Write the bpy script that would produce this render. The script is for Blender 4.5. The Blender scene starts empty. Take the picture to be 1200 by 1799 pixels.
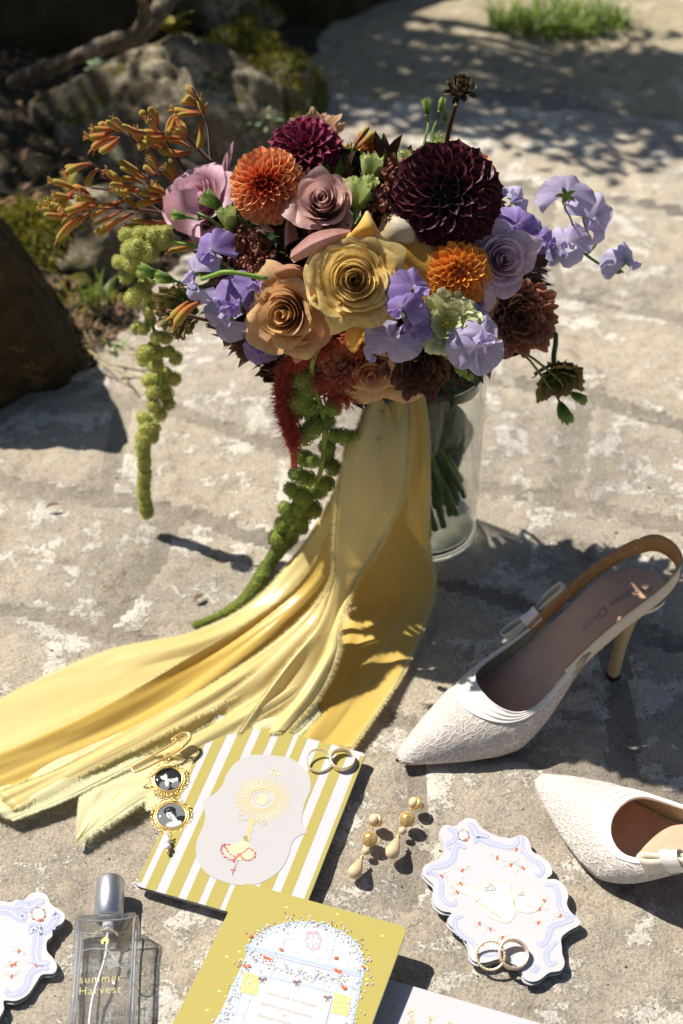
import bpy, bmesh, math, random
import numpy as np
from mathutils import Vector, Matrix, Euler, noise as mnoise
S = bpy.context.scene
COL = S.collection
PI = math.pi
rnd = random.Random(7)

# ------------------------------------------------------------------ camera, world, sun
FPX, PITCH, CAMH = 2700.0, 0.7062, 0.9554
cam = bpy.data.objects.new('camera', bpy.data.cameras.new('camera'))
COL.objects.link(cam); S.camera = cam
cam.location = (0, 0, CAMH)
cam.rotation_euler = (PI/2 - PITCH, 0, 0)
cam.data.sensor_fit = 'VERTICAL'; cam.data.sensor_height = 36.0
cam.data.lens = FPX/1799*36.0
cam.data.clip_start = 0.02; cam.data.clip_end = 200
cam.data.dof.use_dof = True; cam.data.dof.focus_distance = 1.14; cam.data.dof.aperture_fstop = 6.0
SUNK = (0.68, -0.43)                       # ground shift of a shadow per unit of height
elev = math.atan(1/math.hypot(*SUNK))
sd = Vector((SUNK[0], SUNK[1], -1)).normalized()
w = bpy.data.worlds.new('World'); S.world = w; w.use_nodes = True
nt = w.node_tree; nt.nodes.clear()
sky = nt.nodes.new('ShaderNodeTexSky'); sky.sky_type = 'NISHITA'; sky.sun_disc = False
sky.sun_elevation = elev; sky.sun_rotation = math.atan2(-SUNK[0], -SUNK[1])
bg = nt.nodes.new('ShaderNodeBackground'); bg.inputs[1].default_value = 0.05
wo = nt.nodes.new('ShaderNodeOutputWorld')
nt.links.new(sky.outputs[0], bg.inputs[0]); nt.links.new(bg.outputs[0], wo.inputs[0])
sun = bpy.data.objects.new('sun', bpy.data.lights.new('sun', 'SUN')); COL.objects.link(sun)
sun.data.energy = 5.0; sun.data.angle = math.radians(0.53); sun.data.color = (1.0, 0.945, 0.86)
sun.rotation_euler = sd.to_track_quat('-Z', 'Y').to_euler()
S.view_settings.view_transform = 'Standard'; S.view_settings.look = 'None'
S.view_settings.gamma = 1.0; S.view_settings.use_curve_mapping = False
S.view_settings.exposure = 0.45
S.render.engine = 'CYCLES'
S.cycles.max_bounces = 10; S.cycles.transmission_bounces = 10; S.cycles.transparent_max_bounces = 16

# ------------------------------------------------------------------ view geometry helpers
FW = Vector((0, math.cos(PITCH), -math.sin(PITCH))); UPV = Vector((0, math.sin(PITCH), math.cos(PITCH))); RT = Vector((1, 0, 0))
CAMP = Vector((0, 0, CAMH))
def ray(px, py): return FW + RT*((px-600)/FPX) - UPV*((py-899.5)/FPX)
def gz(px, py, z=0.0):
    d = ray(px, py); return CAMP + d*((z-CAMH)/d.z)
def gy(px, py, Y):
    d = ray(px, py); return CAMP + d*(Y/d.y)
def ppm(P): return FPX/((P-CAMP).dot(FW))          # photo pixels per metre at P
def smooth(a, b, x):
    t = min(1, max(0, (x-a)/(b-a))); return t*t*(3-2*t)
def catmull(pts, n):
    P = [np.array(p, float) for p in pts]
    P = [2*P[0]-P[1]] + P + [2*P[-1]-P[-2]]
    out = []
    m = len(P)-3
    for k in range(n+1):
        t = k/n*m; i = min(int(t), m-1); t -= i
        a, b, c, d = P[i], P[i+1], P[i+2], P[i+3]
        out.append(0.5*((2*b)+(-a+c)*t+(2*a-5*b+4*c-d)*t*t+(-a+3*b-3*c+d)*t**3))
    return out

# ------------------------------------------------------------------ mesh builder
class MB:
    def __init__(s): s.v = []; s.f = []; s.m = []; s.uv = []
    def add(s, vs, fs, mi=0, uvs=None):
        o = len(s.v); s.v.extend([tuple(p) for p in vs])
        for f in fs: s.f.append([i+o for i in f]); s.m.append(mi)
        s.uv.extend(uvs if uvs is not None else [(0.5, 0.5)]*len(vs))
    def grid(s, P, mi=0, closeu=False, flip=False):
        n, m = len(P), len(P[0]); vs = [P[i][j] for i in range(n) for j in range(m)]
        uv = [(i/(n-1), j/(m-1)) for i in range(n) for j in range(m)]
        fs = []
        for i in range(n if closeu else n-1):
            for j in range(m-1):
                i2 = (i+1) % n
                q = [i*m+j, i2*m+j, i2*m+j+1, i*m+j+1]
                fs.append(q[::-1] if flip else q)
        s.add(vs, fs, mi, uv)
    def tube(s, path, rad, n=8, mi=0, cap=True):
        path = [Vector(p) for p in path]; k = len(path)
        if not hasattr(rad, '__len__'): rad = [rad]*k
        t0 = (path[1]-path[0]).normalized()
        nrm = t0.orthogonal().normalized(); vs = []; uv = []
        for i, p in enumerate(path):
            t = (path[min(i+1, k-1)]-path[max(i-1, 0)])
            if t.length < 1e-9: t = t0
            t.normalize(); nrm = nrm - t*nrm.dot(t)
            if nrm.length < 1e-6: nrm = t.orthogonal()
            nrm.normalize(); b = t.cross(nrm)
            for j in range(n):
                a = 2*PI*j/n; vs.append(p+(nrm*math.cos(a)+b*math.sin(a))*rad[i]); uv.append((j/n, i/(k-1)))
        fs = [[i*n+j, i*n+(j+1) % n, (i+1)*n+(j+1) % n, (i+1)*n+j] for i in range(k-1) for j in range(n)]
        if cap: fs += [list(range(n))[::-1], [(k-1)*n+j for j in range(n)]]
        s.add(vs, fs, mi, uv)
    def ell(s, c, r, n=10, m=6, mi=0, M=None):
        c = Vector(c)
        if not hasattr(r, '__len__'): r = (r, r, r)
        vs = [Vector((0, 0, r[2]))]
        for i in range(1, m):
            th = PI*i/m
            for j in range(n):
                a = 2*PI*j/n; vs.append(Vector((r[0]*math.sin(th)*math.cos(a), r[1]*math.sin(th)*math.sin(a), r[2]*math.cos(th))))
        vs.append(Vector((0, 0, -r[2])))
        fs = [[0, 1+j, 1+(j+1) % n] for j in range(n)]
        for i in range(m-2):
            fs += [[1+i*n+j, 1+(i+1)*n+j, 1+(i+1)*n+(j+1) % n, 1+i*n+(j+1) % n] for j in range(n)]
        L = len(vs)-1; fs += [[L, 1+(m-2)*n+(j+1) % n, 1+(m-2)*n+j] for j in range(n)]
        if M is not None: vs = [M @ p for p in vs]
        s.add([p+c for p in vs], fs, mi)
    def lathe(s, prof, c=(0, 0, 0), n=48, mi=0, M=None):
        k = len(prof); vs = []; uv = []
        for i, (r, z) in enumerate(prof):
            for j in range(n):
                a = 2*PI*j/n; p = Vector((r*math.cos(a), r*math.sin(a), z))
                if M is not None: p = M @ p
                vs.append(p+Vector(c)); uv.append((j/n, i/(k-1)))
        fs = [[i*n+j, i*n+(j+1) % n, (i+1)*n+(j+1) % n, (i+1)*n+j] for i in range(k-1) for j in range(n)]
        s.add(vs, fs, mi, uv)
    def torus(s, c, R, r, n=40, m=10, mi=0, M=None, sz=1.0):
        vs = []
        for i in range(n):
            a = 2*PI*i/n
            for j in range(m):
                b = 2*PI*j/m; q = R+r*math.cos(b)
                p = Vector((q*math.cos(a), q*math.sin(a), r*sz*math.sin(b)))
                if M is not None: p = M @ p
                vs.append(p+Vector(c))
        s.add(vs, [[i*m+j, ((i+1) % n)*m+j, ((i+1) % n)*m+(j+1) % m, i*m+(j+1) % m] for i in range(n) for j in range(m)], mi)
    def prism(s, poly, z0, z1, mi=0, bottom=True):
        n = len(poly); vs = [Vector((p[0], p[1], z0)) for p in poly]+[Vector((p[0], p[1], z1)) for p in poly]
        s.add(vs, [list(range(n, 2*n))]+([list(range(n))[::-1]] if bottom else [])+[[i, (i+1) % n, n+(i+1) % n, n+i] for i in range(n)], mi)
    def flat(s, pts, mi=0): s.add(pts, [list(range(len(pts)))], mi)
    def mesh(s, name, mats, smooth_=True, recalc=False):
        me = bpy.data.meshes.new(name); me.from_pydata([tuple(v) for v in s.v], [], s.f)
        for m in (mats if isinstance(mats, (list, tuple)) else [mats]): me.materials.append(m)
        me.polygons.foreach_set('material_index', s.m)
        me.polygons.foreach_set('use_smooth', [smooth_]*len(s.f))
        uvl = me.uv_layers.new(name='UVMap'); li = np.zeros(len(me.loops), dtype=np.int32)
        me.loops.foreach_get('vertex_index', li)
        uvl.data.foreach_set('uv', np.array(s.uv, dtype=np.float32)[li].ravel())
        if recalc:
            b = bmesh.new(); b.from_mesh(me); bmesh.ops.recalc_face_normals(b, faces=b.faces); b.to_mesh(me); b.free()
        me.update(); return me
def ob(name, me, parent=None, M=None, **k):
    o = bpy.data.objects.new(name, me); COL.objects.link(o)
    if parent is not None: o.parent = parent
    if M is not None: o.matrix_local = M
    for a, b in k.items(): o[a] = b
    return o
def thing(name, label, cat, group=None, M=None, loc=None):
    o = bpy.data.objects.new(name, None); COL.objects.link(o); o.empty_display_size = 0.01
    if loc is not None: M = Matrix.Translation(loc)
    if M is not None: o.matrix_world = M
    o['label'] = label; o['category'] = cat
    if group: o['group'] = group
    return o
def wpart(name, mb, mats, root, smooth_=True, recalc=False, **k):
    """mesh built in world coordinates made a child of root (root has world matrix)"""
    inv = root.matrix_world.inverted() if root is not None else Matrix()
    mb.v = [tuple(inv @ Vector(p)) for p in mb.v]
    return ob(name, mb.mesh(name, mats, smooth_, recalc), root, **k)
def addmod_bevel(o, wd, seg=2):
    m = o.modifiers.new('bevel', 'BEVEL'); m.width = wd; m.segments = seg; m.limit_method = 'ANGLE'; return m

# ------------------------------------------------------------------ materials
def rgb(h):
    h = h.lstrip('#'); c = [int(h[i:i+2], 16)/255 for i in (0, 2, 4)]
    return tuple([(x/12.92 if x <= 0.04045 else ((x+0.055)/1.055)**2.4) for x in c])+(1,)
MATS = {}
def newmat(name):
    m = bpy.data.materials.new(name); m.use_nodes = True; m.node_tree.nodes.clear(); MATS[name] = m
    n = m.node_tree.nodes; o = n.new('ShaderNodeOutputMaterial'); p = n.new('ShaderNodeBsdfPrincipled')
    m.node_tree.links.new(p.outputs[0], o.inputs[0]); return m, n, m.node_tree.links, p, o
def noise_node(n, l, scale, detail=4, rough=0.55, coord='Object', vec=None, dist=0.0):
    t = n.new('ShaderNodeTexNoise'); t.inputs['Scale'].default_value = scale; t.inputs['Detail'].default_value = detail
    t.inputs['Roughness'].default_value = rough; t.inputs['Distortion'].default_value = dist
    if vec is None:
        c = n.new('ShaderNodeTexCoord'); vec = c.outputs[coord]
    l.new(vec, t.inputs['Vector']); return t
def ramp(n, l, fac, stops):
    r = n.new('ShaderNodeValToRGB'); e = r.color_ramp.elements
    while len(e) < len(stops): e.new(0.5)
    for i, (p, c) in enumerate(stops):
        e[i].position = p; e[i].color = c if len(c) == 4 else tuple(c)+(1,)
    l.new(fac, r.inputs[0]); return r
def mix(n, l, fac, a, b, mode='MIX'):
    m = n.new('ShaderNodeMix'); m.data_type = 'RGBA'; m.blend_type = mode
    for s_, v in ((m.inputs[0], fac), (m.inputs[6], a), (m.inputs[7], b)):
        if isinstance(v, (int, float)): s_.default_value = v
        elif isinstance(v, tuple): s_.default_value = v
        else: l.new(v, s_)
    return m.outputs[2]
def bump(n, l, h, strength, dist, prev=None):
    b = n.new('ShaderNodeBump'); b.inputs['Strength'].default_value = strength; b.inputs['Distance'].default_value = dist
    l.new(h, b.inputs['Height'])
    if prev is not None: l.new(prev, b.inputs['Normal'])
    return b.outputs[0]
def simple(name, c1, c2=None, rough=0.6, scale=60, metal=0.0, bmp=0.0, bscale=300, bdist=0.0005, sheen=0.0, spec=0.5, transl=0.0, sss=0.0, coat=0.0):
    m, n, l, p, o = newmat(name)
    c1 = rgb(c1) if isinstance(c1, str) else c1
    c2 = c1 if c2 is None else (rgb(c2) if isinstance(c2, str) else c2)
    t = noise_node(n, l, scale); r = ramp(n, l, t.outputs[0], [(0.3, c1), (0.7, c2)])
    l.new(r.outputs[0], p.inputs['Base Color']); p.inputs['Roughness'].default_value = rough; p.inputs['Metallic'].default_value = metal
    p.inputs['Sheen Weight'].default_value = sheen; p.inputs['Specular IOR Level'].default_value = spec; p.inputs['Coat Weight'].default_value = coat
    if sss: p.inputs['Subsurface Weight'].default_value = sss; p.inputs['Subsurface Scale'].default_value = 0.002
    if bmp:
        t2 = noise_node(n, l, bscale, 3); l.new(bump(n, l, t2.outputs[0], bmp, bdist), p.inputs['Normal'])
    if transl:
        tr = n.new('ShaderNodeBsdfTranslucent'); l.new(r.outputs[0], tr.inputs[0]); mx = n.new('ShaderNodeMixShader'); mx.inputs[0].default_value = transl
        l.new(p.outputs[0], mx.inputs[1]); l.new(tr.outputs[0], mx.inputs[2]); l.new(mx.outputs[0], o.inputs[0])
    return m
def petal_mat(name, stops, rough=0.55, transl=0.25, vein=0.25, vary=0.12, spots=None, edge=None):
    """colour runs along the petal (UV v, foot to rim); fine lengthwise veins"""
    m, n, l, p, o = newmat(name)
    uv = n.new('ShaderNodeUVMap'); uv.uv_map = 'UVMap'; sx = n.new('ShaderNodeSeparateXYZ'); l.new(uv.outputs[0], sx.inputs[0])
    nz = noise_node(n, l, 150, 3)
    ad = n.new('ShaderNodeMath'); ad.operation = 'MULTIPLY_ADD'; l.new(nz.outputs[0], ad.inputs[0]); ad.inputs[1].default_value = 0.22; l.new(sx.outputs[1], ad.inputs[2])
    sb = n.new('ShaderNodeMath'); sb.operation = 'SUBTRACT'; l.new(ad.outputs[0], sb.inputs[0]); sb.inputs[1].default_value = 0.11
    r = ramp(n, l, sb.outputs[0], [(a, rgb(c)) for a, c in stops]); c = r.outputs[0]
    if edge:
        u = n.new('ShaderNodeMath'); u.operation = 'SUBTRACT'; l.new(sx.outputs[0], u.inputs[0]); u.inputs[1].default_value = 0.5
        ab = n.new('ShaderNodeMath'); ab.operation = 'ABSOLUTE'; l.new(u.outputs[0], ab.inputs[0])
        er = ramp(n, l, ab.outputs[0], [(0.36, (0, 0, 0)), (0.5, (0.8, 0.8, 0.8))]); c = mix(n, l, er.outputs[0], c, rgb(edge))
    mp = n.new('ShaderNodeMapping'); mp.inputs['Scale'].default_value = (26, 1.5, 1); l.new(uv.outputs[0], mp.inputs[0])
    vt = noise_node(n, l, 1.0, 3, vec=mp.outputs[0])
    vr = ramp(n, l, vt.outputs[0], [(0.35, (1-vein*0.8,)*3), (0.65, (1, 1, 1))]); c = mix(n, l, 1.0, c, vr.outputs[0], 'MULTIPLY')
    oi = n.new('ShaderNodeObjectInfo'); hs = n.new('ShaderNodeHueSaturation')
    mr = n.new('ShaderNodeMapRange'); l.new(oi.outputs['Random'], mr.inputs[0]); mr.inputs[3].default_value = 1-vary; mr.inputs[4].default_value = 1+vary
    l.new(mr.outputs[0], hs.inputs['Value']); l.new(c, hs.inputs['Color']); c = hs.outputs[0]
    l.new(c, p.inputs['Base Color']); p.inputs['Roughness'].default_value = rough
    p.inputs['Sheen Weight'].default_value = 0.15; p.inputs['Specular IOR Level'].default_value = 0.3
    fine = noise_node(n, l, 900, 2)
    b1 = bump(n, l, vt.outputs[0], 0.35, 0.0006); l.new(bump(n, l, fine.outputs[0], 0.25, 0.0002, b1), p.inputs['Normal'])
    tr = n.new('ShaderNodeBsdfTranslucent'); l.new(c, tr.inputs[0]); mx = n.new('ShaderNodeMixShader'); mx.inputs[0].default_value = transl
    l.new(p.outputs[0], mx.inputs[1]); l.new(tr.outputs[0], mx.inputs[2]); l.new(mx.outputs[0], o.inputs[0])
    return m
def stone_mat(name, base, pale, dark, warm, lichen=0.5, moss=None, offs=(0, 0, 0)):
    m, n, l, p, o = newmat(name)
    tc = n.new('ShaderNodeTexCoord'); mp = n.new('ShaderNodeMapping'); l.new(tc.outputs['Object'], mp.inputs[0]); mp.inputs['Location'].default_value = offs
    v = mp.outputs[0]
    a = noise_node(n, l, 7, 6, 0.6, vec=v); b = noise_node(n, l, 45, 8, 0.7, vec=v); d = noise_node(n, l, 420, 5, 0.7, vec=v); e = noise_node(n, l, 14, 9, 0.68, vec=v, dist=0.6)
    g = noise_node(n, l, 1100, 2, 0.6, vec=v)
    c = ramp(n, l, b.outputs[0], [(0.3, rgb(dark)), (0.46, rgb(base)), (0.72, rgb(warm))]).outputs[0]
    lf = ramp(n, l, a.outputs[0], [(0.42, (0, 0, 0)), (0.62, (1, 1, 1))]); c = mix(n, l, lf.outputs[0], c, mix(n, l, 0.55, c, rgb(warm)))
    # pale crusty lichen and lime patches with hard ragged edges
    mu = n.new('ShaderNodeMath'); mu.operation = 'MULTIPLY_ADD'; l.new(b.outputs[0], mu.inputs[0]); mu.inputs[1].default_value = 0.55; l.new(e.outputs[0], mu.inputs[2])
    mu2 = n.new('ShaderNodeMath'); mu2.operation = 'MULTIPLY_ADD'; l.new(d.outputs[0], mu2.inputs[0]); mu2.inputs[1].default_value = 0.25; l.new(mu.outputs[0], mu2.inputs[2])
    th = 1.03-0.14*lichen
    pf = ramp(n, l, mu2.outputs[0], [(th-0.035, (0, 0, 0)), (th+0.03, (0.8, 0.8, 0.8))]); c = mix(n, l, pf.outputs[0], c, rgb(pale))
    # dark specks and pits
    dr = ramp(n, l, d.outputs[0], [(0.30, (0.40,)*3), (0.43, (0.86,)*3), (0.6, (1.12,)*3)]); c = mix(n, l, 1.0, c, dr.outputs[0], 'MULTIPLY')
    gr = ramp(n, l, g.outputs[0], [(0.3, (0.78,)*3), (0.7, (1.15,)*3)]); c = mix(n, l, 1.0, c, gr.outputs[0], 'MULTIPLY')
    st = noise_node(n, l, 3.1, 5, 0.6, vec=v); sr = ramp(n, l, st.outputs[0], [(0.36, (0.70, 0.70, 0.72)), (0.50, (.95, .94, .93)), (0.62, (1.05, 1.04, 1.0))]); c = mix(n, l, 1.0, c, sr.outputs[0], 'MULTIPLY')
    if moss:
        geo = n.new('ShaderNodeNewGeometry'); sp = n.new('ShaderNodeSeparateXYZ'); l.new(geo.outputs['Normal'], sp.inputs[0])
        ms = noise_node(n, l, 16, 7, 0.65, vec=v)
        ma = n.new('ShaderNodeMath'); ma.operation = 'MULTIPLY_ADD'; l.new(sp.outputs[2], ma.inputs[0]); ma.inputs[1].default_value = 0.25; l.new(ms.outputs[0], ma.inputs[2])
        mf = ramp(n, l, ma.outputs[0], [(moss-0.04, (0, 0, 0)), (moss+0.05, (1, 1, 1))])
        mc = ramp(n, l, d.outputs[0], [(0.3, rgb('#2b2a10')), (0.55, rgb('#5d5a1e')), (0.75, rgb('#8d8433'))])
        c = mix(n, l, mf.outputs[0], c, mc.outputs[0])
    l.new(c, p.inputs['Base Color']); p.inputs['Roughness'].default_value = 0.9; p.inputs['Specular IOR Level'].default_value = 0.25
    b1 = bump(n, l, b.outputs[0], 0.6, 0.009); b2 = bump(n, l, d.outputs[0], 0.85, 0.0022, b1); b3 = bump(n, l, pf.outputs[0], 0.5, 0.0006, b2)
    l.new(bump(n, l, g.outputs[0], 0.4, 0.0005, b3), p.inputs['Normal'])
    return m
def glass_mat(name, col=(1, 1, 1, 1), ior=1.45, rough=0.0):
    m, n, l, p, o = newmat(name); p.inputs['Base Color'].default_value = col; p.inputs['Transmission Weight'].default_value = 1
    p.inputs['Roughness'].default_value = rough; p.inputs['IOR'].default_value = ior; return m
def thin_glass(name, tint=(0.96, 0.98, 0.96, 1), blend=0.12, rough=0.02):
    m, n, l, p, o = newmat(name); n.remove(p)
    t = n.new('ShaderNodeBsdfTransparent'); t.inputs[0].default_value = tint; g = n.new('ShaderNodeBsdfGlossy'); g.inputs['Roughness'].default_value = rough
    fw_ = n.new('ShaderNodeLayerWeight'); fw_.inputs[0].default_value = .5
    f = n.new('ShaderNodeMath'); f.operation = 'POWER'; l.new(fw_.outputs['Facing'], f.inputs[0]); f.inputs[1].default_value = 3.2
    f2 = n.new('ShaderNodeMath'); f2.operation = 'MULTIPLY_ADD'; l.new(f.outputs[0], f2.inputs[0]); f2.inputs[1].default_value = min(.9, blend*3.2); f2.inputs[2].default_value = .035
    mx = n.new('ShaderNodeMixShader'); l.new(f2.outputs[0], mx.inputs[0]); l.new(t.outputs[0], mx.inputs[1]); l.new(g.outputs[0], mx.inputs[2]); l.new(mx.outputs[0], o.inputs[0])
    return m

# ------------------------------------------------------------------ ground, stone path with its slabs
_rs = np.random.RandomState(5); _T = _rs.rand(256, 256)
def vnoise(x, y):
    xi = np.floor(x).astype(int); yi = np.floor(y).astype(int); fx = x-xi; fy = y-yi
    fx = fx*fx*(3-2*fx); fy = fy*fy*(3-2*fy)
    g = lambda a, b: _T[a % 256, b % 256]
    return (g(xi, yi)*(1-fx)+g(xi+1, yi)*fx)*(1-fy)+(g(xi, yi+1)*(1-fx)+g(xi+1, yi+1)*fx)*fy
def fbm(x, y, f, o=5, g=0.55):
    s = 0; a = 1; t = 0
    for k in range(o): s = s+a*vnoise(x*f+17*k, y*f+31*k); t += a; a *= g; f *= 2.03
    return s/t
M_slab = stone_mat('weathered_sandstone', '#c5b9a5', '#f0e9db', '#938878', '#d4c8b3', 0.66)
M_slab2 = stone_mat('weathered_sandstone_warm', '#c8bcaa', '#f1eadd', '#988d7d', '#d6cab6', 0.56, offs=(3.1, 1.7, 0))
M_mortar = stone_mat('mortar', '#a0978a', '#cfc6b4', '#7d7467', '#b0a695', 0.1, offs=(1, 5, 0))
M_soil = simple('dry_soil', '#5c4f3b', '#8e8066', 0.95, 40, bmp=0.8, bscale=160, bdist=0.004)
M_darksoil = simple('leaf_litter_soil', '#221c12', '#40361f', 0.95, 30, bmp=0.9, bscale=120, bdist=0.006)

# joint lines between courses of slabs, traced on the ground: lists of photo points unprojected to the ground plane
def gl(pts): return [tuple(gz(a, b))[:2] for a, b in pts]
ROWS = [gl([(-500, 1330), (0, 1430), (110, 1450), (420, 1500), (800, 1610), (1200, 1740), (1700, 1900)]),
        gl([(-500, 960), (-50, 1045), (90, 1075), (200, 1115), (420, 1180), (800, 1290), (1200, 1400), (1700, 1540)]),
        gl([(-300, 800), (60, 845), (150, 864), (300, 893), (470, 940), (640, 985), (840, 1035), (1200, 1125), (1700, 1250)]),
        gl([(-300, 600), (150, 680), (310, 722), (500, 785), (840, 848), (1030, 880), (1200, 922), (1700, 1040)]),
        gl([(-300, 430), (200, 520), (500, 600), (800, 652), (1030, 692), (1200, 742), (1700, 860)]),
        gl([(-300, 300), (300, 400), (600, 440), (900, 490), (1200, 560), (1700, 660)]),
        gl([(-300, 200), (400, 262), (700, 300), (1000, 335), (1200, 365), (1700, 430)]),
        gl([(-300, 90), (500, 140), (800, 160), (1200, 200), (1700, 240)])]
CROSS = [[], gl([(175, 1105), (262, 990), (300, 893)]), gl([(560, 1200), (600, 1100), (640, 985)]), gl([(180, 868), (215, 690), (230, 690)]), gl([(995, 872), (1010, 760), (1022, 690)]),
         gl([(620, 790), (640, 700), (660, 625)]), gl([(760, 645), (775, 560), (790, 470)]), gl([(1110, 1390), (1090, 1240), (1080, 1095)]), gl([(560, 430), (590, 360), (600, 290)]),
         gl([(980, 500), (960, 400), (950, 330)]), gl([(700, 1580), (720, 1480), (740, 1275)]), gl([(780, 300), (770, 220), (760, 158)])]
def seg_dist(x, y, line):
    d = np.full(x.shape, 1e9)
    for (ax, ay), (bx, by) in zip(line[:-1], line[1:]):
        ux, uy = bx-ax, by-ay; L = ux*ux+uy*uy+1e-12
        t = np.clip(((x-ax)*ux+(y-ay)*uy)/L, 0, 1); d = np.minimum(d, np.hypot(x-ax-t*ux, y-ay-t*uy))
    return d
gxs = np.arange(-0.92, 1.1, 0.0052); gys = np.concatenate([np.arange(0.34, 1.7, 0.0052), np.arange(1.7, 3.4, 0.011)])
GX, GY = np.meshgrid(gxs, gys, indexing='ij')
wob = (fbm(GX, GY, 14, 4)-.5)*0.022; wob2 = (fbm(GX+9, GY+4, 14, 4)-.5)*0.022
JX, JY = GX+wob, GY+wob2
dj = np.full(GX.shape, 1e9)
for L in ROWS[1:]: dj = np.minimum(dj, seg_dist(JX, JY, L))
for L in CROSS[1:]:
    if L: dj = np.minimum(dj, seg_dist(JX, JY, L))
jw = 0.003+0.012*fbm(GX+3, GY, 5, 3)
inside = np.clip((dj-jw)/0.006, 0, 1)
row = np.zeros(GX.shape, int)
for L in ROWS:
    lx = np.array([p[0] for p in L]); ly = np.array([p[1] for p in L]); row += (JY > np.interp(JX, lx, ly)).astype(int)
lvl = np.array([0.0, -0.0007, 0.0, -0.0012, 0.0, -0.001, -0.002, -0.003, -0.003])[row]
# surface: gentle swell, flaking ledges of the bedding, small pits
led = fbm(GX*1.0+2, GY*1.6, 5, 4); terr = np.floor(led*14)/14; fr = led*14-np.floor(led*14); terr = terr+np.clip((fr-.86)/.14, 0, 1)/14
GZ = -0.0036+lvl*.6+(fbm(GX, GY, 3, 3)-.5)*0.003+(terr-.5)*0.014+(fbm(GX, GY, 60, 4)-.5)*0.0024
GZ = GZ-(1-inside)*0.0026-np.clip((fbm(GX+5, GY+8, 38, 3)-.66)*8, 0, 1)*0.002
GZ = np.minimum(GZ, -0.0012)
# the path gives way to soil on the left behind the boulder, and to the far side
bl = gl([(-400, 760), (0, 690), (150, 640), (250, 560), (330, 430), (400, 290), (520, 175), (560, 90), (600, 0), (640, -160)])
bxs = [p[1] for p in bl]; bys = [p[0] for p in bl]
edgeX = np.interp(GY, bxs, bys)+(fbm(GX, GY, 11, 4)-.5)*0.12
left = GX < edgeX
far = GY > 2.03+0.25*(fbm(GX, GY, 4, 3)-.5)-0.25*(GX-0.2)
GZs = np.where(left, -0.012+(fbm(GX, GY, 8, 5)-.5)*0.05+np.clip((edgeX-GX)*0.25, 0, 0.12), GZ)
GZs = np.where(far & ~left, -0.008+(fbm(GX, GY, 10, 5)-.5)*0.018, GZs)
GZs = GZs-0.05*np.clip((np.maximum(np.abs(GX-0.09)-0.93, 0))/0.08, 0, 1)
nxg, nyg = GX.shape
def cell(a): return a[:-1, :-1]
cid = np.full((nxg-1, nyg-1), -1)
mort = cell(inside) < 0.02
# connected slabs: flood by row and by side of the cross joints
side = np.zeros(GX.shape, int)
from collections import deque
lab = np.zeros((nxg-1, nyg-1), int); okc = (~mort) & (~cell(left)) & (~cell(far)); cur = 0
labl = np.where(okc, 0, -1)
for si in range(0, nxg-1, 9):
    for sj in range(0, nyg-1, 9):
        if labl[si, sj] != 0: continue
        cur += 1; q = deque([(si, sj)]); labl[si, sj] = cur
        while q:
            i, j = q.popleft()
            for a, b in ((i+1, j), (i-1, j), (i, j+1), (i, j-1)):
                if 0 <= a < nxg-1 and 0 <= b < nyg-1 and labl[a, b] == 0: labl[a, b] = cur; q.append((a, b))
def gridpart(mask):
    ii, jj = np.nonzero(mask)
    quads = np.stack([ii*nyg+jj, (ii+1)*nyg+jj, (ii+1)*nyg+jj+1, ii*nyg+jj+1], -1)
    u, inv = np.unique(quads.ravel(), return_inverse=True)
    vs = np.stack([GX.ravel()[u], GY.ravel()[u], GZs.ravel()[u]], -1)
    return vs, inv.reshape(-1, 4)
def npmesh(name, vs, fs, mat, smooth_=True):
    me = bpy.data.meshes.new(name); me.vertices.add(len(vs)); me.vertices.foreach_set('co', np.asarray(vs, np.float32).ravel())
    fs = np.asarray(fs, np.int32); k = fs.shape[1]
    me.loops.add(fs.size); me.loops.foreach_set('vertex_index', fs.ravel()); me.polygons.add(len(fs))
    me.polygons.foreach_set('loop_start', np.arange(0, fs.size, k, dtype=np.int32)); me.polygons.foreach_set('loop_total', np.full(len(fs), k, np.int32))
    me.materials.append(mat); me.update(calc_edges=True); me.validate(); me.polygons.foreach_set('use_smooth', [smooth_]*len(me.polygons)); return me
rest = (labl <= 0) & ~cell(left) & ~cell(far)
counts = np.bincount(labl[labl > 0].ravel())
small = [k for k in range(1, cur+1) if counts[k] < 160]
for k in small: rest |= labl == k
vs, fs = gridpart(rest); path = ob('stone_path', npmesh('stone_path', vs, fs, M_mortar)); path['kind'] = 'structure'
for k in range(1, cur+1):
    if k in small: continue
    vs, fs = gridpart(labl == k); ob('flagstone', npmesh('flagstone', vs, fs, M_slab if k % 3 else M_slab2), path)
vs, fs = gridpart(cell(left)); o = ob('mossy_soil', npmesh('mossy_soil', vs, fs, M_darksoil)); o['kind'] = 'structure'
M_sandy = stone_mat('sandy_gravel_track', '#b5a88d', '#d8ccb2', '#8d8067', '#c4b799', 0.3, offs=(7, 2, 0))
vs, fs = gridpart(cell(far) & ~cell(left)); o = ob('sandy_track', npmesh('sandy_track', vs, fs, M_sandy)); o['kind'] = 'structure'
b = MB(); N = 40
P = [[(x, y, -0.07+0.03*float(vnoise(np.array(x*1.3), np.array(y*1.3)))) for y in np.linspace(-60, 60, N)] for x in np.linspace(-60, 60, N)]
b.grid(P); o = ob('ground', b.mesh('ground', [M_soil])); o['kind'] = 'structure'

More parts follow.
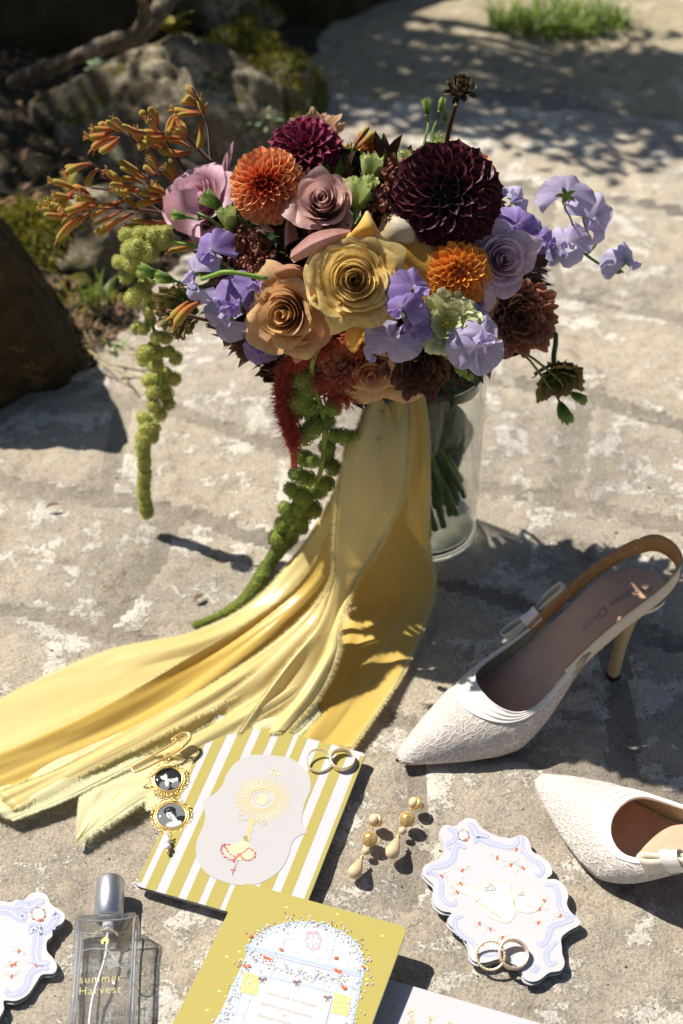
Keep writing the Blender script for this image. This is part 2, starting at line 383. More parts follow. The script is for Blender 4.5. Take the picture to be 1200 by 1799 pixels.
# ------------------------------------------------------------------ rocks
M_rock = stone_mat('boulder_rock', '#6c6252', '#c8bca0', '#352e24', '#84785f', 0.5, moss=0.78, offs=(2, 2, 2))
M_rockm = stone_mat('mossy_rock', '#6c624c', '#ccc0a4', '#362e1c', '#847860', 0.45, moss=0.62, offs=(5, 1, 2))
M_rockd = stone_mat('dark_boulder_rock', '#40351f', '#6a5c3e', '#241c10', '#4c4028', 0.05, moss=0.82, offs=(5, 7, 2))  # shaded boulders: the bank's shade is put into these darker tones
def rock(label, loc, size, rot, seed, mat, sub=5, rough=0.16, group=None, cut=0.55):
    bm = bmesh.new(); bmesh.ops.create_icosphere(bm, subdivisions=sub, radius=1)
    off = Vector((seed*3.7, seed*1.3, seed*5.1))
    r_ = random.Random(seed); planes = [(Vector((r_.uniform(-1, 1), r_.uniform(-1, 1), r_.uniform(-.3, 1))).normalized(), r_.uniform(cut, .92)) for _ in range(9)]
    for v in bm.verts:
        p = v.co.copy()
        for nn, dd in planes:
            e = p.dot(nn)-dd
            if e > 0: p -= nn*e*0.85
        d = mnoise.fractal(p*1.6+off, 1.0, 2.0, 4)*rough + mnoise.fractal(p*7+off, 0.9, 2.0, 4)*rough*0.22
        v.co = p*(1+d)
    M = Matrix.Diagonal((*size, 1)); bmesh.ops.transform(bm, matrix=Euler(rot).to_matrix().to_4x4() @ M, verts=bm.verts)
    me = bpy.data.meshes.new('rock'); bm.to_mesh(me); bm.free(); me.materials.append(mat)
    for p in me.polygons: p.use_smooth = True
    o = ob('rock', me); o.location = loc; o['label'] = label; o['category'] = 'rock'
    if group: o['group'] = group
    return o
def G(px, py, z=0.0): return gz(px, py, z)
GR = 'rocks along the shaded bank'
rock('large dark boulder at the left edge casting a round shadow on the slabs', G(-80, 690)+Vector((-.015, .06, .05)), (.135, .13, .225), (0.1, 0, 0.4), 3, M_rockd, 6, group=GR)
rock('low pale cracked rock lit by sun behind the hanging orange buds', G(140, 470)+Vector((0, .05, 0)), (.11, .09, .065), (0, .1, .2), 8, M_rock, 5, group=GR)
rock('moss covered rock above the dark boulder at the left edge', G(30, 500)+Vector((-.01, .06, .0)), (.10, .09, .085), (.2, .1, .8), 12, M_rockm, 5, group=GR)
rock('big rounded grey rock with dappled light on its right shoulder', G(285, 330)+Vector((0, .10, .0)), (.175, .13, .15), (0.1, .15, -.1), 21, M_rock, 6, group=GR, cut=.7)
rock('small sunlit rock with a pale top above the burgundy dahlia buds', G(455, 250)+Vector((-.0, .12, 0)), (.12, .10, .12), (0.0, .35, -.35), 33, M_rockm, 5, group=GR)
rock('low moss covered stone with a leafy weed on it', G(465, 265)+Vector((0, .03, -.02)), (.10, .08, .07), (0, 0, .3), 41, M_rockm, 5, group=GR)
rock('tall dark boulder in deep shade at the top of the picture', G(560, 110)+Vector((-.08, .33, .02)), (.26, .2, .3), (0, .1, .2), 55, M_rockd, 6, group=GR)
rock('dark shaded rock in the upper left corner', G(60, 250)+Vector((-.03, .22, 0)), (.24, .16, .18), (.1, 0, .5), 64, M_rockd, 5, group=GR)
rock('small stone half hidden behind the orange bud spray', G(105, 440)+Vector((.12, .12, .0)), (.07, .05, .06), (.3, 0, .5), 71, M_rock, 4, group=GR)
rock('mossy ledge stone under the bare root', G(330, 170)+Vector((-.03, .25, .02)), (.2, .12, .12), (.1, 0, .1), 84, M_rockm, 5, group=GR)
rock('dark rock between the mossy rock and the stone slabs', G(170, 560)+Vector((-.05, .05, -.03)), (.09, .10, .06), (.1, 0, .1), 93, M_rockm, 5, group=GR)

# ------------------------------------------------------------------ root, grass, weeds, litter
M_bark = stone_mat('grey_bark', '#5f5343', '#a3967f', '#2c241c', '#776a56', 0.3, offs=(9, 9, 1))
b = MB(); pts = [gz(340, -60, .20), gz(285, 15, .20), gz(240, 62, .19), (gz(165, 92, .18)), gz(95, 110, .16), gz(20, 150, .10)]
pth = catmull(pts, 40); b.tube([Vector(p)+Vector((0, 0, .004*math.sin(i*.35))) for i, p in enumerate(pth)], [0.0135-0.005*i/40+0.0010*math.sin(i*1.7)+.0016*math.sin(i*.41) for i in range(41)], 12)
pts = [gz(240, 62, .19), gz(255, 20, .23), gz(235, -30, .30)]; b.tube(catmull(pts, 12), [.009-.003*i/12 for i in range(13)], 8)
o = ob('root', b.mesh('root', [M_bark])); o['label'] = 'bare grey root crossing the mossy bank at upper left'; o['category'] = 'root'

M_grass = simple('grass_blades', '#5f7a24', '#93a84a', 0.5, 12, transl=0.3)
def tuft(c, rx, ry, n, h, seed, lean=0.5, wd=0.0022):
    r_ = random.Random(seed); b = MB()
    for _ in range(n):
        a = r_.uniform(0, 2*PI); q = math.sqrt(r_.random()); x, y = c[0]+rx*q*math.cos(a), c[1]+ry*q*math.sin(a)
        L = h*r_.uniform(.4, 1.1); da = r_.uniform(0, 2*PI); ln = r_.uniform(.1, lean); dx, dy = math.cos(da), math.sin(da); P = []
        for k in range(4):
            t = k/3; wdt = wd*(1-t)**.7+1e-5; cx, cy = x+dx*ln*L*t*t*1.4, y+dy*ln*L*t*t*1.4; z = c[2]+L*(t-.35*ln*t*t)
            P.append([(cx-dy*wdt, cy+dx*wdt, z), (cx+dy*wdt, cy-dx*wdt, z)])
        b.grid(P)
    return b
c = G(985, 52)
o = ob('grass', tuft((c.x, c.y+.03, -.01), .11, .045, 520, .055, 3, 1.2).mesh('grass', [M_grass])); o['label'] = 'patch of bright green grass at the far edge of the path'; o['category'] = 'grass'; o['kind'] = 'stuff'
for px, py, n, s_ in ((165, 545, 26, .035), (185, 640, 8, .03), (540, 160, 26, .04), (350, 130, 30, .05)):
    c = G(px, py); o = ob('grass_tuft', tuft((c.x, c.y, .015), .02, .015, n, s_, px, 1.0).mesh('grass_tuft', [M_grass]))
    o['label'] = {165: 'small green grass sprout beside the left boulder', 185: 'wisp of grass lying at the slab edge near the left boulder', 540: 'green sprout at the foot of the tall dark boulder', 350: 'grass growing on the mossy ledge under the root'}[px]; o['category'] = 'grass'
M_weed = simple('weed_leaves', '#6f8a5a', '#9aad84', 0.6, 30, transl=0.2)
M_moss = simple('moss_leaves', '#6d6a1c', '#a39a38', 0.8, 25, transl=0.2)
def leafquad(b, c, d, nrm, L, W, mi=0):
    d = Vector(d).normalized(); s = d.cross(Vector(nrm)).normalized(); u = s.cross(d)
    P = []
    for k in range(5):
        t = k/4; wd_ = W*math.sin(PI*min(1, t**.8*.97+.03)); m_ = Vector(c)+d*L*t+u*(L*.15*math.sin(PI*t))
        P.append([m_-s*wd_+u*wd_*.3, m_, m_+s*wd_+u*wd_*.3])
    b.grid(P, mi)
def rosette(px, py, z, n, L, label, seed, mat=None):
    r_ = random.Random(seed); c = gz(px, py, z); b = MB()
    for k in range(n):
        a = k*2.4; el = r_.uniform(.15, .8); d = (math.cos(a)*math.cos(el), math.sin(a)*math.cos(el), math.sin(el)); leafquad(b, c, d, (0, 0, 1), L*r_.uniform(.6, 1.1), L*.26)
    o = ob('weed', b.mesh('weed', [mat or M_weed])); o['label'] = label; o['category'] = 'weed'
rosette(452, 222, .06, 11, .035, 'pale green leafy weed on the mossy stone behind the bouquet', 1)
rosette(300, 60, .16, 14, .04, 'clump of green leaves beside the bare root', 2, M_moss)
rosette(175, 130, .10, 9, .03, 'small leafy weed below the root at upper left', 3)
rosette(120, 330, .05, 7, .025, 'few green leaves in the shade between the rocks', 4, M_moss)
# moss cushions: real little leaves over the mossy rocks
dg = bpy.context.evaluated_depsgraph_get()
b = MB(); r_ = random.Random(3)
dg.update()
for o in [q for q in COL.objects if q.name.startswith('rock') and q.data.materials[0].name == 'mossy_rock']:
    me = o.data
    for p in r_.sample(list(me.polygons), min(len(me.polygons), 2600)):
        c = p.center; nn = p.normal
        if nn.z < .15 or mnoise.noise((c+o.location)*22) < 0.06-.25*nn.z: continue
        w0 = c+o.location
        for _ in range(3):
            q = w0+Vector((r_.gauss(0, .004), r_.gauss(0, .004), 0)); d = nn+Vector((r_.gauss(0, .6), r_.gauss(0, .6), r_.gauss(0, .4)))
            s_ = d.orthogonal().normalized()*.0016; t = d.normalized()*r_.uniform(.004, .010); b.add([q-s_, q+s_, q+t], [[0, 1, 2]])
o = ob('moss', b.mesh('moss', [M_moss])); o['label'] = 'green and ochre moss growing over the bank stones'; o['category'] = 'moss'; o['kind'] = 'stuff'
# dry litter on the bank: short stalks, chips of bark
M_straw = simple('dry_straw', '#8a7650', '#c0aa7e', 0.8, 60); M_deadleaf = simple('dead_leaf', '#4a3220', '#7d5b38', 0.8, 60)
b = MB(); r_ = random.Random(12)
for _ in range(900):
    px = r_.gauss(150, 60) if r_.random() < .5 else r_.uniform(-20, 520); py = r_.gauss(600, 45) if px < 260 and r_.random() < .6 else r_.uniform(120, 560)
    c = G(px, py); 
    j = min(range(len(gys)), key=lambda q: abs(gys[q]-c.y)) if False else int(np.clip(np.searchsorted(gys, c.y), 0, nyg-1)); i = int(np.clip(np.searchsorted(gxs, c.x), 0, nxg-1))
    if not left[i, j] and r_.random() < .93: continue
    z = GZs[i, j]+.003; a = r_.uniform(0, PI); L = r_.uniform(.008, .035); d = Vector((math.cos(a), math.sin(a), r_.uniform(-.1, .25)))
    b.tube([Vector((c.x, c.y, z))-d*L/2, Vector((c.x, c.y, z))+d*L/2+Vector((0, 0, .001))], [.0007, .0004], 4, 0)
for _ in range(500):
    c = G(r_.uniform(-20, 520), r_.uniform(60, 600)); j = int(np.clip(np.searchsorted(gys, c.y), 0, nyg-1)); i = int(np.clip(np.searchsorted(gxs, c.x), 0, nxg-1))
    if not left[i, j]: continue
    leafquad(b, (c.x, c.y, GZs[i, j]+.004), (r_.uniform(-1, 1), r_.uniform(-1, 1), r_.uniform(-.1, .4)), (0, 0, 1), r_.uniform(.01, .025), .004, 1)
o = ob('dry_litter', b.mesh('dry_litter', [M_straw, M_deadleaf])); o['label'] = 'dry stalks and dead leaves scattered on the bank'; o['category'] = 'litter'; o['kind'] = 'stuff'
# crumbs of grit on the slabs
b = MB(); r_ = random.Random(9)
for _ in range(420):
    px, py = r_.uniform(0, 1200), r_.uniform(560, 1790); c = G(px, py); i = int(np.clip(np.searchsorted(gxs, c.x), 0, nxg-1)); j = int(np.clip(np.searchsorted(gys, c.y), 0, nyg-1))
    s_ = r_.uniform(.0004, .0011)*(2.0 if r_.random() < .05 else 1); b.ell((c.x, c.y, GZs[i, j]+s_*.5), (s_, s_*r_.uniform(.5, 1), s_*.7), 5, 3, r_.choice([0, 0, 1]))
o = ob('grit', b.mesh('grit', [M_slab, M_deadleaf], False)); o['label'] = 'grains of grit and crumbs lying on the slabs'; o['category'] = 'grit'; o['kind'] = 'stuff'
for px, py, a, L, lab_ in ((93, 890, .2, .016, 'brown dry leaf curl near the boulder shadow'), (350, 1050, .7, .012, 'tiny dark twig on the slab left of the ribbon')):
    b = MB(); c = G(px, py, .001); d = Vector((math.cos(a), math.sin(a), .1)); leafquad(b, c-d*L/2, d, (0, 0, 1), L, .0028); o = ob('dry_leaf', b.mesh('dry_leaf', [M_deadleaf])); o['label'] = lab_; o['category'] = 'dry leaf'
b = MB(); b.tube([G(150, 612, .006), G(190, 640, .008), G(240, 650, .004), G(300, 668, .003)], [.0012, .001, .0009, .0006], 5)
b.tube([G(175, 640, .006), G(215, 655, .007), G(238, 688, .003)], [.001, .001, .0004], 5)
o = ob('dry_stalk', b.mesh('dry_stalk', [M_straw])); o['label'] = 'dry forked stalk lying on the slab behind the left tassel'; o['category'] = 'stalk'

# ------------------------------------------------------------------ the shrub overhead that shades the bank and throws dappled shade on the path
M_leaf = simple('shrub_leaves', '#2f4418', '#4f6628', 0.5, 8, transl=0.25)
def shade_tree():
    root = thing('overhanging_tree', 'leafy tree leaning over the mossy bank and throwing dappled shade across the path', 'tree', loc=(-1.75, 3.3, -.05))
    lv = MB(); tw = MB(); r_ = random.Random(31)
    def place(g, h): return Vector((g.x-SUNK[0]*h, g.y-SUNK[1]*h, h))
    def blob(px, py, h, n, sp, L=.04, tw_to=None):
        g = gz(px, py); c = place(g, h)
        for _ in range(n):
            q = c+Vector((r_.gauss(0, sp), r_.gauss(0, sp), r_.gauss(0, sp*.6)))
            d = Vector((r_.uniform(-1, 1), r_.uniform(-1, 1), r_.uniform(-.6, .6))); leafquad(lv, q, d, (r_.uniform(-.5, .5), r_.uniform(-.5, .5), 1), L*r_.uniform(.6, 1.2), L*.24)
        return c
    hub = Vector((-1.2, 2.95, 1.25)); cs = []
    # dense shade over the bank, and the broad band across the path
    for _ in range(205):
        px, py = r_.uniform(-350, 500), r_.uniform(-260, 150); cs.append(blob(px, py+r_.uniform(0, 90)*(px < 250), r_.uniform(1.0, 1.4), 55, .075))
    for _ in range(30):
        px, py = r_.uniform(-350, 330), r_.uniform(120, 420); cs.append(blob(px, py, r_.uniform(.95, 1.2), 26, .06))
    for _ in range(95):
        px = r_.uniform(500, 1500); lo = 35 if px < 760 else 95; hi = 190+ (px-500)*.11; py = r_.uniform(lo, hi-15)
        cs.append(blob(px, py, r_.uniform(.85, 1.1), 32, .045, .034))
    for px, py in ((1000, 262), (960, 240), (900, 225), (850, 205), (620, 205), (560, 185), (700, 190), (760, 205), (1050, 275), (1150, 250), (1250, 280), (1120, 180)):
        cs.append(blob(px, py, .72, 9, .022, .026))
    for c in cs[::2]:
        m_ = (hub+c)/2+Vector((r_.gauss(0, .05), r_.gauss(0, .05), r_.uniform(.0, .1))); tw.tube(catmull([hub, m_, c], 8), [.011*(1-t/8)**1.3+.0012 for t in range(9)], 5)
    # the twig whose tip shadow lies on the pale ground
    for pp in ([(760, 215), (850, 235), (930, 262), (1010, 270), (1075, 280)], [(930, 262), (965, 240), (985, 222)], [(700, 195), (760, 222), (830, 238)]):
        tw.tube(catmull([place(gz(a, c_), .62) for a, c_ in pp], 14), [.0032*(1-.6*t/14) for t in range(15)], 5)
        for a, c_ in pp:
            blob(a, c_, .62, 2, .006, .02)
    wpart('foliage', lv, [M_leaf], root, kind='stuff')
    trk = MB(); trk.tube(catmull([(-1.75, 3.3, -.1), (-1.7, 3.25, .5), (-1.5, 3.1, .95), tuple(hub)], 16), [.09-.055*i/16 for i in range(17)], 12); wpart('trunk', trk, [M_bark], root); wpart('branches', tw, [M_bark], root, kind='stuff')
shade_tree()

# ------------------------------------------------------------------ vase
VX, VY, VR, VH = 0.0735, 1.092, 0.0525, 0.190
M_glass = thin_glass('vase_glass', (0.98, 0.987, 0.98, 1), 0.26)
M_glassb = glass_mat('vase_base_glass', (0.93, 0.97, 0.95, 1))
M_water = thin_glass('water_surface', (0.93, 0.95, 0.91, 1), 0.14)
vase = thing('glass_vase', 'clear glass cylinder vase holding the stems of the bouquet', 'vase', loc=(VX, VY, 0.0005))
b = MB(); t = .0028
b.lathe([(VR, .012), (VR, VH-.0015), (VR-.0006, VH), (VR-t+.0006, VH), (VR-t, VH-.0015), (VR-t, .016)], n=96); ob('wall', b.mesh('wall', [M_glass]), vase)
b = MB(); b.lathe([(0.0, 0.0), (VR-.006, 0.0), (VR-.0015, .002), (VR, .006), (VR, .0117), (VR-t, .0157), (VR-.010, .0115), (0, .010)], n=96); ob('base', b.mesh('base', [M_glassb], recalc=True), vase)
b = MB(); b.torus((0, 0, VH), VR-t/2, .0013, 96, 8); ob('rim', b.mesh('rim', [M_glassb]), vase)
b = MB(); b.lathe([(VR-t-.0004, .118), (VR-t-.002, .1166), (0, .1165)], n=64); wat = ob('water', b.mesh('water', [M_water]), None); wat.location = vase.location
wat['label'] = 'still water standing inside the clear glass vase'; wat['category'] = 'water'

# ------------------------------------------------------------------ bouquet dome
DC = gy(655, 480, 1.085); DR = (.152, .115, .118)
def dome(px, py, push=0.0):
    """point where the view ray meets the bouquet's dome (its near side), pushed in or out along the ray"""
    d = ray(px, py).normalized(); o_ = CAMP-DC
    D = Vector([d[i]/DR[i] for i in range(3)]); O = Vector([o_[i]/DR[i] for i in range(3)])
    a, b_, c = D.dot(D), 2*D.dot(O), O.dot(O)-1; disc = b_*b_-4*a*c
    tt = (-b_-math.sqrt(disc))/(2*a) if disc > 0 else -b_/(2*a)
    return CAMP+d*(tt-push)
def at(px, py, dY=0.0): return gy(px, py, DC.y+dY)
def frame(P, a, b_, roll=0.0):
    """matrix at P whose +Z looks back at the viewer, turned a to the right and b_ upward, +Y up the view"""
    v = (CAMP-P).normalized(); r = Vector((0, 0, 1)).cross(v).normalized(); u = v.cross(r)
    z = (v+r*a+u*b_).normalized(); x = u.cross(z).normalized(); y = z.cross(x)
    M = Matrix((x, y, z)).transposed(); M = M @ Matrix.Rotation(roll, 3, 'Z')
    return Matrix.Translation(P) @ M.to_4x4()
TIE = Vector((VX-.012, VY-.012, VH-.005))
M_stem = simple('green_stems', '#3f5a1c', '#6b8436', 0.45, 40, transl=0.05)
M_sepal = simple('green_calyx', '#5d7f2a', '#8fae4a', 0.5, 60, transl=0.15)
M_darkstem = simple('dark_plum_stem', '#2a1614', '#4a2620', 0.5, 60)
M_redstem = simple('rust_red_fuzzy_stem', '#48201a', '#6b3324', 0.9, 200, sheen=.5)
def stem(root, P, d0, r=.0017, mat=None, r2=None, to=None):
    """flower stem from P backwards along d0, gathering at the tie and running down into the vase"""
    h = random.Random(int(P.x*9e5)+int(P.z*7e5)); L = (P-TIE).length
    a = h.uniform(0, 2*PI); q = math.sqrt(h.random())*.020
    tie = TIE+Vector((q*math.cos(a), q*math.sin(a)*.8, 0)); dv = Vector((.028+h.gauss(0, .010), .004+h.gauss(0, .012), -h.uniform(.12, .158)))
    foot = tie+dv; off = Vector((foot.x-VX, foot.y-VY, 0))
    if off.length > VR-.009: off = off.normalized()*(VR-.009); foot = Vector((VX, VY, foot.z))+off
    pts = [P+d0*.006, P+d0*L*.35, tie+(P-tie)*.22, tie, foot] if to is None else [P+d0*.004]+to
    b = MB(); b.tube(catmull(pts, 18), [r+(r2-r)*k/18 if r2 else r*(1+.25*k/18) for k in range(19)], 7); wpart('stem', b, [mat or M_stem], root)

# ------------------------------------------------------------------ dahlias
def spoon(L, W, cup, curl, tip=0.0, nu=7, nv=9):
    """one floret: foot at the origin, running along +Y, hollow side to +Z"""
    P = []
    for i in range(nu):
        u = -1+2*i/(nu-1); row = []
        for j in range(nv):
            v = j/(nv-1); prof = (0.42+0.58*math.sin(min(1, v*1.25)*PI/2))*math.sqrt(max(0, 1-max(0, (v-.62)/.385)**2.2))
            prof = max(prof, .03); x = W*u*prof; roll = cup*(1-.55*v)
            z = W*roll*(u*u)*prof*1.2 - L*curl*(v**2)
            y = L*(v - .0*abs(u)) + tip*L*(1-abs(u))*max(0, v-.85)*2
            row.append((x*(1-.12*roll), y, z))
        P.append(row)
    return P
def dahlia(label, P, a, b_, R, mat, n=110, thmax=100, cup=1.0, curl=.05, W=.16, flat=0.8, seed=1, tip=0, cmat=None, group='dahlias in the bouquet', backs=True, t0=4, gamma=.62):
    r_ = random.Random(seed); M = frame(P, a, b_, r_.uniform(0, 6)); root = thing('dahlia', label, 'dahlia', group, M)
    ms = []
    for k in range(3):
        b = MB(); b.grid(spoon(1, W/.62*(1+.08*k), cup, curl*(1+k*.5), tip)); ms.append(b.mesh('petal', [mat]))
    msc = []
    if cmat:
        for k in range(2):
            b = MB(); b.grid(spoon(1, W/.62, cup*1.2, -.05, tip)); msc.append(b.mesh('petal', [cmat]))
    ga = PI*(3-math.sqrt(5))
    for i in range(n):
        f = (i+.5)/n; th = math.radians(t0+(thmax-t0)*f**gamma+r_.gauss(0, 2)); ph = i*ga+r_.gauss(0, .04)
        d = Vector((math.sin(th)*math.cos(ph), math.sin(th)*math.sin(ph), math.cos(th)*flat))
        nn = Vector((-math.cos(th)*math.cos(ph), -math.cos(th)*math.sin(ph), math.sin(th)))
        ln = R*(.66+.34*f**.5)*r_.uniform(.95, 1.04); d.normalize()
        tipP = Vector((math.sin(th)*math.cos(ph), math.sin(th)*math.sin(ph), math.cos(th)*flat))*ln*(1.0)
        tipP.z += -.10*R*(1-f)**2
        L = R*(.26+.42*f**.5); base = tipP-d*L
        y = d; z = (nn-y*nn.dot(y)).normalized(); x = y.cross(z)
        Wd = L*(.62+.38*f**.6)
        m4 = Matrix((x*Wd*r_.uniform(.9, 1.1), y*L, z*Wd)).transposed().to_4x4(); m4.translation = base
        ob('petal', (msc if (cmat and f < .16) else ms)[i % (2 if (cmat and f < .16) else 3)], root, m4)
    b = MB(); b.ell((0, 0, -R*.08), (R*.36, R*.36, R*.30*flat), 14, 8); ob('receptacle', b.mesh('receptacle', [cmat or mat]), root)
    stem(root, P, -(M.to_3x3() @ Vector((0, 0, 1))), .0022)
    return root
D_coral = petal_mat('coral_dahlia_petal', [(0, '#c8401c'), (.45, '#e06c3c'), (.85, '#f09a66'), (1, '#f4b478')], vein=.15, edge='#f2b05e')
D_coralc = petal_mat('coral_dahlia_heart', [(0, '#8f2410'), (.6, '#cf4c22'), (1, '#e87c46')], vein=.1)
D_orange = petal_mat('orange_dahlia_petal', [(0, '#dc6c14'), (.5, '#f0922c'), (1, '#f8b04c')], vein=.15, edge='#f4b04e')
D_dark = petal_mat('burgundy_dahlia_petal', [(0, '#140306'), (.5, '#2a060e'), (.9, '#480c1a'), (1, '#6c162a')], rough=.35, vein=.2, transl=.06, edge='#5c1024')
D_darkc = petal_mat('burgundy_dahlia_heart', [(0, '#0c0204'), (.7, '#1c0509'), (1, '#4a1320')], rough=.35, vein=.1, transl=.04)
D_mag = petal_mat('magenta_dahlia_petal', [(0, '#3a0512'), (.5, '#6b0c2a'), (1, '#93204a')], rough=.35, vein=.25, transl=.15, edge='#a83a62')
P = dome(468, 326, .020); dahlia('round coral orange dahlia at left with tight peach edged petals', P, -.22, .18, 72/ppm(P), D_coral, 165, 112, cup=1.15, curl=.04, W=.17, seed=2, cmat=D_coralc, flat=.86)
P = dome(786, 345, .018); dahlia('huge dark burgundy dahlia at upper right of the bouquet', P, .12, .16, 99/ppm(P), D_dark, 105, 102, cup=.9, curl=.02, W=.25, seed=4, cmat=D_darkc, flat=.55, tip=.25, gamma=.6)
P = dome(537, 262, -.035); dahlia('wine magenta dahlia behind the coral one at the top edge', P, -.05, .75, 68/ppm(P), D_mag, 62, 98, cup=.9, W=.22, seed=6, flat=.7, tip=.4)
P = dome(806, 480, .010); dahlia('bright orange dahlia squeezed under the dark burgundy bloom', P, .25, .10, 66/ppm(P), D_orange, 100, 106, cup=1.0, W=.2, seed=8, flat=.85)
P = dome(822, 305, -.045); dahlia('pale orange dahlia peeking out behind the burgundy bloom', P, .35, .85, 56/ppm(P), D_coral, 80, 100, cup=1, W=.19, seed=9)
# dahlia bud on its tall stem
D_bud = petal_mat('bronze_bud_scale', [(0, '#221610'), (.6, '#4a3722'), (1, '#7a6a3c')], rough=.4, transl=.05, vary=.25)
P = at(808, 160, -.01); M = frame(P, .1, .9); root = thing('dahlia_bud', 'closed bronze dahlia bud standing highest on a dark stem', 'dahlia bud', M=M); R = 30/ppm(P)
b = MB(); b.grid(spoon(1, .36, 1.0, -.25)); mb_ = b.mesh('petal', [D_bud]); r_ = random.Random(3)
for i in range(30):
    f = i/30; th = math.radians(12+100*f**.8); ph = i*2.4; d = Vector((math.sin(th)*math.cos(ph), math.sin(th)*math.sin(ph), math.cos(th))); nn = Vector((-math.cos(th)*math.cos(ph), -math.cos(th)*math.sin(ph), math.sin(th)))
    tipP = d*R*(.7+.4*f); tipP.z += R*.5*(1-f); y = (tipP+Vector((0, 0, R*.5))).normalized() if f < .7 else d; L = R*.75; z = (nn-y*nn.dot(y)).normalized(); x = y.cross(z)
    m4 = Matrix((x*L*.85, y*L, z*L*.7)).transposed().to_4x4(); m4.translation = tipP-y*L; ob('petal', mb_, root, m4)
b = MB(); b.ell((0, 0, 0), R*.55, 10, 8); ob('receptacle', b.mesh('receptacle', [D_bud]), root)
stem(root, P, -(M.to_3x3() @ Vector((0, 0, 1))), .0016, M_darkstem, .0024, to=[P+(at(788, 235, .0)-P)*.5, at(788, 235, 0), at(770, 330, .0), at(740, 450, 0), TIE, TIE+Vector((.03, .01, -.14))])

# ------------------------------------------------------------------ roses
def rpetal(Rr, zt, zb, r0, phi0, span, curl, ruff, ph, tipup=0.0, nu=15, nv=11, twist=.10, frill=0.0, belly=.5, edge=.30, leanout=0):
    P = []
    for i in range(nu):
        s = -1+2*i/(nu-1); row = []
        for j in range(nv):
            t = j/(nv-1); tm = t*(1-edge*abs(s)**2.6+tipup*max(0, 1-abs(s)*2.4))
            r = r0+(Rr-r0)*(math.sin(min(tm, 1)*PI/2)**belly if tm > 0 else 0)
            z = zb+(zt-zb)*tm
            k = max(0, tm-.62)/.38; r += curl*Rr*k*k*(1+.3*math.sin(ph+2*s)); z -= curl*Rr*.75*k**3
            r *= 1+twist*s*.5; r += leanout*tm*tm
            a = phi0+s*span/2*(1-.12*tm)
            w_ = ruff*Rr*t*t*(math.sin(ph+4.1*s)*.6+math.sin(ph*2+7.3*s)*.4); z += w_; r += w_*.6
            if frill: q = frill*max(Rr, .012)*t**3; z += q*math.sin(15*s+ph*3)+q*.5*math.sin(37*s+ph); r += q*1.2*math.cos(12*s+ph)+q*.6*math.sin(31*s+ph*2)
            row.append((r*math.cos(a), r*math.sin(a), z))
        P.append(row)
    o_ = Vector((ph*7, Rr*900, phi0)); A_ = max(Rr, .01)*.08
    return [[(p[0]+A_*mnoise.noise(Vector(p)*70+o_)*j/(nv-1), p[1]+A_*mnoise.noise(Vector(p)*70+o_+Vector((5, 1, 2)))*j/(nv-1), p[2]+A_*mnoise.noise(Vector(p)*90+o_+Vector((9, 4, 7)))*j/(nv-1)) for j, p in enumerate(row)] for row in P]
def rose(label, P, a, b_, R, mat, imat=None, n=30, H=1.0, seed=1, openn=1.0, roll=0.0, outer=5, ospread=1.25, omats=None, ruff=.05, cat='rose', name='rose', group='roses in the bouquet', frill=0, curl=.20, deep=.0, start=.07, ei=.17, eo=.30, rise=.12):
    r_ = random.Random(seed); M = frame(P, a, b_, roll); root = thing(name, label, cat, group, M)
    for k in range(n):
        f = (k+.5)/n; Rr = R*(start+(1-start)*f**.85)*openn; zt = R*H*(rise+.30*(1-f)-deep*(1-f)**1.5-.10*f*f)+r_.gauss(0, .02)*R
        span = math.radians(235-105*min(1, f*1.5)); zt += r_.gauss(0, .035)*R; q = rpetal(Rr*r_.uniform(.95, 1.04), zt, -R*H*(.30+.45*f), (.04+.08*f)*R, k*2.399+r_.gauss(0, .32), span*r_.uniform(.8, 1.1), curl*(.15+1.1*f)*r_.uniform(.5, 1.5), ruff*(.6+1.2*f)*r_.uniform(.6, 1.6), r_.uniform(0, 6), 0.14*f*r_.random(), frill=frill, twist=.16, nu=57 if frill else 19, belly=.5+.35*f, edge=ei)
        b = MB(); b.grid(q); ob('petal', b.mesh('petal', [(imat or mat) if f < .35 else mat]), root)
    for k in range(outer):
        q = rpetal(R*ospread*r_.uniform(.94, 1.08), -.10*R*H, -.8*R*H, .10*R, k*2*PI/outer+r_.gauss(0, .15)+.4, math.radians(118), .12 if frill else .30, .14 if frill else .06, r_.uniform(0, 6), 0 if frill else .22*r_.random(), frill=frill, edge=eo, nu=49 if frill else 19, belly=.85)
        b = MB(); b.grid(q); ob('petal', b.mesh('petal', [(omats or [mat])[k % len(omats or [mat])]]), root)
    b = MB(); b.ell((0, 0, -.72*R*H), (.22*R, .22*R, .16*R), 10, 6)
    for k in range(5):
        an = k*2*PI/5; leafquad(b, (0.15*R*math.cos(an), .15*R*math.sin(an), -.75*R*H), (math.cos(an), math.sin(an), .15), (0, 0, 1), .6*R, .11*R)
    ob('calyx', b.mesh('calyx', [M_sepal]), root)
    stem(root, P-(M.to_3x3() @ Vector((0, 0, 1)))*.75*R, -(M.to_3x3() @ Vector((0, 0, 1))), .0023)
    return root
def loosepetal(root, pts, mat, thick=None):
    """one big petal given as rows of world points (a small control net), smoothly subdivided"""
    rows = [catmull(r, 10) for r in pts]; cols = []
    for j in range(11): cols.append(catmull([r[j] for r in rows], 12))
    b = MB(); b.grid([[Vector(p) for p in c] for c in cols]); wpart('petal', b, [mat], root)
R_yel = petal_mat('yellow_rose_petal', [(0, '#e09c2c'), (.5, '#ecbe58'), (.85, '#f2d27e'), (1, '#f5dd98')], vein=.24, transl=.36, vary=.05)
R_yelc = petal_mat('yellow_rose_heart', [(0, '#d99a2c'), (.5, '#e8bc5c'), (1, '#f2d488')], vein=.24, transl=.36, vary=.05)
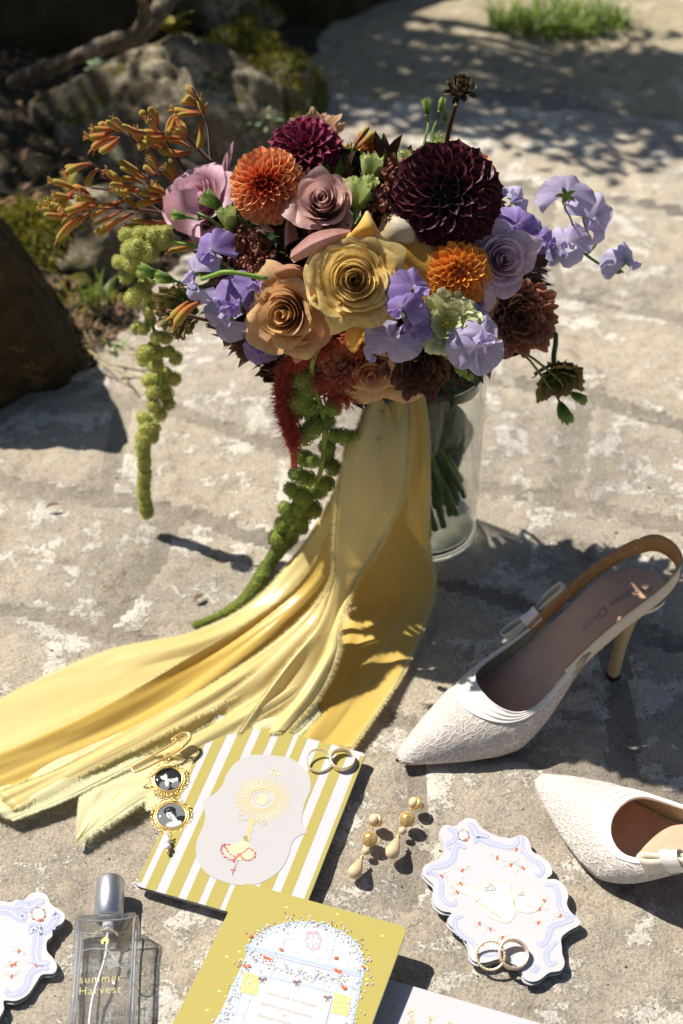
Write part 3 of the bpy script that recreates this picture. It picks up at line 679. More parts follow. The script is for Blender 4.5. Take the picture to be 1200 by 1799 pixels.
R_cream = petal_mat('cream_rose_petal', [(0, '#dcc48c'), (.4, '#eadcc0'), (1, '#f2eadb')], vein=.24, transl=.36, vary=.04)
R_tan = petal_mat('caramel_rose_petal', [(0, '#b87838'), (.5, '#dba768'), (1, '#e8c08c')], vein=.24, transl=.36, vary=.07)
R_tanc = petal_mat('caramel_rose_heart', [(0, '#b86a24'), (.5, '#e0a656'), (1, '#f0c888')], vein=.24, transl=.36, vary=.07)
R_tano = petal_mat('rosy_tan_rose_petal', [(0, '#a8672c'), (.5, '#c48a62'), (1, '#cf9c80')], vein=.24, transl=.36, vary=.07)
R_mauve = petal_mat('dusty_pink_rose_petal', [(0, '#b07e74'), (.5, '#cfa096'), (1, '#e0bab2')], vein=.24, transl=.36, vary=.06)
R_pink = petal_mat('pink_rose_petal', [(0, '#c48a92'), (.5, '#d8a4b2'), (1, '#e4bccb')], vein=.24, transl=.36, vary=.05)
R_lil = petal_mat('lilac_rose_petal', [(0, '#b48a9c'), (.5, '#deb9c8'), (1, '#edd4de')], vein=.24, transl=.36, vary=.05)
P = dome(622, 492, .030); Rm = 71/ppm(P)
yr = rose('fully open yellow rose at the centre front of the bouquet', P, -.03, .06, Rm, R_yel, R_yelc, 46, seed=11, outer=5, ospread=1.0, H=.8, start=.05, curl=.16)
def pp(px, py, d): return dome(px, py, d)
# its big back petals
loosepetal(yr, [[pp(600, 455, .010), pp(618, 440, .018), pp(650, 440, .018), pp(690, 462, .004)], [pp(604, 425, .018), pp(622, 408, .030), pp(650, 405, .030), pp(676, 425, .012)], [pp(628, 396, .018), pp(636, 388, .026), pp(652, 387, .026), pp(664, 402, .016)], [pp(641, 374, .014), pp(643, 371, .018), pp(647, 371, .018), pp(650, 375, .014)]], R_yel)
loosepetal(yr, [[pp(690, 520, -.002), pp(700, 480, .012), pp(704, 450, .012), pp(700, 425, .006)], [pp(730, 530, .002), pp(735, 480, .008), pp(728, 440, .006), pp(712, 420, .002)], [pp(768, 530, .000), pp(775, 485, .010), pp(764, 445, .008), pp(738, 419, .004)], [pp(776, 527, -.006), pp(788, 488, .002), pp(779, 446, .002), pp(748, 416, .002)]], R_yel)
loosepetal(yr, [[pp(650, 440, -.008), pp(662, 412, -.004), pp(668, 395, -.004), pp(672, 380, -.010)], [pp(690, 445, -.004), pp(694, 408, .010), pp(694, 384, .010), pp(690, 374, -.002)], [pp(722, 440, -.004), pp(726, 412, .010), pp(722, 392, .010), pp(712, 380, -.002)], [pp(735, 432, -.012), pp(738, 415, -.006), pp(736, 404, -.006), pp(728, 395, -.010)]], R_cream)
loosepetal(yr, [[pp(606, 545, .004), pp(625, 552, .010), pp(650, 550, .010)], [pp(606, 575, .006), pp(625, 580, .014), pp(646, 575, .008)], [pp(608, 606, .004), pp(620, 614, .008), pp(634, 604, .002)], [pp(612, 613, .002), pp(622, 620, .002), pp(632, 612, -.002)]], R_yel)
loosepetal(yr, [[pp(590, 520, .018), pp(575, 505, .020), pp(568, 485, .016)], [pp(568, 540, .026), pp(556, 520, .032), pp(556, 500, .022)], [pp(556, 550, .024), pp(544, 535, .030), pp(548, 515, .020)], [pp(548, 548, .018), pp(543, 541, .020), pp(545, 530, .014)]], R_yel)
P = dome(500, 552, .022); tr_ = rose('caramel coloured rose with rosy outer petals at lower left', P, -.42, -.06, 62/ppm(P), R_tan, R_tanc, 22, seed=13, outer=4, H=1.15, ospread=1.02, deep=.1, ruff=.07)
loosepetal(tr_, [[pp(535, 480, .02), pp(545, 520, .03), pp(545, 570, .03), pp(510, 620, .02)], [pp(555, 485, .018), pp(572, 530, .030), pp(572, 590, .028), pp(515, 634, .022)], [pp(562, 492, .004), pp(588, 540, .010), pp(582, 596, .012), pp(520, 640, .012)]], R_tano)
loosepetal(tr_, [[pp(490, 500, .012), pp(520, 492, .014), pp(550, 500, .010)], [pp(482, 478, .018), pp(515, 472, .026), pp(558, 488, .014)], [pp(488, 468, .008), pp(515, 464, .014), pp(556, 478, .008)]], R_tano)
P = dome(566, 352, .018); mr_ = rose('dusty pink half open rose between the coral dahlia and yellow rose', P, -.10, .48, 50/ppm(P), R_mauve, None, 20, seed=17, outer=3, H=1.7, ospread=.98, openn=.95, deep=.15, roll=.6, curl=.26)
loosepetal(mr_, [[pp(512, 440, .014), pp(545, 412, .02), pp(580, 402, .02), pp(618, 402, .010)], [pp(510, 452, .026), pp(548, 428, .036), pp(585, 415, .034), pp(614, 408, .018)], [pp(516, 462, .018), pp(550, 446, .026), pp(588, 428, .024), pp(612, 415, .014)]], R_mauve)
loosepetal(mr_, [[pp(520, 330, -.02), pp(515, 370, -.015), pp(525, 420, -.01)], [pp(512, 350, .0), pp(505, 390, .004), pp(505, 430, .0)], [pp(505, 380, -.01), pp(500, 405, -.006), pp(500, 440, -.01)]], R_mauve)
P = dome(345, 345, -.015); pr_ = rose('pale pink rose at far left behind the orange bud sprays', P, -.55, .75, 60/ppm(P), R_pink, None, 15, seed=19, outer=3, H=1.5, ospread=.95, deep=.1, curl=.24)
loosepetal(pr_, [[pp(380, 330, -.04), pp(385, 300, -.04), pp(392, 280, -.04)], [pp(395, 320, -.03), pp(402, 285, -.03), pp(402, 260, -.03)], [pp(400, 300, -.045), pp(408, 272, -.045), pp(410, 247, -.045)]], R_pink)
loosepetal(pr_, [[pp(285, 345, -.01), pp(290, 375, -.005), pp(310, 405, -.0)], [pp(310, 335, .008), pp(318, 370, .012), pp(330, 412, .01)], [pp(345, 330, .0), pp(350, 370, .004), pp(352, 418, .0)]], R_pink)
P = dome(884, 455, .020); lr_ = rose('pale lilac rose on the right above the brown ruffled flower', P, .30, .12, 49/ppm(P), R_lil, None, 22, seed=23, outer=4, H=1.0, ospread=1.0)
loosepetal(lr_, [[pp(838, 440, .01), pp(835, 480, .01), pp(840, 530, .0)], [pp(850, 470, .022), pp(850, 510, .022), pp(852, 550, .01)], [pp(870, 490, .010), pp(872, 520, .010), pp(872, 560, .0)]], R_lil)
P = dome(655, 655, .004); orr = rose('ochre rose tucked low under the bouquet above the ribbon', P, -.1, -.85, 55/ppm(P), R_tan, R_tano, 14, seed=29, outer=5, H=.9, ospread=1.15, openn=.8, curl=.3)

# ------------------------------------------------------------------ lisianthus (ruffled)
L_green = petal_mat('green_lisianthus_petal', [(0, '#9aa64a'), (.6, '#cfd090'), (1, '#e4e6b4')], vein=.3, transl=.25)
L_brown = petal_mat('chestnut_lisianthus_petal', [(0, '#5a3a1e'), (.6, '#8f573c'), (.9, '#a8694c'), (1, '#c49070')], vein=.3, transl=.18)
L_dkbrown = petal_mat('dark_brown_lisianthus_petal', [(0, '#2a1810'), (.6, '#543222'), (1, '#7d5038')], vein=.3, transl=.12)
L_olive = petal_mat('olive_lisianthus_petal', [(0, '#4b5a18'), (.6, '#7a7436'), (1, '#a08858')], vein=.3, transl=.3)
L_lime = petal_mat('lime_lisianthus_petal', [(0, '#88a032'), (.6, '#b4c868'), (1, '#d4e098')], vein=.3, transl=.3)
L_peach = petal_mat('peach_ruffle_petal', [(0, '#7a5a2a'), (.6, '#b5895a'), (1, '#d4b090')], vein=.3, transl=.3)
def lisi(label, P, a, b_, R, mat, n=13, seed=1, start=.3, H=.8, frill=.045, eye=True, outer=4, group='ruffled lisianthus flowers in the bouquet', **k):
    o = rose(label, P, a, b_, R, mat, None, n, H=H, seed=seed, outer=outer, ospread=1.0, ruff=.20, cat='lisianthus', name='lisianthus', group=group, frill=frill*.85, start=start, deep=.25, curl=.10, ei=.06, eo=.12, **k)
    if eye:
        b = MB(); b.ell((0, 0, -.35*R), (.14*R, .14*R, .25*R), 8, 6)
        for q in range(7): an = q*.9; b.tube([(0, 0, -.5*R), (.13*R*math.cos(an), .13*R*math.sin(an), -.2*R)], .012*R, 4); b.ell((.16*R*math.cos(an), .16*R*math.sin(an), -.16*R), (.05*R, .05*R, .09*R), 6, 4)
        ob('stamen', b.mesh('stamen', [M_stamen]), o)
    return o
M_stamen = simple('stamen_gold', '#b8902c', '#e0c050', 0.6, 100)
P = dome(786, 567, .030); lisi('pale green ruffled lisianthus with a dark eye at lower right', P, .06, .0, 50/ppm(P), L_green, 9, seed=31, start=.38, H=.5)
P = dome(917, 556, .020); lisi('large chestnut brown ruffled lisianthus at the right edge', P, .38, -.05, 57/ppm(P), L_brown, 26, seed=33, start=.15, eye=False, frill=.06)
P = dome(733, 640, .012); lisi('very dark brown lisianthus shaded under the bouquet', P, .1, -.5, 58/ppm(P), L_dkbrown, 20, seed=35, start=.15, eye=False, frill=.06)
P = dome(306, 545, .010); lisi('faded brown and green lisianthus at far left over the tassel', P, -.9, -.15, 42/ppm(P), L_olive, 9, seed=37, start=.3, eye=False, frill=.07)
P = dome(552, 232, -.06); lisi('peach beige ruffled flower at the top behind the magenta dahlia', P, 0, .8, 42/ppm(P), L_peach, 10, seed=39, start=.3, eye=False, frill=.07)
P = dome(776, 258, -.02); lisi('lime green lisianthus standing over the burgundy dahlia', P, .0, 1.3, 27/ppm(P), L_lime, 9, seed=41, start=.3, eye=False, H=1.4, frill=.06)
P = dome(440, 612, .0); lisi('withered brown ruffled flower under the caramel rose', P, -.4, -1.1, 36/ppm(P), L_dkbrown, 7, seed=42, start=.3, eye=False, frill=.09)
P = at(982, 672, -.04); o = rose('olive lisianthus hanging on a thin stem right of the vase', P, .5, -1.3, 42/ppm(P), L_olive, None, 8, H=1.1, seed=43, outer=3, ospread=.95, ruff=.12, cat='lisianthus', name='lisianthus', group='ruffled lisianthus flowers in the bouquet', frill=.06, start=.3, deep=.2, ei=.06, eo=.12)
P = dome(670, 330, -.03); lisi('brown ruffled lisianthus left of the burgundy dahlia', P, -.2, .5, 40/ppm(P), L_dkbrown, 9, seed=45, start=.3, eye=False, frill=.08)

# green buds and curled lime rosettes
B_green = petal_mat('green_bud_petal', [(0, '#47701c'), (.6, '#7ea33c'), (1, '#b6cc74')], vein=.2, transl=.25)
def bud(label, P, d, R, stemto, seed=1, op=.5, mat=None):
    d = Vector(d).normalized(); M = Matrix.Translation(P) @ d.to_track_quat('Z', 'Y').to_matrix().to_4x4(); root = thing('flower_bud', label, 'flower bud', 'green buds in the bouquet', M); r_ = random.Random(seed)
    for k in range(7):
        f = k/7; q = rpetal(R*(.35+.65*f)*op*1.6, R*1.35*(1-.1*f), -R*.9, .15*R, k*2.4, math.radians(190), .10*f, .05, r_.uniform(0, 6), .1, nu=11, nv=8, frill=.04 if op > .55 else 0, edge=.35, belly=.5)
        b = MB(); b.grid(q); ob('petal', b.mesh('petal', [mat or B_green]), root)
    b = MB(); b.ell((0, 0, -R*.8), (R*.38, R*.38, R*.3), 8, 6)
    for k in range(5): a = k*1.2566; leafquad(b, (R*.3*math.cos(a), R*.3*math.sin(a), -R*.9), (math.cos(a)*.45, math.sin(a)*.45, 1), (-math.cos(a), -math.sin(a), 0), R*1.8, R*.12)
    ob('sepals', b.mesh('sepals', [M_sepal]), root)
    b = MB(); b.tube(catmull([P-d*R*.8, P-d*R*2.2]+stemto, 14), .0011, 6); wpart('stem', b, [M_stem], root)
V3 = Vector
def upd(a, b_): return (RT*a+UPV*b_-FW*.3)
for lb, (px, py, pu), (a, b_), rp, st, op in (
  ('upright lime bud left of the tall bronze dahlia bud', (750, 192, -.03), (-.1, 1), 13, [(743, 270, -.03), (748, 340, -.05)], .42),
  ('small lime bud just beneath the tall bronze dahlia bud', (775, 187, -.03), (.3, 1), 11, [(758, 240, -.03), (756, 300, -.05)], .42),
  ('smallest lime bud touching the bronze bud stem', (783, 207, -.03), (.4, 1), 9, [(770, 240, -.03), (768, 290, -.05)], .42),
  ('round green bud in front of the pale pink rose', (375, 356, .02), (-.9, .6), 17, [(410, 380, .01), (450, 410, -.03)], .6),
  ('slim green bud under the orange sprays', (317, 380, .02), (-1, .1), 12, [(350, 386, .02), (390, 400, -.02)], .5),
  ('frilly lime bud under the coral dahlia', (402, 388, .01), (-.2, .6), 18, [(425, 410, -.0), (450, 430, -.03)], .7),
  ('bright green bud resting beside the yellow green tassel', (262, 478, .01), (-1, .25), 15, [(300, 492, .01), (350, 510, -.03)], .55),
  ('second green bud touching the faded brown lisianthus', (292, 490, .018), (-1, .2), 15, [(320, 498, .01), (360, 510, -.03)], .55),
  ('frilly lime rosette above the dusty pink rose', (628, 348, .0), (.1, .6), 25, [(635, 380, -.02), (640, 420, -.05)], .75),
  ('lime rosette at the foot of the orange finger buds', (652, 300, -.01), (.1, .8), 20, [(655, 340, -.03), (660, 400, -.05)], .75),
  ('small frilly lime bud left of the burgundy dahlia', (712, 285, -.02), (.1, .9), 14, [(712, 320, -.03), (712, 380, -.05)], .75),
  ('little lime tuft between the rosettes and brown ruffles', (648, 328, .0), (.3, .6), 14, [(650, 360, -.02), (655, 400, -.04)], .75),
  ('green bud below the lilac sweet pea above the vase rim', (805, 645, .03), (.5, -.7), 13, [(785, 630, .02), (770, 600, .0)], .5),
  ('fresh green bud pointing down beside the vase rim', (818, 657, .03), (.8, -.6), 10, [(796, 632, .02), (780, 600, .0)], .5),
  ):
    P = pp(px, py, pu); bud(lb, P, upd(a, b_), rp/ppm(P), [pp(*q) for q in st]+[tuple(TIE)], seed=px, op=op, mat=L_lime if op > .65 else None)
for lb, (px, py), (a, b_), rp, st in (('fat green bud hanging lowest at the right of the vase', (990, 722), (.4, -1), 17, [(965, 680), (940, 645), (915, 620)]), ('green bud hanging beside the olive lisianthus', (1014, 697), (.9, -.6), 13, [(985, 670), (950, 640), (920, 620)])):
    P = at(px, py, -.045); bud(lb, P, upd(a, b_), rp/ppm(P), [at(*q, -.045) for q in st]+[at(860, 600, -.02), tuple(TIE)], seed=px, op=.55)

# ------------------------------------------------------------------ sweet peas
S_lil = petal_mat('lilac_sweet_pea_petal', [(0, '#efe8f4'), (.35, '#cdbfe8'), (1, '#dcd2f4')], vein=.35, transl=.5, vary=.06)
S_vio = petal_mat('violet_sweet_pea_petal', [(0, '#cdb8e2'), (.4, '#a081cd'), (1, '#b8a2e0')], vein=.38, transl=.48, vary=.07)
S_pale = petal_mat('pale_lavender_sweet_pea_petal', [(0, '#d4cfe8'), (.5, '#c4bce4'), (1, '#cfc8ee')], vein=.2, transl=.35, vary=.04)
def sweetpea(label, P, a, b_, R, mat, roll=0, seed=1, fold=.5, stemto=None, wings=1.0, group='sweet peas in the bouquet', away=False):
    r_ = random.Random(seed); M = frame(P, a, b_, roll)
    if away: M = M @ Matrix.Rotation(PI, 4, 'Y')
    fold = fold*1.25; root = thing('sweet_pea', label, 'sweet pea', group, M)
    P_ = []; ph = r_.uniform(0, 6)
    for i in range(35):                                            # banner: broad, notched at the top, waved
        an = math.radians(-122+244*i/34); row = []
        for j in range(10):
            t = j/9; rr = R*t*(1+.10*abs(math.sin(an))-.16*math.exp(-(an/.22)**2))*(1-.18*max(0, abs(an)-1.4))
            x = rr*math.sin(an); y = rr*math.cos(an); z = -fold*R*t*t*(.55*math.sin(an)**2)-.25*R*t*t + R*.15*t**2*math.sin(an*3.3+ph)+R*.10*t**3*math.sin(an*7+ph*2)+R*.05*t**4*math.sin(an*17+ph)-R*.14*math.exp(-(an/.18)**2)*t
            row.append((x, y, z))
        P_.append(row)
    b = MB(); b.grid(P_); ob('banner_petal', b.mesh('banner_petal', [mat]), root)
    for s_ in (-1, 1):
        P_ = []
        for i in range(13):
            u = i/12; row = []
            for j in range(9):
                t = j/8; an = math.radians(-70+140*u); rr = R*.86*t*wings
                x = s_*(.03*R+.30*R*wings*t*math.sin(PI*u)*(.6+.4*t)+.13*R*t*t*math.sin(an*2.6+ph+s_)); y = .10*R-rr*(.30+.62*u)+R*.05*t*t*math.sin(an*7+ph); z = R*.05+rr*(.78*math.sin(PI*(.25+.6*u)))+R*.05*t*t*math.sin(an*9+ph)
                row.append((x, y, z))
            P_.append(row)
        b = MB(); b.grid(P_); ob('wing_petal', b.mesh('wing_petal', [mat]), root)
    b = MB(); b.ell((0, -.10*R, .10*R), (.07*R, .22*R, .12*R), 8, 6); ob('keel', b.mesh('keel', [S_pale]), root)
    b = MB(); b.ell((0, -.02*R, -.16*R), (.15*R, .15*R, .2*R), 8, 6)
    for k in range(5): an = k*1.2566; leafquad(b, (0, 0, -.18*R), (math.cos(an), math.sin(an), .0), (0, 0, 1), .42*R, .09*R)
    ob('calyx', b.mesh('calyx', [M_sepal]), root)
    back = M.to_3x3() @ Vector((0, 0, -1)); b = MB(); b.tube(catmull([P+back*.1*R, P+back*R*.8]+(stemto or [DC+(P-DC)*.4, tuple(TIE)]), 14), .0009, 6); wpart('stem', b, [M_stem], root); return root
R45 = math.radians(45)
SP = [ # label, px, py, push, a, b, r, mat, roll, fold
 ('violet sweet pea hood directly under the green bud at left', 372, 440, .03, -.5, .2, 40, S_vio, .2, .8),
 ('pale lilac sweet pea in profile at the far left', 342, 478, .04, -1.0, .3, 38, S_lil, .6, .9),
 ('pale lilac sweet pea wing pointing down at far left', 345, 510, .045, -.6, -.4, 30, S_pale, 2.6, .7),
 ('violet sweet pea pressed against the caramel rose', 420, 530, .02, -.2, .1, 50, S_vio, -.4, .4),
 ('lilac sweet pea with a long lower petal beside the caramel rose', 395, 560, .022, -.5, -.3, 44, S_lil, 2.2, .5),
 ('violet sweet pea half under the caramel rose', 448, 500, .012, -.1, .5, 42, S_vio, .3, .5),
 ('sliver of lilac sweet pea below the caramel rose', 460, 618, .006, -.1, -.7, 34, S_vio, 3.1, .4),
 ('tall violet sweet pea petal rising before the yellow back petal', 728, 505, .045, .35, .3, 40, S_vio, .25, 1.2),
 ('curled violet sweet pea right of the yellow rose', 706, 540, .05, -.2, .1, 36, S_vio, -.5, 1.0),
 ('broad lilac sweet pea below the yellow rose', 690, 590, .035, -.2, -.3, 52, S_lil, 2.7, .4),
 ('lilac sweet pea with drooping petals left of the green lisianthus', 722, 575, .035, .2, -.3, 42, S_vio, -2.5, .5),
 ('small pale sweet pea over the dark brown lisianthus', 655, 622, .025, -.3, -.3, 20, S_pale, .4, .8),
 ('bright lilac sweet pea spread over the vase rim', 838, 610, .060, .1, -.1, 50, S_lil, 2.9, .5),
 ('upright part of the lilac sweet pea near the green lisianthus', 850, 585, .055, .3, .3, 34, S_lil, .2, .7),
 ('small lilac sweet pea between green lisianthus and lilac rose', 838, 550, .02, .2, .4, 22, S_pale, -.4, .8),
 ('deep violet sweet pea behind the lilac rose', 905, 400, -.01, .2, .4, 46, S_vio, -.5, .5),
 ('deep violet sweet pea at the right edge of the bouquet', 935, 418, -.005, .5, .2, 42, S_vio, 1.2, .6),
 ('pale lilac sweet pea above the deep violet ones', 905, 352, -.03, .6, .6, 36, S_pale, -1.1, 1.0)]
for lb, px, py, pu, a, b_, r, mt, rl, fo in SP:
    P = pp(px, py, pu); sp_ = sweetpea(lb, P, a, b_, r/ppm(P), mt, rl, seed=px+py, fold=fo)
    if px == 342: left_sp = sp_
# the long spray on the right
sy = .02
main = [at(1095, 478, sy), at(1062, 468, sy), at(1030, 448, sy), at(1005, 425, sy), at(965, 425, sy), at(900, 430, sy-.01), tuple(DC)]
SR = [('round lilac sweet pea highest on the long right spray', 995, 340, .0, -.75, 50, S_lil, 0.1, .5, [at(1003, 385, sy), at(1012, 420, sy)]),
      ('large lilac sweet pea leaning right on the long spray', 1042, 385, .5, .1, 48, S_lil, -.7, .8, [at(1037, 425, sy), at(1015, 435, sy)]),
      ('lilac sweet pea with folded petals low on the long spray', 996, 425, -.2, .3, 38, S_lil, .3, .9, [at(985, 432, sy), at(965, 427, sy)]),
      ('pale sweet pea with drooping keel on the long spray', 988, 448, -.1, -.6, 34, S_pale, 2.9, .8, [at(985, 440, sy), at(965, 427, sy)]),
      ('small pale sweet pea at the very tip of the right spray', 1100, 458, .4, .3, 34, S_pale, .5, 1.3, [at(1088, 480, sy), at(1060, 470, sy)]),
      ('violet edged sweet pea where the long spray leaves the bouquet', 958, 425, .3, .1, 26, S_vio, 1.3, .9, [at(950, 430, sy)])]
for lb, px, py, a, b_, r, mt, rl, fo, st in SR:
    P = at(px, py, sy-.01); spray_root = sweetpea(lb, P, a, b_, r/ppm(P), mt, rl, seed=px, fold=fo, stemto=st, away=(px == 995))
b = MB(); b.tube(catmull(main, 30), [.0011+.0006*k/30 for k in range(31)], 6); b.tube(catmull([at(1030, 448, sy), at(1045, 432, sy), at(1050, 412, sy)], 8), .001, 6)
wpart('spray_stem', b, [M_stem], spray_root)
b = MB(); b.tube(catmull([pp(470, 490, .03), pp(430, 482, .04), pp(395, 478, .05), pp(372, 485, .05), pp(355, 490, .045)], 14), .0018, 7)
wpart('spray_stem', b, [M_sepal], left_sp)

# ------------------------------------------------------------------ kangaroo paws (fuzzy finger buds)
def finger_mat():
    m, n, l, p, o = newmat('kangaroo_paw_fuzz')
    uv = n.new('ShaderNodeUVMap'); uv.uv_map = 'UVMap'; sx = n.new('ShaderNodeSeparateXYZ'); l.new(uv.outputs[0], sx.inputs[0])
    nz = noise_node(n, l, 120, 3); ad = n.new('ShaderNodeMath'); ad.operation = 'MULTIPLY_ADD'; l.new(nz.outputs[0], ad.inputs[0]); ad.inputs[1].default_value = .35; l.new(sx.outputs[1], ad.inputs[2])
    oi = n.new('ShaderNodeObjectInfo'); a2 = n.new('ShaderNodeMath'); a2.operation = 'MULTIPLY_ADD'; l.new(oi.outputs['Random'], a2.inputs[0]); a2.inputs[1].default_value = .3; l.new(ad.outputs[0], a2.inputs[2])
    r = ramp(n, l, a2.outputs[0], [(.2, rgb('#5c1c0e')), (.52, rgb('#a04417')), (.86, rgb('#ae741e')), (1, rgb('#9c8728'))])
    l.new(r.outputs[0], p.inputs['Base Color']); p.inputs['Roughness'].default_value = .9; p.inputs['Sheen Weight'].default_value = .8; p.inputs['Sheen Tint'].default_value = (1, .7, .35, 1)
    f = noise_node(n, l, 1600, 2); l.new(bump(n, l, f.outputs[0], .6, .0006), p.inputs['Normal']); return m
M_fing = finger_mat()
M_fing2 = simple('bronze_finger_tips', '#6b4a30', '#9a7a48', .9, 200, sheen=.6)
def Z1(x, y): return (60+x/3, 130+y/3)
def Z2(x, y): return (380+x/3, 200+y/3)
fr_ = random.Random(44); PD = .085
def finger(root, tip, base, dy, r):
    A = at(*base, dy+PD); B = at(*tip, dy+PD+fr_.uniform(-.012, .008)); L = (B-A).length; sag = Vector((0, 0, -1)).cross(B-A).cross(B-A).normalized()*L*fr_.uniform(-.12, .18)
    pts = catmull([A, A+(B-A)*.4+sag, A+(B-A)*.8+sag*.7, B], 10)
    rad = [r*x for x in (.30, .48, .66, .80, .92, 1.0, 1.05, 1.08, 1.0, .72, .28)]
    b = MB(); b.tube(pts, rad, 8)
    if fr_.random() < .6:                                         # little split lobes at the open end
        e = Vector(pts[-1]); d = (Vector(pts[-1])-Vector(pts[-3])).normalized()
        for k in range(4):
            a = k*1.57; s = d.orthogonal().normalized(); q = Matrix.Rotation(a, 3, d) @ s; b.tube([e-d*r*.6+q*r*.4, e+d*r*.6+q*r*.8, e+d*r*1.3+q*r*1.3], [r*.3, r*.22, r*.05], 5)
    h = MB()
    for _ in range(70):                                           # short fuzz
        k = fr_.randint(1, 9); c = Vector(pts[k]); d = Vector((fr_.gauss(0, 1), fr_.gauss(0, 1), fr_.gauss(0, 1))).normalized(); s = d.orthogonal().normalized()*.00012; q = c+d*rad[k]*.9; b.add([q-s, q+s, q+d*.0009], [[0, 1, 2]], 0, [(.5, k/10)]*3)
    wpart('flower_finger', b, [M_fing], root)
def paw(label, stems, fingers, dy, zt, seed):
    P0 = at(*zt(*stems[0][0]), dy+PD); root = thing('kangaroo_paw', label, 'kangaroo paw', 'fuzzy orange kangaroo paw sprays in the bouquet', Matrix.Translation(P0))
    for st in stems:
        n = len(st); pts = [at(*zt(*q), dy+PD+.006*math.sin(k*1.3)) for k, q in enumerate(st)]
        b = MB(); b.tube(catmull(pts, 20), [.0017-.0009*k/20 for k in range(21)], 7); wpart('stem', b, [M_redstem], root)
    for tx, ty, bx, by in fingers:
        r = 6.4/ppm(P0)*fr_.uniform(.8, 1.1)*(.8+.2*min(1, math.hypot(tx-bx, ty-by)/150)); finger(root, zt(tx, ty), zt(bx, by), dy+fr_.uniform(-.01, .006), r)
        if fr_.random() < .7: jx, jy = fr_.uniform(-42, 42), fr_.uniform(-42, 42); finger(root, zt(tx+jx, ty+jy), zt(bx+jx*.3, by+jy*.3), dy+fr_.uniform(-.014, .014), r*fr_.uniform(.6, .95))
    stem(root, P0, Vector((0, 0, 0)), .0018, M_redstem)
paw('tallest kangaroo paw spray rising upright beside the coral dahlia', [[(1030, 690), (940, 470), (920, 290), (870, 150), (830, 70)], [(940, 470), (820, 350), (760, 250)]],
    [(730, 185, 870, 200), (797, 118, 860, 165), (803, 68, 862, 150), (872, 125, 900, 225), (866, 395, 880, 245), (700, 335, 750, 200), (800, 300, 745, 220), (700, 470, 760, 600), (775, 262, 800, 330), (742, 300, 800, 350)], .0, Z1, 1)
paw('kangaroo paw spray with upturned finger buds at upper left', [[(1010, 670), (830, 570), (640, 500), (590, 440)], [(830, 570), (720, 390), (640, 260), (600, 190)]],
    [(560, 190, 625, 275), (605, 178, 645, 265), (598, 240, 650, 305), (550, 400, 790, 345), (570, 310, 690, 320), (520, 290, 570, 370), (600, 348, 700, 400), (655, 395, 830, 410), (600, 420, 650, 505), (690, 490, 740, 580), (765, 620, 930, 780), (545, 295, 640, 330)], .004, Z1, 2)
paw('arching kangaroo paw spray drooping toward the dark bank', [[(830, 830), (700, 730), (640, 620), (560, 520), (510, 350), (430, 270)]],
    [(283, 330, 430, 292), (345, 410, 450, 335), (340, 258, 445, 275), (380, 245, 470, 300), (455, 268, 600, 310), (445, 460, 600, 555), (450, 560, 575, 580), (410, 612, 560, 610), (535, 690, 680, 660), (640, 580, 760, 700), (580, 480, 650, 540), (560, 625, 680, 640), (840, 850, 870, 900)], -.012, Z1, 3)
paw('long kangaroo paw spray reaching farthest left', [[(830, 830), (650, 720), (500, 630), (300, 600)], [(500, 630), (380, 540), (300, 470)]],
    [(90, 565, 215, 605), (125, 700, 225, 605), (168, 525, 300, 475), (280, 590, 335, 500), (385, 515, 455, 615), (480, 645, 510, 695), (200, 600, 300, 650), (118, 650, 210, 655), (75, 680, 180, 715)], -.004, Z1, 4)
paw('low kangaroo paw spray with downturned tips at far left', [[(840, 835), (710, 745), (500, 710), (280, 710)], [(840, 835), (700, 800), (620, 770)]],
    [(35, 705, 175, 735), (125, 885, 235, 755), (155, 722, 320, 660), (165, 772, 295, 710), (300, 770, 475, 705), (340, 858, 525, 735), (330, 695, 475, 670), (487, 800, 695, 785), (508, 858, 690, 795), (705, 940, 835, 910), (240, 640, 330, 660), (220, 690, 320, 700)], -.018, Z1, 5)
paw('cluster of orange kangaroo paw fingers behind the dusty pink rose', [[(660, 400), (690, 300), (730, 200)]],
    [(925, 185, 755, 250), (860, 138, 745, 220), (838, 95, 732, 190), (768, 92, 725, 160), (700, 172, 655, 315), (655, 180, 600, 285), (510, 205, 515, 290), (690, 280, 660, 365), (752, 260, 690, 365), (800, 285, 705, 355), (770, 190, 720, 260)], -.025, Z2, 6)
b = MB()
P = pp(320, 552, .03); root = thing('kangaroo_paw', 'two rust brown finger buds beside the faded brown lisianthus', 'kangaroo paw', 'fuzzy orange kangaroo paw sprays in the bouquet', Matrix.Translation(P))
finger(root, (310, 573), (352, 530), -.165, 8/ppm(P)); finger(root, (302, 560), (330, 530), -.165, 8/ppm(P)); stem(root, P, Vector((0, 0, 0)), .0015, M_redstem)

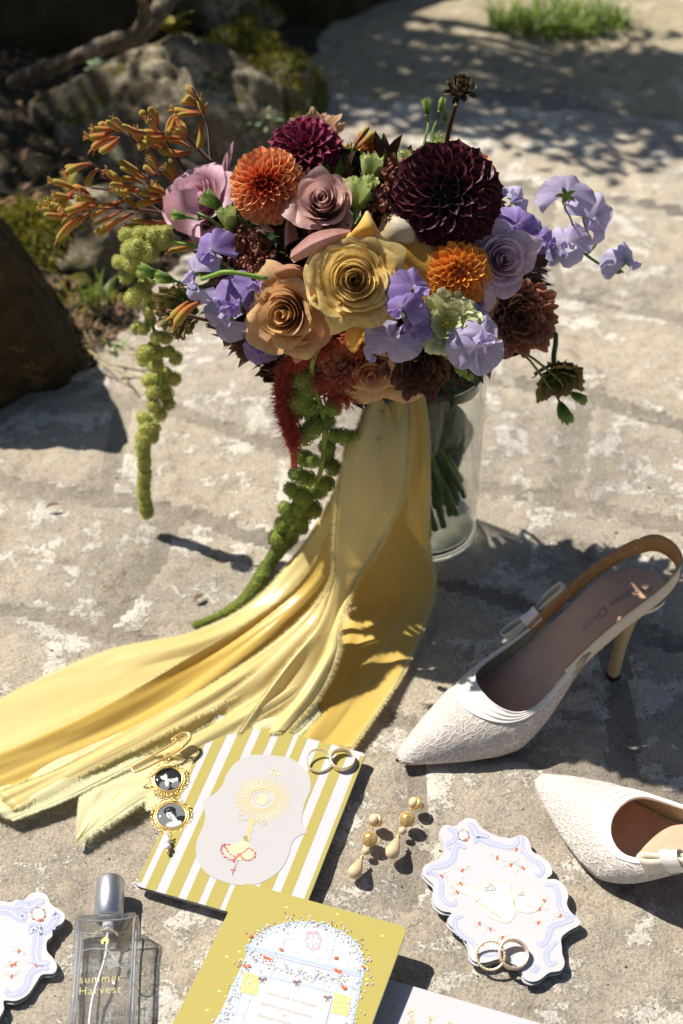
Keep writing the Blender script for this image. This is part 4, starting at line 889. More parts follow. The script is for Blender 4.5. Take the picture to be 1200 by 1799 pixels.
# ------------------------------------------------------------------ hanging amaranthus tassels
M_am = simple('yellow_green_amaranthus', '#adb042', '#d8d87c', .85, 90, sheen=.4, transl=.12)
M_am2 = simple('green_amaranthus', '#768c24', '#a8b444', .85, 90, sheen=.4, transl=.12)
def granule(seed, R=1.0, n=260):
    r_ = random.Random(seed); b = MB(); b.ell((0, 0, 0), R*.80, 10, 7)
    for i in range(n):
        z = 1-2*(i+.5)/n; q = math.sqrt(1-z*z); a = i*2.39996+r_.gauss(0, .1); k = r_.uniform(.80, 1.02); c = Vector((q*math.cos(a), q*math.sin(a), z))*R*k
        s = R*r_.uniform(.05, .10); b.ell(c, s, 5, 3)
        for _q in range(2):
            d = (c.normalized()+Vector((r_.gauss(0, .3), r_.gauss(0, .3), r_.gauss(0, .3)))).normalized(); o_ = d.orthogonal().normalized()*R*.014; b.add([c-o_, c+o_, c+d*R*.24+Vector((r_.gauss(0, .05), r_.gauss(0, .05), 0))*R], [[0, 1, 2]])
    return b
GR1 = [granule(k).mesh('cluster', [M_am]) for k in range(4)]; GR2 = [granule(k+9).mesh('cluster', [M_am2]) for k in range(4)]
def cluster(root, W, R, meshes, r_):
    M = Matrix.Translation(root.matrix_world.inverted() @ Vector(W)) @ Euler((r_.uniform(0, 6), r_.uniform(0, 6), r_.uniform(0, 6))).to_matrix().to_4x4() @ Matrix.Diagonal((R, R*r_.uniform(.85, 1.1), R*r_.uniform(.85, 1.15), 1))
    ob('cluster', r_.choice(meshes), root, M)
r_ = random.Random(77)
Yt = .018
root = thing('amaranthus_tassel', 'long yellow green tassel hanging free at the left of the bouquet', 'amaranthus', 'hanging amaranthus tassels', Matrix.Translation(at(258, 420, Yt)))
BL = [(140, 110, 40), (150, 190, 40), (100, 270, 42), (165, 280, 45), (140, 355, 38), (180, 480, 45), (210, 440, 42), (250, 130, 60), (270, 210, 50), (360, 140, 45), (300, 110, 40), (220, 100, 40), (200, 250, 50), (230, 320, 42), (250, 400, 38), (265, 460, 34), (200, 180, 50), (300, 170, 45), (320, 100, 38), (370, 90, 36), (280, 510, 32), (272, 560, 32), (280, 610, 30), (205, 655, 38), (245, 660, 32), (320, 710, 34), (370, 710, 35), (250, 800, 42), (240, 840, 38), (300, 770, 36), (320, 800, 40), (310, 870, 42), (385, 790, 33), (430, 830, 38), (400, 800, 26), (270, 960, 40), (320, 940, 32), (345, 980, 42), (370, 920, 38), (420, 950, 40), (300, 1035, 44), (370, 1040, 44), (390, 1100, 33), (300, 1110, 38), (335, 1160, 38), (240, 1180, 38), (260, 1240, 45), (300, 1240, 38), (285, 1290, 38)]
for x, y, q in BL:
    P = at(180+x*.3, 380+y*.3, Yt+r_.uniform(-.012, .008)); cluster(root, P, q*.3/ppm(P)*1.22, GR1, r_)
for k, q in enumerate(catmull([(235, 1300, 0), (240, 1400, 0), (247, 1500, 0), (240, 1600, 0), (250, 1680, 0), (262, 1735, 0)], 22)):
    P = at(180+q[0]*.3, 380+q[1]*.3, Yt+r_.uniform(-.002, .002)); cluster(root, P, 13.8/ppm(P)*(1-.006*k), GR1, r_)
b = MB(); b.tube(catmull([tuple(DC), pp(330, 430, .0), at(262, 425, Yt), at(258, 520, Yt), at(275, 600, Yt), at(284, 655, Yt), at(272, 720, Yt), at(253, 790, Yt), at(254, 850, Yt), at(258, 895, Yt)], 50), .0016, 6); wpart('stem', b, [M_sepal], root)
root = thing('amaranthus_tassel', 'green tassel trailing down along the yellow ribbon to the ground', 'amaranthus', 'hanging amaranthus tassels', Matrix.Translation(at(560, 640, -.12)))
def ty(py): return -.100+.045*smooth(760, 1000, py)
BL2 = [(520, 700, 20), (535, 680, 20), (512, 722, 19), (540, 715, 19), (528, 662, 18), (520, 645, 16), (560, 740, 18), (533, 765, 17), (550, 752, 17), (585, 716, 14), (602, 767, 13), (618, 766, 9), (588, 764, 12), (575, 740, 13), (524, 800, 13), (536, 806, 13), (550, 810, 11), (520, 832, 11), (530, 838, 13), (543, 840, 12), (575, 785, 13), (577, 800, 11), (586, 822, 13), (576, 812, 10), (510, 858, 11), (520, 866, 13), (534, 872, 14), (546, 862, 14), (560, 862, 14), (573, 850, 13), (527, 890, 15), (543, 888, 14), (552, 896, 13), (500, 893, 11), (512, 903, 14), (530, 910, 15), (497, 922, 14), (514, 928, 16), (530, 926, 12), (487, 945, 15), (500, 950, 15), (512, 945, 12)]
for x, y, q in BL2:
    P = at(x, y, ty(y)+r_.uniform(-.008, .008)); cluster(root, P, q/ppm(P)*1.22, GR2, r_)
rope = [at(490, 965, ty(965)), at(470, 995, ty(1000)), gz(448, 1030, .010), gz(425, 1058, .008), gz(385, 1082, .007), gz(345, 1098, .006)]
for k, q in enumerate(catmull([at(500, 950, ty(950))]+rope, 34)):
    cluster(root, q, .0068*(1-.45*smooth(14, 34, k)), GR2, r_)
b = MB(); b.tube(catmull([tuple(DC), pp(565, 600, .0), at(548, 660, ty(660)), at(565, 720, ty(720)), at(570, 780, ty(780)), at(560, 840, ty(840)), at(535, 890, ty(890)), at(500, 950, ty(950))]+rope, 60), .0022, 7); wpart('stem', b, [M_am2], root)
# red amaranthus: a thin-haired coral tassel
M_red = simple('coral_red_amaranthus', '#a03c28', '#d8705a', .8, 120, transl=.2)
root = thing('amaranthus_tassel', 'coral red feathery tassel hanging behind the green one', 'amaranthus', None, Matrix.Translation(at(500, 640, -.10)))
b = MB(); r_ = random.Random(5)
cl = catmull([pp(580, 560, -.01), pp(545, 610, .0), at(505, 650, -.105), at(497, 690, -.108), at(503, 730, -.11), at(513, 765, -.112), at(515, 785, -.113), at(517, 820, -.113)], 200)
for k, q in enumerate(cl):
    q = Vector(q); rr = .0105*(1-.75*smooth(110, 200, k))
    for _ in range(26):
        d = Vector((r_.gauss(0, 1), r_.gauss(0, 1), r_.gauss(-.3, .8))).normalized(); p = q+d*rr*r_.uniform(.1, .6); L = rr*r_.uniform(.25, .8)*(2.2 if r_.random() < .03 else 1); s = d.orthogonal().normalized()*.00045; e = p+d*L+Vector((r_.gauss(0, .25), r_.gauss(0, .25), -.2))*L; b.add([p-s, p+s, e], [[0, 1, 2]]); t_ = d.cross(s); b.add([p-t_, p+t_, e], [[0, 1, 2]])
for (x, y, rr) in ((590, 590, .02), (610, 640, .022), (575, 660, .02), (560, 610, .016), (640, 600, .018), (600, 690, .018)):
    q = pp(x, y, -.005)
    for _ in range(700):
        d = Vector((r_.gauss(0, 1), r_.gauss(0, 1), r_.gauss(-.3, .8))).normalized(); p = q+d*rr*r_.uniform(.2, .8); L = .007*r_.uniform(.3, 1); s = d.orthogonal().normalized()*.00045; b.add([p-s, p+s, p+d*L], [[0, 1, 2]])
wpart('hairs', b, [M_red], root, kind='stuff'); b = MB(); b.tube(cl, .0028, 6); wpart('stem', b, [M_red], root)

# ------------------------------------------------------------------ dark filler foliage inside the head, eucalyptus leaves, vase stems
M_dkleaf = simple('dark_bronze_foliage', '#2c1a10', '#5a3420', .6, 60, transl=.1)
M_dkgreen = simple('deep_green_leaves', '#1c3012', '#3a5522', .45, 40, transl=.12)
M_berry = simple('russet_seed_husks', '#4a2014', '#8a4a30', .6, 200)
root = thing('filler_foliage', 'dark bronze foliage and russet husks filling the gaps between the blooms', 'foliage', None, Matrix.Translation(DC))
b = MB(); h = MB(); r_ = random.Random(21)
for _ in range(3600):
    a = r_.uniform(0, 2*PI); z = r_.uniform(-1, 1); q = math.sqrt(1-z*z); k = r_.uniform(.55, .86)*(1.08 if math.sin(a) > .2 and z < .1 else 1)*(.9 if z > .3 else 1); c = DC+Vector((q*math.cos(a)*DR[0], q*math.sin(a)*DR[1], z*DR[2]))*k
    d = (c-DC).normalized()+Vector((r_.gauss(0, .6), r_.gauss(0, .6), r_.gauss(0, .6))); leafquad(b, c, d, (r_.gauss(0, 1), r_.gauss(0, 1), r_.gauss(0, 1)), r_.uniform(.012, .028), .005, r_.choice([0, 0, 1]))
for px, py, s_ in ((440, 440, 34), (450, 470, 30), (415, 425, 22), (430, 500, 30), (600, 660, 28), (700, 300, 20), (665, 350, 24), (860, 420, 18), (590, 420, 30)):
    for _ in range(150):
        P = pp(px+r_.gauss(0, s_*.5), py+r_.gauss(0, s_*.5), r_.uniform(-.012, .008))
        s1 = r_.uniform(.0012, .0022)
        if r_.random() < .55: leafquad(h, P, (r_.gauss(0, 1), r_.gauss(0, 1), r_.gauss(0, 1)), (0, -1, .3), s1*3.4, s1*1.2)
        else: h.ell(P, s1, 5, 4)
wpart('leaves', b, [M_dkleaf, M_dkgreen], root, kind='stuff'); wpart('seed_husks', h, [M_berry], root, kind='stuff')
stem(root, DC, Vector((0, 0, -1)), .0022)
M_euc = simple('grey_green_round_leaf', '#3f4e38', '#5d6b52', .5, 50, transl=.15)
def rleaf(label, c, d, nrm, L, W, mat, name='vase_leaf'):
    b = MB(); d = Vector(d).normalized(); s = d.cross(Vector(nrm)).normalized(); u = s.cross(d); P = []
    for k in range(11):
        t = k/10; w_ = W*math.sqrt(max(0, math.sin(PI*(t*.97+.015)))); row = []
        for j in range(7): q = -1+j/3; row.append(Vector(c)+d*L*t+s*w_*q+u*(L*.12*math.sin(PI*t)-W*.25*q*q))
        P.append(row)
    b.grid(P); o = ob(name, b.mesh(name, [mat])); o['label'] = label; o['category'] = 'leaf'; return o
V = Vector((VX, VY, 0))
rleaf('large rounded grey green leaf pressed against the vase wall', V+Vector((.004, -.030, .172)), (.45, .1, -1), (.3, -1, .1), .058, .021, M_euc)
rleaf('darker rounded leaf lower behind the glass', V+Vector((.022, -.022, .150)), (.3, .2, -1), (.6, -1, 0), .05, .016, M_euc)
rleaf('narrow dark leaf near the bottom of the vase', V+Vector((.016, .012, .11)), (.35, .1, -1), (.6, -1, 0), .055, .011, M_dkgreen)
rleaf('leaf curling at the vase rim under the brown flower', V+Vector((-.005, -.030, .186)), (1, .15, -.1), (.0, -.8, .6), .05, .013, M_dkgreen)
for i, (x0, y0, z0, x1, y1, z1, r) in enumerate([(-.01, -.03, .17, .032, -.018, .055, .0036), (-.012, -.022, .16, .020, -.03, .032, .0032), (-.01, -.01, .15, .036, .002, .06, .0034), (-.02, -.03, .13, .006, -.034, .025, .004), (-.018, -.02, .12, .0, -.02, .02, .0042), (-.014, -.034, .15, .026, -.03, .06, .003), (-.03, -.02, .16, -.012, -.03, .02, .004), (-.02, 0, .16, .02, .02, .03, .0036), (-.004, -.02, .175, .040, .01, .10, .003), (-.012, -.028, .168, .034, -.026, .072, .0026), (-.016, -.016, .160, .028, -.008, .030, .0034), (-.022, -.030, .150, .012, -.038, .035, .0030), (-.008, -.034, .165, .016, -.036, .075, .0024), (-.02, .01, .165, .036, .018, .045, .0030), (-.014, -.004, .168, .030, .008, .018, .0034), (-.024, -.022, .14, .004, -.026, .014, .0038)]):
    b = MB(); b.tube(catmull([V+Vector((x0-.01, y0, z0+.03)), V+Vector((x0, y0, z0)), V+Vector(((x0+x1)/2, (y0+y1)/2, (z0+z1)/2+.004)), V+Vector((x1, y1, z1))], 12), r, 9)
    o = ob('cut_stem', b.mesh('cut_stem', [M_stem])); o['label'] = 'thick cut green stem leaning in the clear vase'; o['category'] = 'stem'; o['group'] = 'cut stems inside the vase'

# ------------------------------------------------------------------ ribbons
def satin(name, c1, c2, rough=.38, aniso=.5):
    m, n, l, p, o = newmat(name); t = noise_node(n, l, 9, 4); r = ramp(n, l, t.outputs[0], [(.35, rgb(c1)), (.65, rgb(c2))])
    uv = n.new('ShaderNodeUVMap'); uv.uv_map = 'UVMap'; mp = n.new('ShaderNodeMapping'); mp.inputs['Scale'].default_value = (160, 420, 1); l.new(uv.outputs[0], mp.inputs[0]); wv = noise_node(n, l, 1, 2, vec=mp.outputs[0])
    us = n.new('ShaderNodeSeparateXYZ'); l.new(uv.outputs[0], us.inputs[0]); er = ramp(n, l, us.outputs[0], [(0.0, (.95, .95, .95)), (.03, (.15, .15, .15)), (.05, (0, 0, 0)), (.95, (0, 0, 0)), (.97, (.15, .15, .15)), (1.0, (.95, .95, .95))]); base_ = mix(n, l, er.outputs[0], r.outputs[0], rgb('#efe6bc'))
    c = mix(n, l, .25, base_, ramp(n, l, wv.outputs[0], [(.3, (.7, .7, .7)), (.7, (1, 1, 1))]).outputs[0], 'MULTIPLY')
    l.new(c, p.inputs['Base Color']); p.inputs['Roughness'].default_value = rough; p.inputs['Anisotropic'].default_value = aniso; p.inputs['Sheen Weight'].default_value = .35; p.inputs['Sheen Tint'].default_value = (1, .93, .65, 1)
    wr = noise_node(n, l, 55, 4, dist=.8); b1 = bump(n, l, wr.outputs[0], .25, .0012); l.new(bump(n, l, wv.outputs[0], .18, .0002, b1), p.inputs['Normal'])
    tr = n.new('ShaderNodeBsdfTranslucent'); l.new(c, tr.inputs[0]); mx = n.new('ShaderNodeMixShader'); mx.inputs[0].default_value = .38; l.new(p.outputs[0], mx.inputs[1]); l.new(tr.outputs[0], mx.inputs[2]); l.new(mx.outputs[0], o.inputs[0]); return m
M_satin = satin('golden_satin', '#ebcb68', '#f0d478', .30); M_satin2 = satin('butter_satin', '#f0dc94', '#f4e4a4', .34); M_satin3 = satin('pale_lemon_satin', '#f0ebb8', '#f4f0c6', .6, .1)
M_fray = simple('frayed_silk_threads', '#e0cf88', '#eee3b0', .7, 60, transl=.3)
M_fray3 = simple('pale_frayed_threads', '#ecebbc', '#f4f1d0', .7, 60, transl=.3)
def ribbon(label, Lp, Rp, mat, folds=2.0, amp=.006, ph=0.0, lift=0.0, seed=1, fray=(1, 1), fmat=None, endfray=True, n=130, m=56, famp=None):
    """Lp, Rp: matching left and right edge control points (photo x, photo y, height above ground)"""
    r_ = random.Random(seed)
    A = catmull([tuple(gz(*p)) for p in Lp], n); B = catmull([tuple(gz(*p)) for p in Rp], n); P = []
    for j in range(m+1):
        s = j/m; row = []
        for i in range(n+1):
            t = i/n; a, b_ = A[i], B[i]; c = a*(1-s)+b_*s; wdt = np.linalg.norm(b_-a)
            am = (famp(t) if famp else amp*(1-.5*t))*min(1, wdt/.05)
            env = math.sin(PI*s)**.6; f = math.sin(2*PI*(.62*folds*s+ph+.30*math.sin(1.7*t*PI+seed)))
            cre = mnoise.noise(Vector((s*3.4+seed*3, t*5, seed)))*.0044+mnoise.noise(Vector((s*7+seed, t*11, seed*2)))*.0009; z = c[2]+lift*(1-.85*smooth(.7, 1, t))+cre*env*min(1, wdt/.05)+am*(1.35*f+.16*math.sin(2*PI*(1.9*folds*s+ph*2+t*1.1)))*env
            z = max(z, .0020+lift*(1-.85*smooth(.7, 1, t))+max(0, cre)*.7+.0012*math.sin(9*t+5*s+seed)**2); row.append((c[0]+am*.35*env*math.cos(2*PI*(folds*s+ph)), c[1]-am*.15*env*f, z))
        P.append(row)
    root = thing('ribbon', label, 'ribbon', 'silk ribbons trailing from the bouquet', Matrix.Translation(Vector(P[m//2][0])))
    b = MB(); b.grid(P); o = wpart('band', b, [mat], root); md = o.modifiers.new('thickness', 'SOLIDIFY'); md.thickness = .00035; md.offset = 0
    h = MB()
    def hairs(edge, inner, cnt, ln):
        k = len(edge)
        for _ in range(cnt):
            q = r_.uniform(0, k-1.001); i = int(q); e = Vector(edge[i]).lerp(Vector(edge[i+1]), q-i); ii = Vector(inner[i]); d = (e-ii); d.z *= .2
            if d.length < 1e-6: continue
            d = d.normalized()+Vector((r_.gauss(0, .35), r_.gauss(0, .35), r_.uniform(-.1, .25))); d.normalize(); s = (Vector(edge[i+1])-Vector(edge[i])).normalized()*.00022; L = ln*r_.uniform(.3, 1.0)
            h.add([e-d*.0006-s, e-d*.0006+s, e+d*L+Vector((0, 0, -L*.1))], [[0, 1, 2]])
    if fray[0]: hairs(P[0], P[2], 4200, .0046*fray[0])
    if fray[1]: hairs(P[m], P[m-2], 4200, .0046*fray[1])
    if endfray: hairs([P[j][n] for j in range(m+1)], [P[j][n-2] for j in range(m+1)], 420, .004)
    wpart('frayed_edge', h, [fmat or M_fray], root, kind='stuff'); return root
# wide golden ribbon at the right, underneath
ribbon('widest golden ribbon falling from the vase rim along the right side', [(672, 690, .205), (665, 760, .165), (655, 860, .115), (640, 950, .060), (600, 1060, .016), (560, 1150, .006), (520, 1230, .003), (480, 1300, .002)],
       [(738, 688, .200), (750, 760, .165), (753, 860, .115), (752, 950, .058), (762, 1030, .020), (745, 1100, .008), (700, 1195, .004), (618, 1318, .002)], M_satin, 1.0, .010, .1, 0, 1, fray=(0, 1), famp=lambda t: .010*(1-smooth(.3, .8, t))+.0012)
# left outer ribbon on the ground
ribbon('leftmost ribbon spreading flat over the slabs to the left edge', [(612, 760, .165), (600, 830, .13), (570, 900, .085), (520, 975, .04), (440, 1060, .013), (335, 1112, .006), (200, 1140, .004), (60, 1198, .003), (-70, 1268, .003)],
       [(640, 745, .175), (640, 830, .14), (620, 920, .09), (585, 1000, .045), (520, 1080, .016), (420, 1150, .006), (300, 1210, .004), (150, 1290, .003), (-70, 1390, .003)], M_satin2, 1.3, .006, .3, .0, 2, famp=lambda t: .006*(1-smooth(.2, .7, t))+.0016)
# pale lemon tails lying lowest, bottom left
ribbon('pale lemon ribbon tail ending in a pointed corner on bare stone', [(470, 1180, .006), (380, 1230, .004), (280, 1290, .003), (190, 1350, .003), (146, 1390, .003), (136, 1474, .002)],
       [(520, 1230, .006), (450, 1290, .004), (400, 1310, .003), (330, 1370, .003), (255, 1400, .003), (140, 1478, .002)], M_satin3, 1.0, .002, .4, .0, 3, fray=(.6, 1.8), fmat=M_fray3)
ribbon('pale lemon ribbon tail under the gold charm pin', [(540, 1200, .006), (470, 1230, .005), (400, 1262, .004), (330, 1320, .004), (268, 1372, .003), (258, 1420, .003)],
       [(560, 1250, .006), (520, 1290, .005), (450, 1320, .004), (380, 1360, .004), (330, 1390, .003), (290, 1418, .003)], M_satin3, 1.0, .002, .1, .0011, 4, fray=(.6, 1.8), fmat=M_fray3)
ribbon('pale lemon ribbon reaching the bottom of the left edge', [(420, 1190, .006), (300, 1240, .005), (180, 1290, .004), (60, 1340, .004), (-60, 1400, .003)],
       [(450, 1230, .006), (340, 1290, .005), (240, 1340, .004), (120, 1400, .004), (20, 1438, .003)], M_satin3, 1.0, .002, .8, .0006, 5, fmat=M_fray3)
# the glossy satin roll and its neighbours
ribbon('glossy satin ribbon rolling diagonally to the left edge', [(628, 770, .180), (612, 860, .135), (575, 950, .085), (525, 1030, .045), (440, 1095, .026), (330, 1160, .018), (200, 1235, .014), (60, 1300, .012), (-70, 1350, .010)],
       [(652, 765, .185), (640, 870, .135), (610, 970, .080), (565, 1050, .038), (490, 1125, .016), (380, 1200, .008), (260, 1270, .006), (120, 1340, .005), (-60, 1415, .004)], M_satin, .75, .009, .62, .0025, 6, famp=lambda t: .008-.003*smooth(.4, 1, t))
ribbon('butter yellow ribbon beside the glossy roll ending at a folded tip', [(640, 790, .185), (630, 880, .135), (600, 980, .08), (560, 1060, .04), (490, 1130, .020), (380, 1205, .012), (260, 1275, .009), (120, 1345, .007), (0, 1395, .006)],
       [(668, 780, .190), (655, 890, .135), (632, 990, .075), (590, 1080, .032), (520, 1155, .016), (420, 1225, .010), (300, 1290, .008), (180, 1345, .006), (28, 1422, .005)], M_satin2, 1.2, .004, .15, .0055, 7, fray=(.8, 1.4), famp=lambda t: .005-.003*smooth(.3, .9, t))
# middle loops
ribbon('centre ribbon with a cream frayed edge folding over the others', [(650, 740, .200), (640, 840, .155), (618, 920, .115), (600, 1000, .070), (560, 1075, .038), (510, 1130, .024), (440, 1200, .014), (350, 1262, .008), (250, 1322, .006)],
       [(675, 730, .205), (670, 840, .155), (650, 930, .112), (625, 1020, .062), (596, 1110, .030), (580, 1160, .020), (520, 1225, .010), (440, 1272, .007), (330, 1335, .005)], M_satin2, 1.5, .006, .45, .0065, 8, fray=(1.5, 1.2), famp=lambda t: .007-.004*smooth(.4, 1, t))
ribbon('front ribbon falling over the middle with a wavy right edge', [(655, 700, .215), (622, 790, .185), (598, 870, .148), (590, 950, .108), (586, 1030, .066), (560, 1110, .036), (505, 1180, .022), (450, 1250, .012), (420, 1290, .008)],
       [(715, 692, .215), (716, 780, .185), (705, 880, .142), (668, 965, .096), (620, 1045, .058), (594, 1115, .040), (590, 1160, .026), (560, 1220, .014), (500, 1290, .007)], M_satin2, 1.3, .008, .2, .0095, 9, fray=(1.3, 1.6), famp=lambda t: .009-.005*smooth(.4, 1, t))
ribbon('narrow ribbon draped down the right of the front fold', [(690, 688, .222), (700, 760, .192), (712, 830, .160), (716, 890, .130), (722, 930, .105)],
       [(742, 688, .218), (750, 750, .192), (753, 830, .158), (752, 900, .122), (750, 975, .085)], M_satin, 1.2, .007, .5, .002, 10, fray=(1, .5), endfray=True)
# single loose silk thread
b = MB(); b.tube(catmull([at(624, 765, -.135), at(640, 800, -.14), at(662, 830, -.135), at(672, 860, -.13), at(682, 905, -.12)], 20), .00025, 4); o = ob('silk_thread', b.mesh('silk_thread', [M_fray])); o['label'] = 'single loose silk thread curling over the front ribbon'; o['category'] = 'thread'

# ------------------------------------------------------------------ shoes
def lace_mat():
    m, n, l, p, o = newmat('ivory_lace'); tc = n.new('ShaderNodeTexCoord')
    def vor(scale, dist=0.0, stretch=None):
        v = n.new('ShaderNodeTexVoronoi'); v.feature = 'DISTANCE_TO_EDGE'; v.inputs['Scale'].default_value = scale
        nz = noise_node(n, l, 40, 3); mx = n.new('ShaderNodeVectorMath'); mx.operation = 'MULTIPLY_ADD'; l.new(nz.outputs['Color'], mx.inputs[0]); mx.inputs[1].default_value = (dist,)*3
        mp = n.new('ShaderNodeMapping'); mp.inputs['Scale'].default_value = stretch or (1, 1, 1); mp.inputs['Rotation'].default_value = (0, 0, .5); l.new(tc.outputs['Object'], mp.inputs[0]); l.new(mp.outputs[0], mx.inputs[2]); l.new(mx.outputs[0], v.inputs['Vector']); return v
    a = vor(230, .010, (1, .35, 1)); b = vor(330, .006, (.4, 1, .8)); reg = noise_node(n, l, 30, 3)
    ra = ramp(n, l, a.outputs['Distance'], [(.03, (1, 1, 1)), (.14, (0, 0, 0))]); rb = ramp(n, l, b.outputs['Distance'], [(.04, (1, 1, 1)), (.13, (0, 0, 0))])
    rg = ramp(n, l, reg.outputs[0], [(.46, (0, 0, 0)), (.54, (1, 1, 1))]); f = mix(n, l, rg.outputs[0], ra.outputs[0], rb.outputs[0])
    fine = noise_node(n, l, 1500, 2)
    net = ramp(n, l, fine.outputs[0], [(.35, rgb('#bcb0a6')), (.65, rgb('#cbbfb6'))])
    c = mix(n, l, f, net.outputs[0], rgb('#e2dad0')); l.new(c, p.inputs['Base Color']); p.inputs['Roughness'].default_value = .75; p.inputs['Sheen Weight'].default_value = .3
    b1 = bump(n, l, f, .8, .0007); l.new(bump(n, l, fine.outputs[0], .35, .0003, b1), p.inputs['Normal']); return m
M_lace = lace_mat()
M_nude = simple('nude_leather_insole', '#c79f85', '#d0aa92', .5, 80, bmp=.15, bscale=700)
M_lining = simple('tan_leather_lining', '#b5824e', '#c49463', .5, 80, bmp=.15, bscale=700)
M_linen = simple('cream_grosgrain', '#d3cab4', '#e0d8c5', .8, 500, bmp=.6, bscale=1400, bdist=.0004)
M_mesh = simple('sheer_mesh_lining', '#a89a7a', '#bcae90', .6, 300, bmp=.3, bscale=900)
M_heel = simple('cream_patent_heel', '#bba678', '#cbb88c', .35, 80)
M_sole = simple('tan_outsole', '#8a5c38', '#9c6c45', .5, 80)
M_black = simple('heel_tip_rubber', '#15110e', None, .6)
M_gold_foil = simple('gold_foil', '#e8c860', '#f0d478', .4, 80)
M_foilgrey = simple('silver_grey_foil', '#8f8680', '#a39a94', .3, 80, metal=.6)
M_trim = simple('ivory_picot_trim', '#ece6dc', '#f3eee6', .8, 300, bmp=.5, bscale=900)
SL = .241
UW = [0, .03, .1, .2, .3, .38, .5, .6, .7, .8, .9, .96, 1.0]; HW = [.0038, .0098, .0185, .029, .0365, .0390, .0345, .0275, .0235, .0245, .0262, .0205, .0040]
def hw(u): return float(np.interp(u, UW, HW))
def zs(u): return .0035+.0945*(lambda t: t*t*(3-2*t))(min(1, max(0, (u-.36)/.52)))
def cu(u): return .006*math.sin(PI*min(1, u*1.1))
def text_mesh(s_, size, name, mat, shear=0.0, font=None, space=1.0):
    cu_ = bpy.data.curves.new(name, 'FONT'); cu_.body = s_; cu_.size = size; cu_.shear = shear; cu_.align_x = 'CENTER'; cu_.align_y = 'CENTER'; cu_.resolution_u = 3; cu_.space_character = space; cu_.offset = -.014*size
    t = bpy.data.objects.new(name+'_src', cu_); COL.objects.link(t); d = bpy.context.evaluated_depsgraph_get(); d.update(); me = bpy.data.meshes.new_from_object(t.evaluated_get(d)); me.name = name
    bpy.data.objects.remove(t); bpy.data.curves.remove(cu_); me.materials.clear(); me.materials.append(mat)
    b = bmesh.new(); b.from_mesh(me); b.verts.ensure_lookup_table(); V_ = [v.co.copy() for v in b.verts]; F_ = [[v.index for v in f.verts] for f in b.faces]; b.free(); bpy.data.meshes.remove(me); return V_, F_
